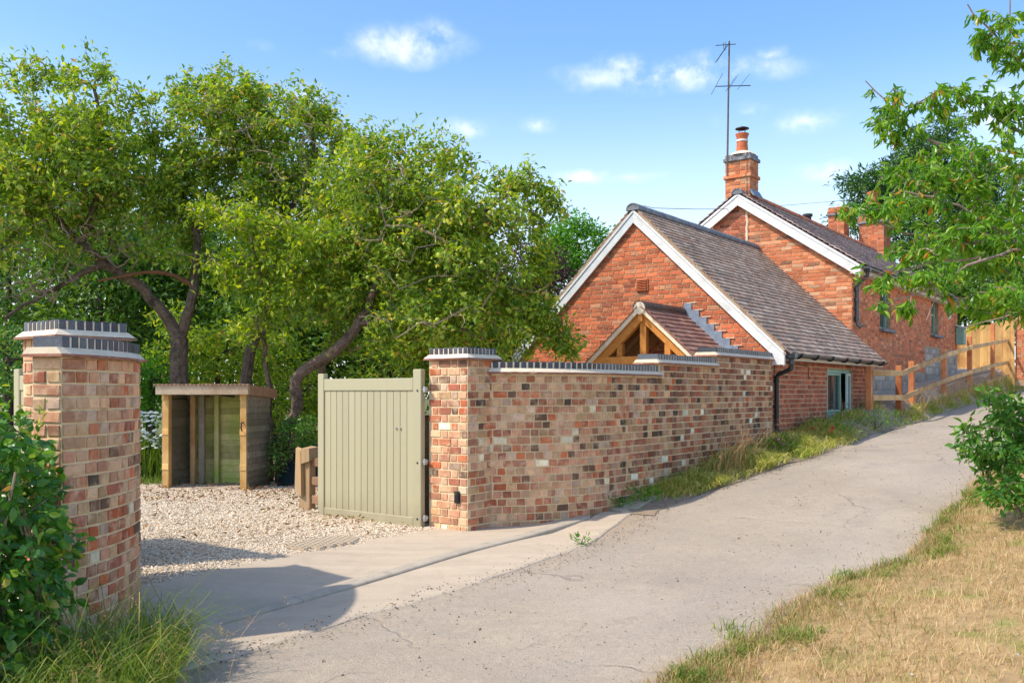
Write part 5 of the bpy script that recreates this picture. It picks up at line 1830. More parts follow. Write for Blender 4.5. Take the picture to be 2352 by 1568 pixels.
# --- timber shelter on the gravel
th = math.radians(-7.5)
sx = np.array([math.cos(th), math.sin(th), 0]); sy = np.array([-math.sin(th), math.cos(th), 0])
so = np.array([-5.02, 13.05, 0.0])
zg = EYE - 1.41
SW, SD, SH = 1.27, .84, 1.49
shel = thing('log_shelter', 'small open fronted timber shelter with mossy boards standing on the gravel', 'shelter', (so[0] + .6, so[1] + .5, zg))
P_ = lambda x, y, z: so + sx * x + sy * y + XZ * (zg + z)
for x in (.05, SW - .05):
    for y in (.05, SD - .06):
        mb = MB()
        hh = SH - .06 if y < .5 else SH - .1
        front = y < .5
        mb.box(P_(x, y, hh / 2), sx, sy, XZ, (.095, .09, hh), .004)
        pz = mb.build('post', M['yellow_pine'] if front else M['old_wood'], shel)
        if front:
            for zz in (.34, .84, hh - .09):
                mb = MB(); mb.box(P_(x, y - .048, zz), sx, sy, XZ, (.098, .012, .085), .003); mb.build('batten', M['yellow_pine'], pz)
        else:
            pass
def boards(x0, x1, fixed, axis, z0, z1, n, mat, nm='board', tilt=.16, out=1):
    g = (z1 - z0) / n
    for i in range(n):
        z = z0 + (i + .5) * g
        mb = MB()
        if axis == 'y':
            ax, nn, c = sy, sx * out, P_(fixed, (x0 + x1) / 2, z)
        else:
            ax, nn, c = sx, sy * out, P_((x0 + x1) / 2, fixed, z)
        nz = XZ * math.cos(tilt) - nn * -0 * 0
        zz = XZ * math.cos(tilt) + nn * -math.sin(tilt)
        yy = nn * math.cos(tilt) + XZ * math.sin(tilt)
        mb.box(c + XZ * random.uniform(-.003, .003), ax, yy, zz, (x1 - x0, .016, g + .018), .003)
        mb.build(nm, mat, shel)
boards(.02, SD - .02, SW + .006, 'y', .02, SH - .1, 15, M['old_wood'])
boards(.02, SD - .02, -.006, 'y', .02, SH - .1, 15, M['old_wood'], out=-1)
boards(.02, SD - .02, .03, 'y', .02, SH - .2, 10, M['old_wood'], out=1, tilt=.16)
boards(.06, SW - .06, SD - .02, 'x', .02, SH - .12, 14, M['moss_wood'], out=-1, tilt=.14)
for x, w_, mt in ((.20, .07, 'fence_rail'), (.34, .09, 'old_wood'), (.47, .07, 'moss_wood'), (1.02, .06, 'moss_wood')):
    mb = MB(); mb.box(P_(x, SD - .085 if x > .4 else SD - .30, (SH - .1) / 2), sx, sy, XZ, (w_, .05, SH - .12), .004); mb.build('stud', M[mt], shel)
for i in range(5):
    mb = MB(); mb.box(P_((i + .5) * SW / 5, SD / 2, .02), sx, sy, XZ, (SW / 5 - .008, SD - .04, .035), .004); mb.build('floor_board', M['deck'], shel)
# sloping roof of felted boards with a deep front fascia
mb = MB(); mb.hexa([P_(-.05, -.05, SH - .03), P_(SW + .05, -.05, SH - .03), P_(SW + .05, SD + .08, SH - .09), P_(-.05, SD + .08, SH - .09), P_(-.05, -.05, SH + .0), P_(SW + .05, -.05, SH), P_(SW + .05, SD + .08, SH - .06), P_(-.05, SD + .08, SH - .06)])
rf = mb.build('roof', M['old_wood'], shel)
mb = MB(); mb.box(P_(SW / 2, -.062, SH - .045), sx, sy, XZ, (SW + .12, .024, .145), .004); mb.build('fascia', M['fascia'], rf)
mb = MB(); mb.hexa([P_(SW + .052, -.06, SH - .115), P_(SW + .078, -.06, SH - .115), P_(SW + .078, SD + .1, SH - .18), P_(SW + .052, SD + .1, SH - .18), P_(SW + .052, -.06, SH + .025), P_(SW + .078, -.06, SH + .025), P_(SW + .078, SD + .1, SH - .04), P_(SW + .052, SD + .1, SH - .04)]); mb.build('side_fascia', M['fascia_brown'], rf)
mb = MB()
for i in range(24):
    x = -.06 + i * (SW + .12) / 23
    mb.lathe(P_(x, -.075, SH + .028 + random.uniform(-.004, .004)), [(.03, -.01), (.03, .0), (.02, .006)], 6)
mb.build('felt_edge', M['felt'], rf)
mb = MB(); mb.hexa([P_(-.05, -.05, SH + .002), P_(SW + .05, -.05, SH + .002), P_(SW + .05, SD + .08, SH - .058), P_(-.05, SD + .08, SH - .058), P_(-.05, -.05, SH + .016), P_(SW + .05, -.05, SH + .016), P_(SW + .05, SD + .08, SH - .046), P_(-.05, SD + .08, SH - .046)]); mb.build('roof_felt', M['felt'], rf)
for x in (.3, .7, 1.05):
    mb = MB(); mb.beam(P_(x, .0, SH - .075), P_(x, SD, SH - .13), .05, .07); mb.build('rafter', M['old_wood'], rf)
mb = MB(); mb.tube([P_(SW - .05, -.0, .98), P_(SW - .05, -.05, .98), P_(SW - .055, -.055, .90), P_(SW - .055, -.02, .86)], .011, 6); mb.build('hook', M['dark_metal'], shel)

# --- short post and rail stub by the gate
pb_ = pt(706, 1178, 10.85); pb_[2] = EYE - 1.43
pf = thing('post_and_rail', 'short oak post with split cap and rails behind the open gate', 'fence', tuple(pb_))
mb = MB()
mb.box(pb_ + XZ * .33 - X2 * 0 , X2, X1, XZ, (.19, .10, .70), .008)
mb.build('post', M['post_wood'], pf)
mb = MB(); V = [pb_ + X2 * a + X1 * b + XZ * c for a, b, c in ((-.01, -.10, .20), (.105, -.10, .25), (.105, -.062, .25), (-.01, -.062, .20), (.0, -.10, .74), (.10, -.10, .76), (.10, -.062, .78), (.0, -.062, .76))]
mb.hexa(V); mb.build('cap_board', M['post_wood'], pf, jitter=.004)
mb = MB(); mb.hexa([pb_ + X2 * a + X1 * b + XZ * c for a, b, c in ((-.13, -.08, .62), (-.012, -.105, .58), (-.012, .06, .60), (-.13, .06, .64), (-.12, -.07, .76), (-.012, -.105, .77), (-.012, .06, .79), (-.12, .06, .775))]); mb.build('split_cap', M['post_wood'], pf, jitter=.004)
for zz in (.16, .38, .60):
    mb = MB(); mb.beam(pb_ - X2 * .08 + XZ * zz, pb_ - X2 * 1.3 + XZ * (zz), .045, .10, bevel=.006); mb.build('rail', M['fascia_brown'], pf)  # shade behind the gate put into the darker rail colour

# --- dark sheet draped over a heap behind the rails
def mound(name, label, cat, c, rx, ry, h, mat, seed):
    n, m = 14, 22
    r = np.random.default_rng(seed)
    V, q = [], []
    for i in range(n + 1):
        f = i / n
        for j in range(m):
            a = 2 * math.pi * j / m
            rr = 1 + .18 * math.sin(3 * a + seed) + .09 * math.sin(7 * a)
            z = h * (1 - f ** 2.6) * (1 + .10 * math.sin(5 * a + 4 * f)) + (.0 if f < 1 else -.05)
            V.append((c[0] + rx * f * rr * math.cos(a), c[1] + ry * f * rr * math.sin(a), c[2] + z + r.normal(0, .012)))
    for i in range(n):
        for j in range(m):
            q.append([i * m + j, i * m + (j + 1) % m, (i + 1) * m + (j + 1) % m, (i + 1) * m + j][::-1])
    mb = MB(); mb.add(V, q)
    return mb.build(name, mat, None, smooth=True, label=label, cat=cat)
mound('tarpaulin', 'dark teal plastic sheet draped over a heap under the leaning tree', 'tarpaulin', (-2.9, 13.8, EYE - 1.46), .6, .5, .62, M['tarp'], 3)

# --- post and three-rail fence up the lane
FU = 4.78
fence = thing('rail_fence', 'orange brown post and rail fence climbing the bank beside the lane', 'fence', tuple(SU(19, FU, float(gz(*SU(19, FU)[:2])))))
fpx = [1996, 2065, 2094, 2168, 2227, 2280, 2338]
fy0 = [840, 839, 829, 801, 772, 745, 765]     # tops in the picture
fpos = []
for i, x in enumerate(fpx):
    u_ = 4.98 if i == 0 else (4.72 if i == 1 else FU)
    s_ = on_u(u_, x)
    if i == 0:
        s_ = min(s_, AEND - .28)
    q_ = SU(s_, u_)
    zt_ = EYE + (900 - fy0[i]) / FPX * q_[1]
    zb_ = float(gz(q_[0], q_[1])) - .1
    fpos.append((q_, zb_, zt_))
    mb = MB(); mb.box(np.array([q_[0], q_[1], (zt_ + zb_) / 2]), X1, X2, XZ, (.11, .11, zt_ - zb_), .008); mb.build('post', M['fence_post'] if i < 6 else M['dark_bark'], fence)
def rail(qa, qb, za, zb, nm='rail'):
    off = -X2 * .07
    mb = MB(); mb.beam(np.array([qa[0], qa[1], za]) + off, np.array([qb[0], qb[1], zb]) + off, .04, .105, bevel=.005); mb.build(nm, M['fence_rail'], fence)
zat = lambda q, py: EYE + (900 - py) / FPX * q[1]
for pa_, pb2 in ((857, 857), (913, 913), (966, 966)):
    q0, q1 = fpos[0][0], fpos[1][0]
    rail(q0, q1 + X1 * .05, zat(q0, pa_), zat(q1, pb2))
ends = [(fpos[1][0], fpos[3][0], (857, 815), (913, 872), (960, 920)), (fpos[3][0], fpos[4][0], (815, 797), (872, 853), (920, 893)), (fpos[4][0], fpos[5][0], (797, 787), (853, 838), (893, 872)), (fpos[5][0], fpos[6][0], (787, 777), (838, 827), (872, 852))]
for q0, q1, *lv in ends:
    for a_, b_ in lv:
        rail(q0, q1, zat(q0, a_), zat(q1, b_))

# --- close boarded fence beyond the house
bf = thing('board_fence', 'new orange close boarded fence beyond the far corner of the house', 'fence', tuple(pt(2260, 860, 29.0)))
nB = 15
for i in range(nB):
    f0 = i / nB
    x0, x1 = 2196 + (2330 - 2196) * f0, 2196 + (2330 - 2196) * (i + 1) / nB
    Yb = 29.4 - 1.2 * f0
    yt = 758 - 27 * f0 + (i % 3) * 1.2
    a, b = pt(x0, yt, Yb), pt(x1, yt, 29.4 - 1.2 * (i + 1) / nB)
    dz = b - a; Lb = math.hypot(dz[0], dz[1]); dz = np.array([dz[0], dz[1], 0]) / Lb
    zb_ = min(float(gz(a[0], a[1])), float(gz(b[0], b[1]))) - .1
    c = (a + b) / 2; c[2] = (a[2] + zb_) / 2
    nn = np.array([dz[1], -dz[0], 0])
    mb = MB(); mb.box(c + nn * (.008 if i % 2 else 0), dz, nn, XZ, (Lb + .012, .02, a[2] - zb_), .004); mb.build('board', M['fence'], bf)
mb = MB(); mb.beam(pt(2196, 800, 29.5), pt(2330, 780, 28.3), .05, .09); mb.build('rail', M['fence'], bf)
pier = thing('brick_pier', 'small brick pier at the end of the close boarded fence', 'pier', tuple(pt(2346, 850, 28.2)))
c = pt(2348, 800, 28.3)
mb = MB(); mb.box(np.array([c[0], c[1], 2.9]), X1, X2, XZ, (.33, .33, 2.2)); mb.build('mortar_core', M['house_mortar'], pier)
P, AX, AY, S_ = [], [], [], []
for i in range(26):
    for k, (nrm, t) in enumerate(((-X1, X2), (-X2, X1))):
        for j in (-1, 1):
            P.append(np.array([c[0], c[1], 3.96 - i * HB]) + nrm * (.165 - .017) + t * j * .083); AX.append((nrm[1], -nrm[0], 0)); AY.append(nrm); S_.append((1.55, 1, 1))
lay(pier, 'brick', P, AX, AY, S_, HV['gable_brick'], M['gable_brick'], 60, 'bricks', tilt=.02)
# ---------------------------------------------------------------- vegetation
def leaf_template(near=False, droop=.12, fold=.16):
    if not near:
        V = np.array([[0, 0, 0], [.48, .30, fold * .5], [.48, -.30, fold * .5], [.5, 0, 0], [1, 0, -droop]])
        T = np.array([[0, 3, 1], [0, 2, 3], [3, 4, 1], [2, 4, 3]])
        return V, T
    V = np.array([[0, 0, 0], [.22, .20, fold * .4], [.22, -.20, fold * .4], [.24, 0, 0], [.52, .27, fold * .45], [.52, -.27, fold * .45], [.54, 0, -.02], [.80, .16, fold * .1 - .05], [.80, -.16, fold * .1 - .05], [.80, 0, -droop * .5], [1.03, 0, -droop]])
    T = np.array([[0, 3, 1], [0, 2, 3], [1, 3, 6], [1, 6, 4], [3, 2, 5], [3, 5, 6], [4, 6, 9], [4, 9, 7], [6, 5, 8], [6, 8, 9], [7, 9, 10], [9, 8, 10]])
    return V, T


TL = leaf_template()
TN = leaf_template(True)
TC = leaf_template(True, .22, .22)


def unit(v):
    return v / (np.linalg.norm(v, axis=-1, keepdims=True) + 1e-9)


def leaf_frames(axis, upbias, rng):
    n = len(axis)
    ax = unit(axis)
    r = unit(rng.normal(0, 1, (n, 3)) + np.array([0, 0, upbias]))
    nz = unit(r - ax * (r * ax).sum(1)[:, None])
    ny = np.cross(nz, ax)
    return ax, ny, nz


def leaves_mesh(name, P, axis, L, W, mat, parent=None, tpl=TL, upbias=1.2, rng=RNG, kind=None, singles=0, single_name='leaf', single_px=3.0, shade=None, **kw):
    """a crown's leaves; the `singles` that show largest become parts of their own"""
    V, T = tpl
    ax, ny, nz = leaf_frames(axis, upbias, rng)
    L = np.broadcast_to(L, (len(P),)); W = np.broadcast_to(W, (len(P),))
    v = rng.random(len(P)) if shade is None else np.clip(shade, 0, .999)
    keep = np.ones(len(P), bool)
    org = origin(parent) if parent is not None else np.array([*P.mean(0)[:2], P[:, 2].min()])
    if singles and parent is not None:
        x, y = project(P)
        view = unit(np.array([0, 0, EYE]) - P)
        sc = FPX / np.maximum(P[:, 1], .2) * L * (.35 + np.abs((nz * view).sum(1)))
        sc[(x < 0) | (x > 2352) | (y < 0) | (y > 1568) | (P[:, 1] < .5)] = 0
        # nearest to the eye in its own patch of picture
        key = (np.clip(x, 0, 2351) // 10).astype(int) * 1000 + (np.clip(y, 0, 1567) // 10).astype(int)
        order = np.argsort(P[:, 1])
        seen, front = set(), np.zeros(len(P), bool)
        for i in order:
            if sc[i] > 0 and key[i] not in seen:
                seen.add(key[i]); front[i] = True
        sc[~front] = 0
        sel = [i for i in np.argsort(-sc)[:singles] if sc[i] > single_px]
        me = mesh_np(single_name, V, [T], mat)
        for i in sel:
            o = bpy.data.objects.new(single_name, me); COL.objects.link(o); o.parent = parent
            Mx = np.eye(4); Mx[:3, 0] = ax[i] * L[i]; Mx[:3, 1] = ny[i] * W[i]; Mx[:3, 2] = nz[i] * L[i]; Mx[:3, 3] = P[i] - org
            o.matrix_basis = Matrix(Mx.tolist())
            keep[i] = False
    P, ax, ny, nz, L, W, v = P[keep], ax[keep], ny[keep], nz[keep], L[keep], W[keep], v[keep]
    n, k = len(P), len(V)
    Wv = P[:, None, :] + ax[:, None, :] * (V[None, :, :1] * L[:, None, None]) + ny[:, None, :] * (V[None, :, 1:2] * W[:, None, None]) + nz[:, None, :] * (V[None, :, 2:3] * L[:, None, None])
    F = (T[None] + (np.arange(n) * k)[:, None, None]).reshape(-1, 3)
    me = mesh_np(name, Wv.reshape(-1, 3) - org, [F], mat, rnd=np.repeat(v, len(T)))
    o = link(name, me, parent, kind, **kw)
    if parent is None:
        o.location = org
    return o


def ell_points(ells, n, rng, shell=.33, squash=None):
    """points in a union of ellipsoids given in picture units (px, py, depth, rx, ry, depth radius in metres[, weight])"""
    w = np.array([(e[3] * e[4]) * (e[6] if len(e) > 6 else 1.0) for e in ells], float)
    idx = rng.choice(len(ells), n, p=w / w.sum())
    d = unit(rng.normal(0, 1, (n, 3)))
    r = rng.random(n) ** shell
    out = np.zeros((n, 3))
    for k, e in enumerate(ells):
        m = idx == k
        c = pt(e[0], e[1], e[2])
        sc = np.array([e[3] * e[2] / FPX, e[5], e[4] * e[2] / FPX])
        out[m] = c + d[m] * r[m][:, None] * sc
    return out


def resample(p, step):
    p = np.asarray(p, float)
    d = np.linalg.norm(np.diff(p, axis=0), axis=1)
    t = np.concatenate([[0], np.cumsum(d)])
    n = max(2, int(t[-1] / step) + 1)
    tt = np.linspace(0, t[-1], n)
    # smooth through Catmull-Rom like blending: interpolate then relax
    q = np.stack([np.interp(tt, t, p[:, i]) for i in range(3)], 1)
    for _ in range(2):
        q[1:-1] = (q[:-2] + 2 * q[1:-1] + q[2:]) / 4
    return q, tt / t[-1]


def grow(limbs, targets, rng, step=.16, twist=.18, lift=.1, r_tip=.0045, power=.42, wiggle=.012):
    """limbs: list of (points, r0, r1). Returns paths [(pts, radii)], tip paths"""
    pos_, par, rad = [], [], []
    paths = []
    for p, r0, r1 in limbs:
        q, f = resample(p, step)
        q[1:-1] += rng.normal(0, wiggle, q[1:-1].shape)
        ids = []
        prev = -1
        if pos_:
            A = np.array(pos_)
            prev = int(np.argmin(((A - q[0]) ** 2).sum(1)))
            if np.linalg.norm(A[prev] - q[0]) > .02:
                ids.append(prev)
        for k, x in enumerate(q):
            pos_.append(x); par.append(prev); rad.append(r0 + (r1 - r0) * f[k])
            prev = len(pos_) - 1
            ids.append(prev)
        paths.append(ids)
    nl = len(pos_)
    buf = np.zeros((nl + len(targets) * 40, 3)); buf[:nl] = np.array(pos_)
    cnt = nl
    par = list(par); rad = list(rad) + []
    dmin = np.array([np.min(((buf[:nl] - t) ** 2).sum(1)) for t in targets])
    tips = []
    for ti in np.argsort(dmin):
        t = targets[ti]
        d2 = ((buf[:cnt] - t) ** 2).sum(1)
        j = int(np.argmin(d2))
        d = math.sqrt(d2[j])
        if d < .05:
            continue
        k = max(2, min(30, int(d / step) + 1))
        p0 = buf[j].copy()
        p1 = p0 + (t - p0) * .45 + np.array([0, 0, lift * d]) + rng.normal(0, twist * d, 3)
        ids = [j]
        for a in range(1, k + 1):
            f = a / k
            x = (1 - f) ** 2 * p0 + 2 * f * (1 - f) * p1 + f * f * t
            buf[cnt] = x; par.append(ids[-1]); rad.append(0.0)
            ids.append(cnt); cnt += 1
        paths.append(ids); tips.append(ids)
    w = np.zeros(cnt)
    for ids in tips:
        w[ids[-1]] += 1
    for i in range(cnt - 1, -1, -1):
        if par[i] >= 0:
            w[par[i]] += w[i]
    R = np.maximum(np.array(rad[:cnt]), r_tip * np.maximum(w, 1) ** power)
    R[nl:] = np.minimum(R[nl:], .03)
    R[:nl] = np.minimum(R[:nl], np.maximum(np.array(rad[:nl]) * 1.25, .012))
    return buf[:cnt], paths, tips, R


def wood(mb, buf, paths, R, kmin=3, rbig=.03):
    for ids in paths:
        r = R[ids].copy()
        if len(ids) > 1:
            r[0] = min(r[0], r[1] * 1.25)
        mb.tube(buf[ids], r, 9 if r.max() > .07 else (5 if r.max() > .02 else kmin), caps=r.max() > .02)


def along(buf, tips, per, rng, reach=6):
    """leaf bases near the ends of the twigs, with the local direction"""
    P, D = [], []
    for ids in tips:
        pts = buf[ids[-min(len(ids), reach):]]
        n = per
        seg = rng.random(n) * (len(pts) - 1)
        i = np.minimum(seg.astype(int), len(pts) - 2)
        f = (seg - i)[:, None]
        P.append(pts[i] * (1 - f) + pts[i + 1] * f)
        D.append(unit(pts[i + 1] - pts[i]))
    return np.concatenate(P), np.concatenate(D)


def tree(name, label, cat, base, limbs, ells, ntgt, per, leaf, rng, bark, leafmat, shell=.33, spread=1.0, droop=.15, spread_off=.07, tpl=TL, apples=0, singles=0, upbias=1.2, ratio=.72, twigmat=None, lift=.1, targets=None, group=None, step=.16, r_tip=.0045, reach=6, shoots=0, shadefn=None):
    root = thing(name, label, cat, tuple(base), group)
    tg = ell_points(ells, ntgt, rng, shell) if targets is None else targets
    if shoots:
        x_, y_ = project(tg)
        up_ = tg[np.argsort(tg[:, 2] - .25 * np.abs(tg[:, 0] - tg[:, 0].mean()))[-len(tg) // 3:]]
        k_ = rng.choice(len(up_), shoots)
        tg = np.concatenate([tg, up_[k_] + np.stack([rng.normal(0, .28, shoots), rng.normal(0, .2, shoots), rng.uniform(.08, .34, shoots)], 1)])
    buf, paths, tips, R = grow(limbs, tg, rng, lift=lift, step=step, r_tip=r_tip)
    nl = len(limbs)
    mb = MB(); wood(mb, buf, paths[:nl], R); mb.build('trunk', bark, root, smooth=True)
    mb = MB(); wood(mb, buf, paths[nl:], R); mb.build('branches', twigmat or bark, root, smooth=False, kind='stuff')
    P, D = along(buf, tips, per, rng, reach)
    P = P + rng.normal(0, spread_off, P.shape)
    ax = unit(D * .55 + rng.normal(0, .6 * spread, P.shape) + np.array([0, 0, -droop]))
    L = leaf * rng.uniform(.45, 1.3, len(P))
    sh = shadefn(P, rng) if shadefn else None
    leaves_mesh('crown', P, ax, L, L * ratio * rng.uniform(.85, 1.15, len(P)), leafmat, root, tpl, upbias, rng, singles=singles, shade=sh)
    if apples:
        V = MB()
        prof = [(.004, .027), (.016, .030), (.028, .018), (.032, .0), (.026, -.018), (.012, -.029), (.003, -.026)]
        V.lathe((0, 0, 0), prof[::-1], 9)
        me = mesh_np('apple', np.concatenate(V.v), [np.concatenate(V.q), np.concatenate(V.t)], M['apple'], smooth=True)
        pick = rng.choice(len(P), apples * 14, replace=False)
        # those that hang on the side facing the lane
        pick = sorted(pick, key=lambda i: P[i][1] + rng.uniform(0, .8))[:apples]
        for i in pick:
            o = bpy.data.objects.new('apple', me); COL.objects.link(o); o.parent = root
            o.location = P[i] + np.array([0, -.03, -.05]) - origin(root)
            s_ = rng.uniform(.85, 1.25); o.scale = (s_, s_, s_)
    return root


def line(pts, dj=0.0):
    return np.array([pt(*p) for p in pts])


r1 = np.random.default_rng(11)
GZ = EYE - 1.43
def down(p, z=GZ - .1):
    q = np.array(p, float); q[2] = z
    return q

# apple tree with forked trunk behind the shelter
YA = 15.0
b = pt(418, 900, YA)
limA = [
    (np.concatenate([[down(b)], line([(414, 900, YA), (408, 830, YA), (412, 775, YA)])]), .165, .14),
    (line([(412, 775, YA), (385, 730, YA), (345, 680, 14.9), (300, 640, 14.7), (240, 607, 14.5), (185, 560, 14.4), (130, 500, 14.3), (75, 430, 14.2)]), .105, .03),
    (line([(414, 775, YA), (438, 720, YA), (446, 650, 15.1), (452, 590, 15.1), (455, 530, 15.2), (430, 470, 15.3), (395, 400, 15.3), (350, 330, 15.3)]), .095, .02),
    (line([(240, 607, 14.5), (140, 650, 14.2), (60, 700, 14.0), (10, 730, 13.8)]), .055, .02),
    (line([(185, 560, 14.4), (220, 470, 14.4), (235, 390, 14.5), (230, 300, 14.6), (215, 200, 14.6)]), .06, .02),
    (line([(130, 500, 14.3), (60, 520, 14.0), (0, 560, 13.7)]), .05, .02),
    (line([(455, 530, 15.2), (500, 480, 15.0), (560, 450, 14.9)]), .05, .02),
]
ellA = [(100, 325, 14.4, 190, 125, 1.7), (270, 330, 14.6, 130, 125, 1.6), (60, 430, 13.9, 130, 120, 1.5), (250, 440, 14.5, 150, 110, 1.5), (355, 400, 15.2, 80, 120, 1.3),
        (225, 165, 14.6, 45, 34, .4), (60, 165, 14.2, 90, 32, .5), (150, 185, 14.4, 45, 26, .4), (330, 250, 15, 40, 60, .6), (-90, 350, 14, 110, 210, 1.6), (110, 560, 14.2, 130, 70, 1.0, .35), (400, 480, 15.0, 70, 90, 1.0, .7), (330, 560, 14.6, 90, 50, .8, .4), (420, 380, 15.2, 90, 130, 1.1), (30, 540, 13.8, 110, 80, .9, .6), (180, 400, 14.0, 160, 110, 1.0)]
tree('apple_tree', 'old forked apple tree with bare drooping twigs above the tall brick pillar', 'tree', down(b, GZ), limA, ellA, 1250, 25, .108, r1, M['bark'], M['apple_leaf'], apples=16, twigmat=M['twig'], group='old apple trees along the drive', shell=.55, shoots=60)
# bare, dead-ish hanging twigs of the same tree are part of its branches
YB = 15.6
b = pt(572, 900, YB)
limB = [
    (np.concatenate([[down(b)], line([(566, 880, YB), (575, 800, YB), (598, 720, YB), (612, 650, YB), (640, 590, 15.7), (655, 500, 15.8), (640, 420, 15.9), (600, 370, 15.9), (545, 335, 15.9), (520, 240, 15.9), (497, 180, 15.8)])]), .125, .015),
    (line([(640, 590, 15.7), (690, 520, 15.7), (735, 440, 15.8), (770, 360, 15.9)]), .05, .015),
    (line([(655, 500, 15.8), (720, 380, 15.9), (720, 280, 16)]), .055, .02),
    (line([(612, 650, YB), (540, 600, 15.2), (480, 580, 14.9)]), .05, .02),
]
ellB = [(520, 300, 15.8, 130, 110, 1.5), (650, 330, 15.9, 140, 100, 1.5), (500, 200, 15.8, 70, 46, .7), (590, 225, 15.8, 70, 40, .7), (715, 260, 16, 75, 45, .8), (780, 320, 16, 60, 50, .9), (420, 240, 15.8, 45, 50, .7), (700, 430, 15.9, 110, 90, 1.2), (470, 400, 15.6, 80, 60, .8), (640, 560, 15.8, 70, 60, .8, .4), (430, 560, 15.4, 60, 70, .8, .5), (600, 640, 15.6, 100, 70, .8, .5), (690, 700, 15.4, 70, 60, .7, .5), (590, 430, 15.6, 120, 90, 1.0)]
tree('apple_tree', 'apple tree with arched bare limbs against the sky behind the shelter roof', 'tree', down(b, GZ), limB, ellB, 1000, 25, .106, r1, M['bark'], M['apple_leaf'], apples=20, twigmat=M['twig'], group='old apple trees along the drive', shell=.55, shoots=60)
# bright young growth in front
ellY = [(470, 480, 14.0, 50, 40, .5), (550, 510, 13.9, 70, 55, .6), (640, 530, 13.9, 70, 60, .6), (720, 560, 13.9, 60, 60, .6), (600, 600, 13.9, 80, 60, .6), (520, 630, 13.8, 55, 70, .5), (690, 640, 13.9, 60, 60, .5), (610, 690, 13.9, 60, 60, .5), (560, 740, 13.9, 45, 50, .5, .6), (660, 750, 13.9, 50, 50, .5, .6), (740, 480, 14.0, 50, 40, .5, .7), (770, 640, 13.9, 40, 50, .4, .6)]
limY = [(np.concatenate([[down(pt(622, 900, 14.2))], line([(618, 890, 14.2), (604, 800, 14.1), (612, 720, 14.0), (600, 640, 13.9), (580, 560, 13.9)])]), .05, .015)]
tree('apple_sapling', 'young yellow green apple tree lit by the sun between the old trunks', 'tree', down(pt(622, 900, 14.2), GZ), limY, ellY, 330, 18, .11, r1, M['bark'], M['bright_leaf'], shell=.75, twigmat=M['twig'], spread_off=.09)
# leaning trunk and wide crown reaching the cottage
YC = 14.0
b = pt(648, 1050, YC)
limC = [
    (np.concatenate([[down(b)], line([(644, 1020, YC), (662, 985, YC), (684, 950, YC), (690, 915, YC), (672, 880, YC), (684, 850, YC), (730, 832, YC), (782, 800, YC), (820, 745, YC), (855, 690, YC), (866, 630, 14), (880, 560, 14), (900, 480, 14), (940, 410, 14)])]), .115, .02),
    (line([(866, 650, 14), (930, 600, 13.9), (1010, 560, 13.8), (1090, 500, 13.8), (1170, 440, 13.8), (1240, 420, 13.8)]), .07, .02),
    (line([(900, 480, 14), (860, 420, 14), (830, 360, 14.1)]), .05, .02),
    (line([(1010, 560, 13.8), (1090, 600, 13.7), (1170, 640, 13.7), (1240, 720, 13.8), (1290, 780, 13.9)]), .05, .015),
    (line([(820, 745, 14), (900, 730, 13.7), (990, 740, 13.6), (1080, 760, 13.6)]), .05, .015),
]
ellC = [(850, 420, 14, 130, 110, 1.4), (960, 480, 14, 170, 120, 1.5), (1100, 520, 13.8, 140, 110, 1.4), (900, 570, 13.6, 150, 100, 1.2), (1060, 640, 13.6, 160, 90, 1.2), (1180, 690, 13.7, 90, 90, .9),
        (1000, 730, 13.6, 170, 75, 1.0), (1190, 780, 13.8, 100, 50, .7), (1290, 785, 13.9, 40, 44, .4, 1.6), (1262, 730, 13.8, 50, 50, .5, 1.2), (1245, 480, 13.9, 50, 50, .6), (1190, 420, 13.8, 70, 36, .6), (1010, 365, 13.9, 90, 34, .7), (870, 330, 14, 70, 34, .7), (1290, 480, 13.9, 18, 24, .25), (1240, 590, 13.8, 45, 80, .6)]
tree('apple_tree', 'wide apple tree with a snaking dark trunk whose crown reaches the cottage gable', 'tree', down(b, GZ), limC, ellC, 1300, 26, .104, r1, M['bark'], M['apple_leaf'], apples=46, twigmat=M['twig'], group='old apple trees along the drive', shell=.55, shoots=60)
# second trunk beside it
b = pt(745, 900, 14.8)
limD = [(np.concatenate([[down(b)], line([(742, 880, 14.8), (735, 840, 14.8), (760, 780, 14.7), (800, 730, 14.6), (830, 660, 14.5), (830, 590, 14.5), (800, 500, 14.4)])]), .09, .02)]
ellD = [(790, 560, 14.4, 90, 110, 1.0), (760, 700, 14.2, 90, 70, .8, .6), (840, 660, 14.3, 80, 70, .8), (780, 790, 14.3, 60, 60, .6, .6), (930, 790, 14.0, 110, 50, .6, .7)]
tree('apple_tree', 'slender apple tree with hollow trunk rising behind the open gate', 'tree', down(b, GZ), limD, ellD, 260, 30, .10, r1, M['bark'], M['apple_leaf'], apples=6, twigmat=M['twig'], group='old apple trees along the drive', shell=.55, shoots=60)

# bare hanging twigs of the first tree
rt = np.random.default_rng(5)
for nm, ells, n in (('bare', [(150, 560, 14.0, 160, 110, 1.0), (320, 520, 14.8, 100, 90, .8), (60, 640, 13.8, 80, 90, .7)], 420),):
    root = [o for o in bpy.data.objects if o.name.startswith('apple_tree')][0]
    tg = ell_points(ells, n, rt, .5)
    buf, paths, tips, R = grow([(l[0], .02, .01) for l in limA[1:6]], tg, rt, lift=-.06, twist=.13, r_tip=.0048)
    mb = MB(); wood(mb, buf, paths[5:], R); mb.build('bare_twigs', M['twig'], root, kind='stuff')
    mb = MB(); q, f = resample(line([(440, 655, 15.05), (400, 628, 14.9), (340, 622, 14.7), (280, 635, 14.5), (225, 645, 14.3)]), .15); mb.tube(q, np.linspace(.042, .018, len(q)) * (1 + .15 * np.sin(np.arange(len(q)) * 2.1)), 7)
    mb.build('dead_limb', M['red_bark'], root, smooth=True)

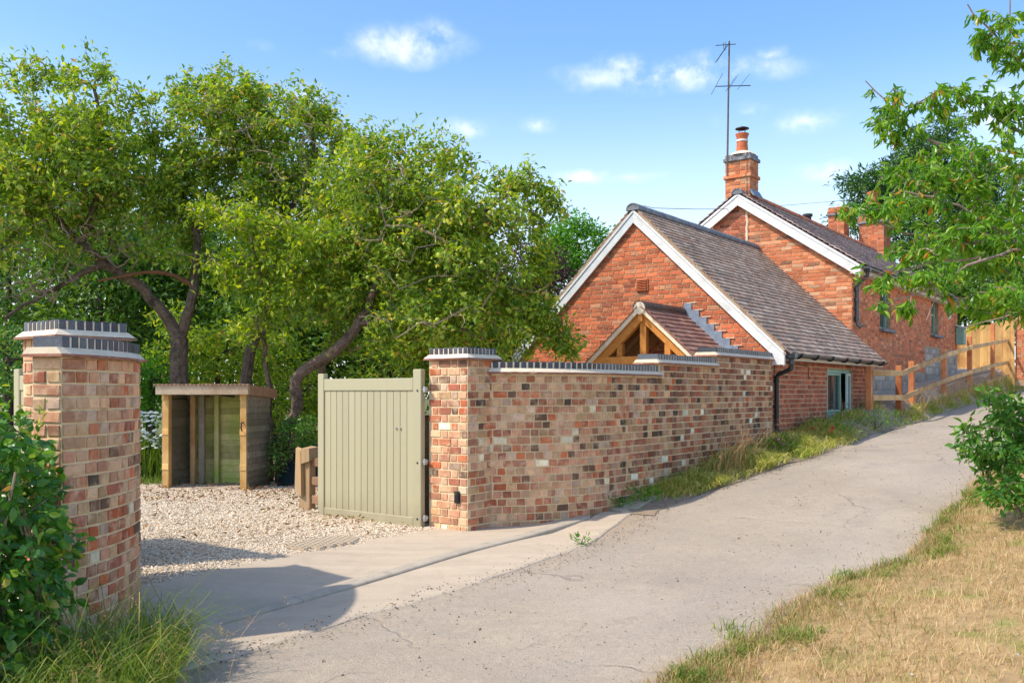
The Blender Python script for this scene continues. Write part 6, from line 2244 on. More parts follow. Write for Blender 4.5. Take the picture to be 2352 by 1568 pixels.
# thin bare twigs poking out of the front of the other crowns
for label_, ells, n in (('arched', [(560, 300, 14.6, 200, 120, .6), (700, 420, 14.8, 120, 120, .5)], 110), ('wide', [(900, 500, 12.8, 200, 170, .4), (1120, 620, 12.9, 150, 120, .4), (980, 740, 12.6, 170, 50, .4)], 120)):
    root = [o for o in bpy.data.objects if o.name.startswith('apple_tree') and o.parent is None and label_ in o['label']][0]
    lim = limB if label_ == 'arched' else limC
    tg = ell_points(ells, n, rt, .6)
    buf, paths, tips, R = grow([(l[0], .02, .008) for l in lim], tg, rt, lift=.0, twist=.09, r_tip=.004)
    mb = MB(); wood(mb, buf, paths[len(lim):], R); mb.build('bare_twigs', M['twig'], root, kind='stuff')

# --- woodland edge behind the garden
def bush_mass(name, label, cat, ells, n, leaf, mat, rng, group=None, trunk=None, upbias=.8, shell=.28, bark=None, ratio=.62, cl=(1.5, 2.8)):
    c = pt(ells[0][0], 900, ells[0][2])
    base = np.array([c[0], c[1], float(gz(c[0], c[1]))])
    root = thing(name, label, cat, tuple(base), group)
    # a rough armature of stems so that the crown is carried by something
    tg = ell_points(ells, max(40, n // 90), rng, .5)
    ctr = pt(ells[0][0], ells[0][1], ells[0][2])
    limbs = [(np.array([base - [0, 0, .1], base * .6 + ctr * .4 + [0, 0, 0], ctr]), .16 if trunk is None else trunk, .05)]
    buf, paths, tips, R = grow(limbs, tg, rng, step=.5, r_tip=.008)
    mb = MB(); wood(mb, buf, paths, R); mb.build('trunk', bark or M['dark_bark'], root)
    # clumps: leaves gather round clump centres so that the mass breaks into light and dark
    k = max(24, n // 60)
    C = ell_points(ells, k, rng, shell)
    idx = rng.integers(0, k, n)
    size = leaf * rng.uniform(*cl, k)
    P = C[idx] + unit(rng.normal(0, 1, (n, 3))) * (rng.random((n, 1)) ** .45) * 1.45 * size[idx][:, None] * [1, 1, .66]
    ax = unit((P - C[idx]) * .8 / size[idx][:, None] + rng.normal(0, .6, P.shape) + [0, 0, -.2])
    L = leaf * rng.uniform(.7, 1.25, n)
    leaves_mesh('crown', P, ax, L, L * ratio, mat, root, TL, upbias, rng)
    return root


r2 = np.random.default_rng(21)
WG = 'trees of the woodland edge behind the drive'
BG = [
    ((20, 560, 22), 'dark broadleaf tree filling the gap above the tall pillar', 'wood_leaf', [(20, 620, 22, 170, 210, 2.2), (-60, 500, 23, 140, 150, 2), (-60, 830, 22, 220, 110, 2.0), (120, 860, 22, 120, 70, 1.5)]),
    ((230, 680, 21), 'dark leafy tree seen between the forked apple trunk and the pillar', 'wood_leaf', [(230, 690, 21, 150, 190, 2.0), (250, 560, 22, 120, 120, 1.5)]),
    ((430, 700, 22), 'shaded broadleaf tree behind the fork of the old apple', 'wood_leaf', [(430, 720, 22, 150, 200, 2.0), (430, 600, 23, 120, 110, 1.5)]),
    ((620, 720, 21.5), 'shaded broadleaf tree behind the bright young apple', 'wood_leaf', [(620, 760, 21.5, 150, 170, 2.0), (650, 600, 22, 120, 110, 1.5)]),
    ((830, 720, 21), 'shaded broadleaf tree above the open green gate', 'wood_leaf', [(830, 760, 21, 150, 170, 1.8), (830, 600, 22, 130, 130, 1.5)]),
    ((1030, 740, 20), 'shaded broadleaf tree behind the bare right hand boughs', 'wood_leaf', [(1030, 760, 20, 150, 150, 1.8), (1040, 620, 21, 130, 120, 1.4)]),
    ((1170, 780, 19), 'dark shrub filling the space between the coping and the gable', 'wood_leaf', [(1170, 780, 19, 95, 90, 1.2)]),
]
BG[5] = (BG[5][0], 'shaded broadleaf tree beneath the crown that reaches the cottage', BG[5][2], BG[5][3])
for x_, lab in ((60, 'tall dark wood edge tree far behind the tall brick pillar'), (340, 'tall dark wood edge tree far behind the forked apple tree'), (640, 'tall dark wood edge tree far behind the young apple tree'), (930, 'tall dark wood edge tree far behind the wide apple crown')):
    BG.append(((x_, 600, 27), lab, 'wood_leaf', [(x_, 640, 27, 190, 190, 1.6), (x_ + 40, 800, 27, 200, 150, 1.4), (x_ - 60, 500, 27.5, 110, 100, 1.2, .8)]))
for i, (c, lab, mt, ells) in enumerate(BG):
    bush_mass('broadleaf_tree', lab, 'tree', ells, 9000 if i < 7 else 7000, .19 if i < 7 else .27, M[mt], r2, WG)
# sunlit shrubs low in the garden
bush_mass('laurel_hedge', 'glossy clipped green hedge lit by the sun beyond the ivy', 'hedge', [(20, 830, 13.5, 75, 95, .8), (60, 880, 13.5, 60, 60, .7), (-70, 860, 13.5, 90, 110, .8)], 5000, .075, M['ivy_leaf'], r2, None, .05, .6, .2)
bush_mass('garden_shrub', 'leafy green shrub behind the white daisies', 'shrub', [(350, 870, 15.5, 60, 75, .7), (300, 930, 15.5, 60, 60, .6)], 2600, .10, M['green_leaf'], r2, None, .05)
bush_mass('garden_shrub', 'yellow green shrub glowing behind the snaking trunk', 'shrub', [(700, 905, 15.2, 60, 60, .6), (660, 930, 15.4, 60, 70, .6), (730, 960, 15.2, 40, 50, .5)], 2600, .10, M['bright_leaf'], r2, None, .04)
bush_mass('garden_shrub', 'leafy shrub under the fork of the old apple', 'shrub', [(500, 820, 16.8, 120, 70, .7), (600, 800, 16.8, 80, 90, .7), (420, 800, 16.8, 70, 90, .7)], 4200, .12, M['apple_leaf'], r2, None, .05)
bush_mass('garden_shrub', 'dense green shrub over the top of the open gate', 'shrub', [(900, 850, 16, 110, 70, .7), (1010, 820, 16, 70, 60, .6)], 3000, .10, M['apple_leaf'], r2, None, .05)
bush_mass('ivy_bush', 'low glossy ivy spreading round the base of the snaking trunk', 'ivy', [(668, 1000, 13.6, 38, 45, .35), (645, 1060, 13.5, 26, 40, .3), (690, 985, 13.9, 36, 30, .3)], 2200, .055, M['ivy_leaf'], r2, None, .02, 1.0, .25)
# trees beyond the roofs
bush_mass('acacia_tree', 'fresh green tree top rising beyond the extension roof', 'tree', [(1330, 560, 30, 62, 50, 1.2), (1280, 545, 30, 50, 45, 1.0), (1300, 600, 30, 70, 50, 1.2), (1365, 548, 30, 26, 20, .5), (1270, 620, 30, 60, 60, 1.0), (1340, 520, 30, 40, 26, .7)], 6500, .16, M['green_leaf'], r2, None, .14, .8, .35)
bush_mass('copper_beech', 'dark purple leaved tree behind the corner of the extension', 'tree', [(1230, 620, 25, 60, 70, 1.0), (1250, 690, 25, 55, 70, 1.0), (1190, 680, 25, 60, 60, 1.0), (1200, 570, 25, 40, 40, .8), (1270, 650, 25, 40, 70, .8)], 5000, .12, M['copper_leaf'], r2, None, .14, .8, .35)
# dark conifer beyond the house: tiers of foliage pads
def conifer(name, label, ells, n, base_px, Y, rng):
    return bush_mass(name, label, 'tree', ells, n, .34, M['conifer'], rng, None, .35, 1.2, .3, ratio=.42, cl=(1.0, 1.9))
r3 = np.random.default_rng(31)
conifer('pine_tree', 'tall dark pine rising behind the house chimneys', [(2140, 420, 46, 90, 110, 2.5), (2080, 500, 46, 110, 90, 2.5), (2000, 440, 46, 66, 50, 1.8), (1985, 500, 46, 70, 50, 1.8), (2150, 300, 46, 55, 40, 1.5), (2120, 350, 46, 70, 40, 1.5), (2060, 390, 46, 60, 36, 1.5), (2200, 540, 46, 110, 110, 2.5), (2270, 450, 46, 90, 110, 2.5), (1960, 415, 46, 30, 18, 1)], 20000, (2140, 900), 46, r3)
bush_mass('evergreen_tree', 'dark evergreen tree over the close boarded fence', 'tree', [(2260, 640, 36, 90, 90, 2.0), (2330, 600, 36, 80, 120, 2.0), (2215, 680, 34, 60, 80, 1.4, 1.3), (2300, 710, 34, 80, 60, 1.4)], 9500, .24, M['wood_leaf'], r3, None, .25, .8, .3)
bush_mass('evergreen_tree', 'shaded evergreen tree on the skyline past the far eave', 'tree', [(2130, 620, 40, 90, 60, 2.0), (2060, 600, 42, 60, 40, 1.6)], 3000, .24, M['wood_leaf'], r3, None, .25, .8, .3)

# --- cherry branches over the lane; the trunk stands outside the picture
YK = 8.4
kb = pt(2660, 1000, 8.6); kb[2] = float(gz(kb[0], kb[1]))
L_ = lambda *p: line([(a, b_, y) for a, b_, y in p])
limK = [
    (np.concatenate([[kb - [0, 0, .1]], L_((2655, 900, 8.6), (2640, 700, 8.6), (2610, 500, 8.6), (2560, 330, 8.6))]), .15, .07),
    (L_((2640, 700, 8.6), (2500, 620, 8.3), (2352, 557, 8.1), (2276, 522, 8.0), (2223, 488, 7.9), (2160, 455, 7.9), (2080, 440, 7.9)), .022, .006),
    (L_((2640, 720, 8.6), (2500, 600, 8.0), (2352, 574, 7.6), (2276, 582, 7.5), (2212, 615, 7.4), (2158, 649, 7.4), (2100, 665, 7.4)), .02, .005),
    (L_((2610, 500, 8.6), (2450, 280, 8.4), (2352, 159, 8.3), (2318, 112, 8.3), (2269, 70, 8.3), (2222, 10, 8.3)), .03, .006),
    (L_((2318, 112, 8.3), (2319, 40, 8.3), (2320, -30, 8.3)), .012, .006),
    (L_((2610, 500, 8.6), (2450, 370, 8.5), (2320, 286, 8.5), (2243, 223, 8.5), (2165, 195, 8.5), (2114, 234, 8.5)), .026, .006),
    (L_((2640, 620, 8.6), (2450, 430, 8.7), (2300, 385, 8.7), (2212, 361, 8.7), (2154, 326, 8.7), (2095, 300, 8.7), (2037, 236, 8.7), (1988, 186, 8.7)), .03, .005),
    (L_((2352, 557, 8.1), (2230, 560, 7.9), (2100, 540, 7.8), (2000, 500, 7.8), (1930, 480, 7.8)), .016, .005),
    (L_((2158, 649, 7.4), (2080, 690, 7.4), (2020, 705, 7.4)), .012, .004),
    (L_((2250, 590, 7.5), (2150, 600, 7.5), (2050, 625, 7.5), (1960, 640, 7.5)), .012, .004),
    (L_((2500, 760, 8.0), (2352, 712, 7.4), (2280, 735, 7.2), (2215, 752, 7.2)), .012, .004),
    (L_((2158, 649, 7.4), (2140, 700, 7.4), (2128, 735, 7.4)), .008, .004),
]
ellK = [(2120, 420, 8.1, 110, 90, .7), (2240, 400, 8.2, 120, 110, .8), (2310, 560, 7.8, 80, 110, .7), (2200, 530, 7.9, 110, 60, .6), (2030, 480, 7.9, 80, 40, .4), (1955, 485, 7.8, 40, 28, .25), (2090, 570, 7.7, 80, 40, .4), (2180, 240, 8.4, 110, 50, .5), (2300, 250, 8.4, 70, 80, .6),
        (2270, 80, 8.3, 60, 60, .4), (2330, 120, 8.3, 40, 90, .5), (2040, 260, 8.6, 50, 60, .35), (2000, 205, 8.7, 20, 25, .2), (2250, 680, 7.4, 80, 40, .5), (2330, 690, 7.4, 50, 60, .5), (2130, 640, 7.4, 90, 28, .35), (2040, 640, 7.5, 70, 22, .3), (1975, 640, 7.5, 30, 18, .2), (2020, 705, 7.4, 26, 12, .15), (2100, 715, 7.4, 40, 16, .2), (2250, 745, 7.2, 50, 14, .2), (2070, 300, 8.6, 60, 40, .3), (2400, 400, 8.3, 60, 220, .6)]
r4 = np.random.default_rng(41)
tgK = ell_points(ellK, 780, r4, .7)
root = thing('cherry_tree', 'overhanging cherry boughs with long drooping leaves above the lane', 'tree', tuple(kb))
buf, paths, tips, R = grow(limK, tgK, r4, lift=.02, step=.12, r_tip=.0028, twist=.14)
mb = MB(); wood(mb, buf, paths[:len(limK)], R); mb.build('trunk', M['cherry_bark'], root, smooth=True)
mb = MB(); wood(mb, buf, paths[len(limK):], R); mb.build('branches', M['cherry_bark'], root, kind='stuff')
P, D = along(buf, tips, 13, r4, 4)
D2_ = unit(D * .55 + r4.normal(0, .42, P.shape) + np.array([0, 0, -.75]))
Lf = .088 * r4.uniform(.6, 1.2, len(P))
leaves_mesh('crown', P + r4.normal(0, .02, P.shape), D2_, Lf, Lf * .58, M['cherry_leaf'], root, TC, .3, r4, singles=300)

# --- ivy hedge at the near pillar
r5 = np.random.default_rng(51)
hb = np.array([-3.05, 4.75, float(gz(-3.05, 4.75))])
hedge = thing('ivy_hedge', 'thick glossy ivy hedge against the curved wall end', 'hedge', tuple(hb))
nH = 17000
P, N_ = [], []
hells = [((-2.96, 4.85, 1.12), (.44, .50, .42)), ((-2.86, 4.72, .75), (.50, .55, .55)), ((-2.84, 4.62, .25), (.48, .5, .55)), ((-3.5, 4.9, .9), (.7, .6, .75)), ((-3.3, 4.3, .7), (.5, .5, .7))]
for c, r_ in hells:
    m_ = int(nH * r_[0] * r_[2] / sum(q[1][0] * q[1][2] for q in hells))
    d = unit(r5.normal(0, 1, (m_, 3)))
    bump_ = 1 + .16 * np.sin(5 * d[:, 0] + 3 * d[:, 2] * 4) * np.sin(6 * d[:, 1] + 2)
    P.append(np.array(c) + d * np.array(r_) * (bump_ * r5.uniform(.82, 1.06, m_))[:, None]); N_.append(d)
P = np.concatenate(P); N_ = np.concatenate(N_)
k_ = P[:, 2] > -.1
P, N_ = P[k_], N_[k_]
ax = unit(N_ * .5 + r5.normal(0, .55, P.shape) + [0, 0, -.45])
Lf = .062 * r5.uniform(.6, 1.35, len(P))
leaves_mesh('foliage', P, ax, Lf, Lf * 1.08, M['ivy_leaf'], hedge, TN, .0, r5, singles=300)
mb = MB()
for k in range(60):
    c, r_ = hells[k % 3]
    d = unit(r5.normal(0, 1, 3)); e = unit(d + r5.normal(0, .5, 3))
    a_, b_ = np.array(c) + d * np.array(r_) * .7, np.array(c) + e * np.array(r_) * 1.08
    mb.tube([a_, (a_ + b_) / 2 + r5.normal(0, .04, 3), b_], [.006, .004, .002], 4)
for k in range(16):
    x_, y_ = r5.uniform(-3.3, -2.55), r5.uniform(4.4, 5.0)
    mb.tube([(x_, y_, -.15), (x_ + r5.normal(0, .1), y_ + r5.normal(0, .1), .5), (x_ + r5.normal(0, .15), y_ + r5.normal(0, .1), 1.2)], [.016, .012, .006], 5)
mb.build('stems', M['twig'], hedge, kind='stuff')
# loose shoots along the top
tips_ = []
for k in range(26):
    c = np.array([r5.uniform(-3.4, -2.6), r5.uniform(4.5, 5.1), 1.36])
    q = c + [r5.normal(0, .06), r5.normal(0, .06), r5.uniform(.12, .30)]
    t_ = np.linspace(0, 1, 8)[:, None]
    tips_.append(c + (q - c) * t_)
Pn = np.concatenate(tips_); Dn = unit(r5.normal(0, .7, Pn.shape) + [0, 0, .5])
Lf = .045 * r5.uniform(.7, 1.2, len(Pn))
leaves_mesh('shoots', Pn, Dn, Lf, Lf * .5, M['bright_leaf'], hedge, TN, .5, r5)

# --- dark shrub at the lane's far edge
sc_ = pt(2330, 1120, 8.3)
sh_ = np.array([sc_[0], sc_[1], float(gz(sc_[0], sc_[1]))])
shrub = thing('elder_shrub', 'dense dark green shrub on the grass edge beneath the cherry', 'shrub', tuple(sh_))
sell = [(2330, 1010, 8.3, 95, 90, .45), (2300, 1060, 8.2, 80, 60, .4), (2270, 1020, 8.2, 50, 40, .3), (2345, 940, 8.4, 60, 60, .4), (2420, 1010, 8.4, 110, 130, .6), (2300, 950, 8.5, 50, 26, .3), (2235, 985, 8.2, 36, 18, .2, 2), (2230, 1035, 8.2, 40, 12, .2, 2), (2215, 1010, 8.2, 20, 10, .2, 2), (2290, 920, 8.4, 60, 24, .3, 1.5), (2330, 1120, 8.0, 80, 60, .4), (2300, 1130, 8.0, 60, 40, .3)]
tg = ell_points(sell, 230, r5, .75)
buf, paths, tips, R = grow([(np.array([sh_ - [0, 0, .1], sh_ + [0, 0, .3], pt(2340, 1010, 8.3)]), .014, .008), (np.array([sh_ + [.1, 0, 0], pt(2300, 1040, 8.2)]), .02, .008)], tg, r5, step=.1, r_tip=.003)
mb = MB(); wood(mb, buf, paths, R); mb.build('stems', M['twig'], shrub, kind='stuff')
P, D = along(buf, tips, 17, r5, 6)
P = P + r5.normal(0, .04, P.shape)
ax = unit(D * .4 + r5.normal(0, .6, P.shape) + [0, 0, -.2])
Lf = .085 * r5.uniform(.55, 1.2, len(P))
leaves_mesh('foliage', P, ax, Lf, Lf * .72, M['shrub_leaf'], shrub, TN, .8, r5, singles=300)


# --- grass
def blades(name, P, H, lean, width, mat, kind='stuff', rng=RNG, parent=None, heads=0.0, headmat=None, shade=None, **kw):
    n = len(P)
    th = rng.uniform(0, 2 * math.pi, n)
    d = np.stack([np.cos(th), np.sin(th), np.zeros(n)], 1)
    if 'wind' in kw:
        d = unit(d + np.array(kw.pop('wind')))
    s = np.stack([-d[:, 1], d[:, 0], np.zeros(n)], 1)
    a2 = rng.uniform(0, 2 * math.pi, n)
    s = unit(s + .6 * np.stack([np.cos(a2), np.sin(a2), np.zeros(n)], 1))
    H = np.broadcast_to(H, (n,))[:, None]; W = np.broadcast_to(width, (n,))[:, None]; Ln = np.broadcast_to(lean, (n,))[:, None]
    up = np.array([0, 0, 1.0])
    m1 = P + up * H * .5 + d * H * Ln * .22
    m2 = P + up * H * (.86 - .12 * Ln) + d * H * Ln * .62
    t = P + up * H * (1.0 - .42 * Ln ** 2) + d * H * Ln * 1.1
    V = np.stack([P - s * W * .5, P + s * W * .5, m1 - s * W * .45, m1 + s * W * .45, m2 - s * W * .3, m2 + s * W * .3, t], 1)
    b = np.arange(n)[:, None] * 7
    Q = np.concatenate([b + [0, 1, 3, 2], b + [2, 3, 5, 4]])
    T = b + [4, 5, 6]
    v = rng.random(n) if shade is None else np.clip(shade, 0, .999)
    org = origin(parent) if parent is not None else np.array([*P.mean(0)[:2], P[:, 2].min()])
    me = mesh_np(name, V.reshape(-1, 3) - org, [Q, T], mat, rnd=np.concatenate([v, v, v]))
    o = link(name, me, parent, kind, **kw)
    if parent is None:
        o.location = org
    return t


def on_ground(s, u, dz=0.0):
    x = s * D1[0] + u * D2[0]; y = s * D1[1] + u * D2[1]
    return np.stack([x, y, gz(x, y) + dz], 1)


r6 = np.random.default_rng(61)
# parched lawn: density falls with distance
n = 120000
s = r6.uniform(-1.0, 1.0, n) ; s = 1.2 + 13 * (r6.random(n) ** 1.9)
u = np.array([edge_right(a) for a in np.linspace(0, 16, 200)])
er = np.interp(s, np.linspace(0, 16, 200), u)
uu_ = er + .10 - 4.2 * r6.random(n) ** 1.25
P = on_ground(s, uu_, .012)
xx, yy = project(P)
k_ = (xx > 1380) & (xx < 2500) & (yy < 1640)
P, s, uu_, er = P[k_], s[k_], uu_[k_], er[k_]
patch = fbm2(P[:, 0], P[:, 1], 12, 2.6) + .5 * fbm2(P[:, 0], P[:, 1], 13, 7.0)
edge = np.exp(-((er - uu_) / .22) ** 2)
green = np.clip((patch + .12) * .8, .08, .8) + edge * .55
bald = (fbm2(P[:, 0], P[:, 1], 14, 4.0) > .55) & (r6.random(len(P)) < .55)
P, green, edge = P[~bald], green[~bald], edge[~bald]
sh_v = np.where(r6.random(len(P)) < green, r6.uniform(.78, 1, len(P)), r6.uniform(0, .76, len(P)))
H = r6.gamma(4, .0105, len(P)) + .012 + edge * .02
blades('dry_grass', P, H, r6.uniform(.3, 1.25, len(P)), r6.uniform(.0025, .0048, len(P)), M['straw'], rng=r6, shade=sh_v)
# small white clover heads
k_ = r6.choice(len(P), 400)
pick = [i for i in k_ if 1500 < project(P[i])[0] < 2340][:13]
fl = bpy.data.objects
mb = MB()
for i in pick:
    mb.lathe(P[i] + [0, 0, .012], [(.003, 0), (.009, .003), (.008, .008), (.003, .011)], 7)
mb.build('clover_flowers', M['petal'], None, kind='stuff')

# greener tufts and weeds where the lawn meets the lane
tuft_s = np.concatenate([r6.uniform(3.5, 11, 46), [5.2, 5.3, 6.9, 7.0, 7.1, 8.9, 9.3, 9.6]])
Pt_, Hh = [], []
for s_ in tuft_s:
    u_ = edge_right(s_) + r6.normal(-.04, .10)
    k = r6.integers(25, 70)
    Pt_.append(on_ground(s_ + r6.normal(0, .05, k), u_ + r6.normal(0, .045, k), .01)); Hh.append(r6.uniform(.03, .11, k))
Pt_ = np.concatenate(Pt_); Hh = np.concatenate(Hh)
blades('edge_grass', Pt_, Hh, r6.uniform(.3, 1.2, len(Pt_)), r6.uniform(.004, .008, len(Pt_)), M['green_grass'], rng=r6)

# verge along the wall and up the lane
n = 30000
s = np.concatenate([9.0 + 7.0 * r6.random(n // 2), 9.5 + 24 * r6.random(n // 2) ** 1.2])
el = np.interp(s, np.linspace(8, 40, 300), [edge_left(a) for a in np.linspace(8, 40, 300)])
top = np.where(s < 18.4, 5.24, 4.72)
f = r6.beta(1.6, 1.1, n)
uu_ = el + (top - el) * f - .02
P = on_ground(s, uu_, .0)
cl = fbm2(P[:, 0], P[:, 1], 31, 3.3)
dens = np.clip(.45 + .5 * cl, .05, 1) * sstep(s, 9.0, 10.4)
k_ = r6.random(n) < dens
P, s, f, cl = P[k_], s[k_], f[k_], cl[k_]
H = (.13 + .20 * f * r6.random(len(P)) + .08 * np.clip(cl, 0, 1)) * np.interp(s, [9, 10.5, 12, 14.5, 17, 19, 30], [.5, .9, 1.1, .9, .55, .58, .8])
dry = np.clip(.14 + .35 * fbm2(P[:, 0], P[:, 1], 33, 1.7), .05, .8)
v = np.where(r6.random(len(P)) < dry, r6.uniform(.6, 1, len(P)), r6.uniform(0, .6, len(P)))
blades('verge_grass', P, H, r6.uniform(.5, 1.35, len(P)), r6.uniform(.006, .013, len(P)), M['grass'], rng=r6, shade=v, wind=(.6, -.5, 0))
# tall dry stems with seed heads in front of the wall and by the fence
ss_ = np.concatenate([r6.normal(11.4, .25, 46), r6.normal(11.0, .5, 40), r6.uniform(10.5, 18, 60), r6.uniform(19.5, 32, 420)])
us_ = np.where(ss_ < 18.5, r6.uniform(4.72, 5.02, len(ss_)), r6.uniform(4.5, 4.75, len(ss_)))
P = on_ground(ss_, us_)
H = np.concatenate([r6.uniform(.4, .85, 46), r6.uniform(.3, .6, 40), r6.uniform(.3, .6, 60), r6.uniform(.35, .65, 420)])
t = blades('dry_stems', P, H, r6.uniform(.15, .8, len(P)), r6.uniform(.004, .007, len(P)), M['dry_stem'], rng=r6, wind=(.8, -.2, 0))
Pt = np.repeat(t, 9, 0) + r6.normal(0, .016, (len(t) * 9, 3)) + r6.uniform(-.06, .01, (len(t) * 9, 1)) * [0, 0, 1]
leaves_mesh('seed_heads', Pt, unit(r6.normal(0, .4, Pt.shape) + [0, 0, 1]), .022, .008, M['dry_stem'], None, TL, .2, r6, kind='stuff')
# broad green weeds at the foot of the wall
for (px_, py_, Y_), rad_, nlf, lab, cat_ in (((1425, 1165, 10.15), .10, 90, 'small bright green weed at the foot of the curved wall', 'weed'), ((1480, 1150, 10.4), .14, 120, 'low green weed beside the start of the grass verge', 'weed'), ((2010, 960, 16.2), .28, 240, 'bushy green weed beneath the green casement window', 'weed'), ((1900, 990, 15), .22, 200, 'dark green weed below the shaded brick wall', 'weed'), ((1790, 1015, 13.4), .16, 150, 'leafy clump with pink flowers at the drainpipe foot', 'plant'), ((1335, 1262, 8.4), .06, 40, 'tiny green weed in the joint of the lane edge', 'weed')):
    c = pt(px_, py_, Y_); c[2] = float(gz(c[0], c[1])) + .03
    w_ = thing('weed', lab, cat_, tuple(c))
    P = c + r6.normal(0, 1, (nlf, 3)) * [rad_, rad_ * .7, rad_ * .35] + [0, 0, rad_ * .5]
    ax = unit((P - c) + r6.normal(0, .06, P.shape) + [0, 0, .05])
    Lf = r6.uniform(.04, .085, nlf) * (1 if rad_ > .12 else .7)
    leaves_mesh('foliage', P, ax, Lf, Lf * .5, M['green_leaf'] if rad_ < .2 else M['shrub_leaf'], w_, TN, .8, r6)
    mb = MB()
    for k in range(10):
        e = c + r6.normal(0, 1, 3) * [rad_ * .7, rad_ * .5, .02] + [0, 0, rad_ * .6]
        mb.tube([c - [0, 0, .05], (c + e) / 2, e], [.004, .003, .002], 4)
    mb.build('stems', M['shrub_leaf'], w_, kind='stuff')
    if 'pink' in lab:
        for q_ in ((1787, 1010), (1782, 1024), (1800, 1020), (1779, 1030)):
            fp = pt(q_[0], q_[1], 13.3)
            mb = MB(); mb.lathe(fp, [(.006, -.015), (.022, -.006), (.026, .006), (.016, .018), (.004, .02)], 9); mb.build('blossom', M['pink_petal'], w_)
            mb = MB(); mb.tube([c, (c + fp) / 2 + [.02, 0, .03], fp], .003, 4); mb.build('stem', M['shrub_leaf'], w_)
c = pt(1912, 990, 14.45); c[2] = float(gz(c[0], c[1]))
rf_ = thing('red_flower', 'bright red flower cluster standing in the verge by the brick wall', 'flower', tuple(c))
for q_ in ((1911, 984), (1909, 992), (1913, 979), (1864, 983)):
    fp = pt(q_[0], q_[1], 14.45)
    P = fp + r6.normal(0, .008, (9, 3)); Lf = np.full(9, .035)
    leaves_mesh('blossom', P, unit(r6.normal(0, 1, P.shape)), Lf, Lf * 1.1, M['red_petal'], rf_, TL, .3, r6)
    mb = MB(); mb.tube([c + r6.normal(0, .02, 3) * [1, 1, 0], (c + fp) / 2, fp], .003, 4); mb.build('stem', M['shrub_leaf'], rf_)

# long grass tuft at the near pillar
n = 2600
a_ = r6.uniform(0, 2 * math.pi, n); q_ = np.sqrt(r6.random(n))
cx, cy = -2.02, 4.75
P = np.stack([cx + .42 * q_ * np.cos(a_) - .15 * r6.random(n), cy + .75 * q_ * np.sin(a_), np.zeros(n)], 1)
P2 = np.stack([r6.uniform(-3.0, -1.75, 3400), r6.uniform(3.7, 4.6, 3400), np.zeros(3400)], 1)
P = np.concatenate([P, P2]); P[:, 2] = gz(P[:, 0], P[:, 1]) + .02
n = len(P)
xx, yy = project(P)
k_ = (P[:, 0] < -1.62 - .25 * (P[:, 1] - 4.2))
P = P[k_]; n = len(P)
H = r6.gamma(5, .05, n) * np.interp(np.hypot(P[:, 0] - cx, P[:, 1] - 4.9), [0, .3, .8, 1.2], [1.35, 1.1, .7, .5]) + .05
blades('long_grass', P, H, r6.uniform(.3, 1.3, n), r6.uniform(.003, .0075, n), M['green_grass'], rng=r6, wind=(.35, -.1, 0))
ss2 = np.stack([r6.normal(cx, .3, 70), r6.normal(4.7, .3, 70), np.zeros(70)], 1); ss2[:, 2] = gz(ss2[:, 0], ss2[:, 1])
t = blades('flowering_grass', ss2, r6.uniform(.3, .62, 70), r6.uniform(.5, 1.2, 70), .003, M['dry_stem'], rng=r6, wind=(.7, -.1, 0))
Pt = np.repeat(t, 12, 0) + r6.normal(0, .010, (len(t) * 12, 3)) + np.linspace(-.05, .03, 12)[None].repeat(len(t), 0).reshape(-1, 1) * [-.5, 0, .8]
leaves_mesh('seed_heads', Pt, unit(r6.normal(0, .4, Pt.shape) + [.5, 0, .6]), .018, .006, M['dry_stem'], None, TL, .2, r6, kind='stuff')

# garden lawn strip and daisies behind the drive
n = 9000
P = np.stack([r6.uniform(-8.5, -4.9, n), r6.uniform(13.4, 16.2, n), np.zeros(n)], 1); P[:, 2] = gz(P[:, 0], P[:, 1]) + .04
blades('lawn_grass', P, r6.uniform(.05, .14, n), r6.uniform(.2, 1, n), .010, M['green_grass'], rng=r6, shade=r6.uniform(.2, .8, n))
dc = pt(338, 1080, 14.4); dc[2] = GZ
dz_ = thing('daisy_clump', 'tall clump of white daisies between the pillar and the shelter', 'flowers', tuple(dc))
n = 2600
P = dc + np.stack([r6.normal(-.05, .26, n), r6.normal(0, .22, n), np.zeros(n)], 1)
blades('foliage', P, r6.uniform(.35, .85, n), r6.uniform(.1, .6, n), .012, M['green_grass'], None, r6, dz_, shade=r6.uniform(0, .6, n))
mbp = MB()
for k in range(75):
    x_, z_ = 315 + 52 * r6.random(), 945 + 85 * r6.random() ** 1.3
    fp = pt(x_ + r6.normal(0, 4), z_, 14.15 + r6.uniform(-.2, .2))
    mbf = MB(); mbf.lathe(fp, [(.008, .004), (.030, .004), (.034, -.002), (.008, -.012)], 9, axis=(r6.normal(0, .25), r6.normal(-.35, .2), 1)); mbf.build('blossom', M['petal'], dz_)

# fallen leaves on the gravel
n = 8000
P = np.stack([r6.uniform(-7.2, -1.0, n), r6.uniform(6.6, 13.6, n), np.zeros(n)], 1)
s_, u_ = su_of(P[:, 0], P[:, 1])
w_ = np.clip(.12 + .5 * sstep(P[:, 1], 9, 13) + .3 * fbm2(P[:, 0], P[:, 1], 51, 1.3), 0, 1)
k_ = (u_ > GU - .05) & (r6.random(n) < w_)
P = P[k_]; P[:, 2] = gz(P[:, 0], P[:, 1]) + .080
Lf = r6.uniform(.03, .06, len(P))
leaves_mesh('fallen_leaves', P, unit(r6.normal(0, 1, P.shape) * [1, 1, .45]), Lf, Lf * .7, M['dead_leaf'], None, TN, .9, r6, kind='stuff')
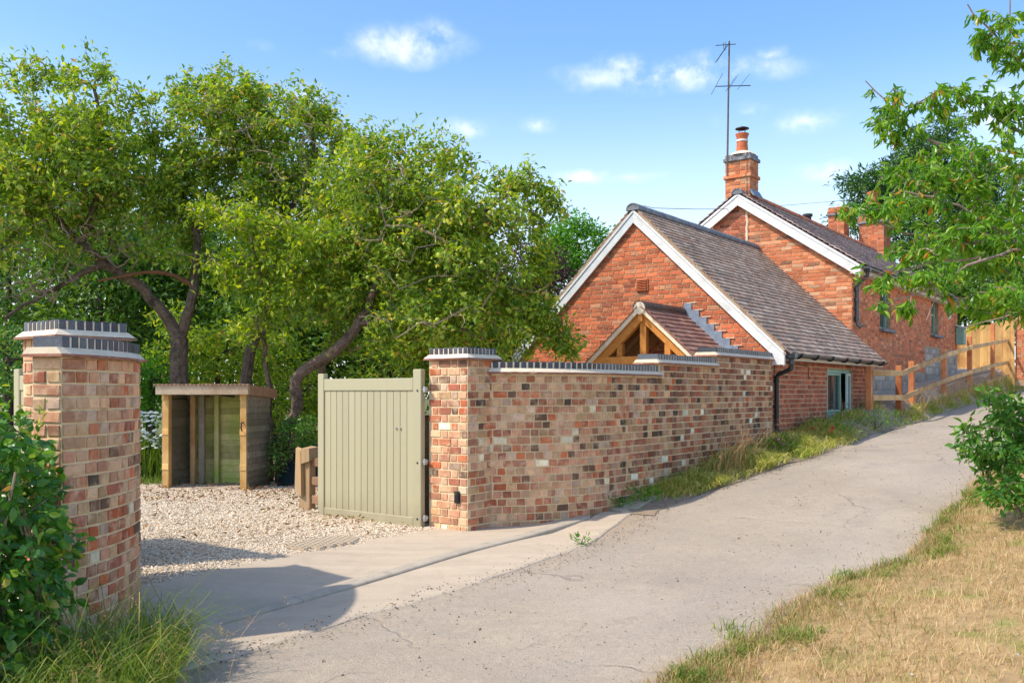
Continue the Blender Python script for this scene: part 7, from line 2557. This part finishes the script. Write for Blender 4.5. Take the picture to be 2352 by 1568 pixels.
# a few leaves and twigs on the lane edge
n = 160
s = r6.uniform(3, 18, n); uu_ = np.where(r6.random(n) < .6, np.interp(s, [3, 8, 10, 20], [4.5, 4.6, 4.6, 4.45]) + r6.normal(0, .12, n), r6.uniform(2, 4.4, n))
P = on_ground(s, uu_, .026)
Lf = r6.uniform(.018, .045, n)
leaves_mesh('fallen_leaves', P, unit(r6.normal(0, 1, P.shape) * [1, 1, .1]), Lf, Lf * .5, M['dead_leaf'], None, TL, 3.0, r6, kind='stuff')

# loose stones: the nearer part of the gravel as real stones
def stones(name, P, size, mat, rng):
    n = len(P)
    T = np.array([[1, 0, 0], [-.5, .87, 0], [-.5, -.87, 0], [.3, .1, .8], [-.2, -.1, -.6]])
    F = np.array([[0, 1, 3], [1, 2, 3], [2, 0, 3], [1, 0, 4], [2, 1, 4], [0, 2, 4]])
    th = rng.uniform(0, 6.28, n); c_, s_ = np.cos(th), np.sin(th)
    sz = np.broadcast_to(size, (n,))
    V = np.repeat(T[None], n, 0) + rng.normal(0, .22, (n, 5, 3))
    X = V[..., 0] * c_[:, None] - V[..., 1] * s_[:, None]
    Y = V[..., 0] * s_[:, None] + V[..., 1] * c_[:, None]
    V = np.stack([X, Y, V[..., 2] * .8], -1) * sz[:, None, None] + P[:, None]
    org = np.array([*P.mean(0)[:2], P[:, 2].min()])
    me = mesh_np(name, V.reshape(-1, 3) - org, [(F[None] + (np.arange(n) * 5)[:, None, None]).reshape(-1, 3)], mat, rnd=np.repeat(rng.random(n), 6))
    o = link(name, me, None, 'stuff'); o.location = org
n = 90000
P = np.stack([r6.uniform(-6.2, -.6, n), 6.3 + 7.3 * r6.random(n) ** 1.3, np.zeros(n)], 1)
s_, u_ = su_of(P[:, 0], P[:, 1])
edge_ = GU + .03 * fbm2(s_, np.ones(n), 9, 3)
k_ = (u_ > edge_ - .10 * r6.random(n) ** 3) & (project(P)[0] > 240)
P = P[k_]; P[:, 2] = gz(P[:, 0], P[:, 1]) + .034 + r6.uniform(0, .014, len(P))
stones('gravel', P, r6.uniform(.007, .017, len(P)), M['pebble'], r6)
# grit at the lane edges
n = 2600
s = r6.uniform(2, 14, n); el = np.interp(s, np.linspace(0, 16, 200), [edge_left(a) for a in np.linspace(0, 16, 200)])
uu_ = np.where(r6.random(n) < .75, el + r6.normal(0, .12, n), np.interp(s, np.linspace(0, 16, 200), [edge_right(a) for a in np.linspace(0, 16, 200)]) + np.abs(r6.normal(0, .25, n)))
P = on_ground(s, uu_, .022)
stones('grit', P, r6.uniform(.003, .009, n), M['grit'], r6)
n = 7000
s = 2.5 + 14 * r6.random(n) ** 1.5
P = on_ground(s, r6.uniform(1.95, 4.4, n), .011)
stones('grit', P, r6.gamma(2, .0012, n) + .001, M['grit'], r6)
# honeycomb gravel grid showing through at the drive edge
gp = SU(5.62, GU + .13); gp[2] = float(gz(gp[0], gp[1])) + .05
gg = thing('gravel_grid', 'patch of honeycomb gravel grid showing at the drive edge', 'grid', tuple(gp))
mb = MB()
for i in range(12):
    for j in range(6):
        c = gp + X1 * (i - 5.5) * .06 + X2 * (j - 2.5 + .5 * (i % 2)) * .066
        c[2] = float(gz(c[0], c[1])) + .056
        if (abs(i - 5.5) / 6.2) ** 2 + (abs(j - 2.5) / 3.4) ** 2 > 1:
            continue
        h = [c + .034 * (math.cos(a) * X1 + math.sin(a) * X2) for a in np.arange(7) * math.pi / 3]
        for k in range(6):
            mb.beam(h[k], h[k + 1], .005, .02)
mb.build('cell_mesh', M['pebble'], gg)
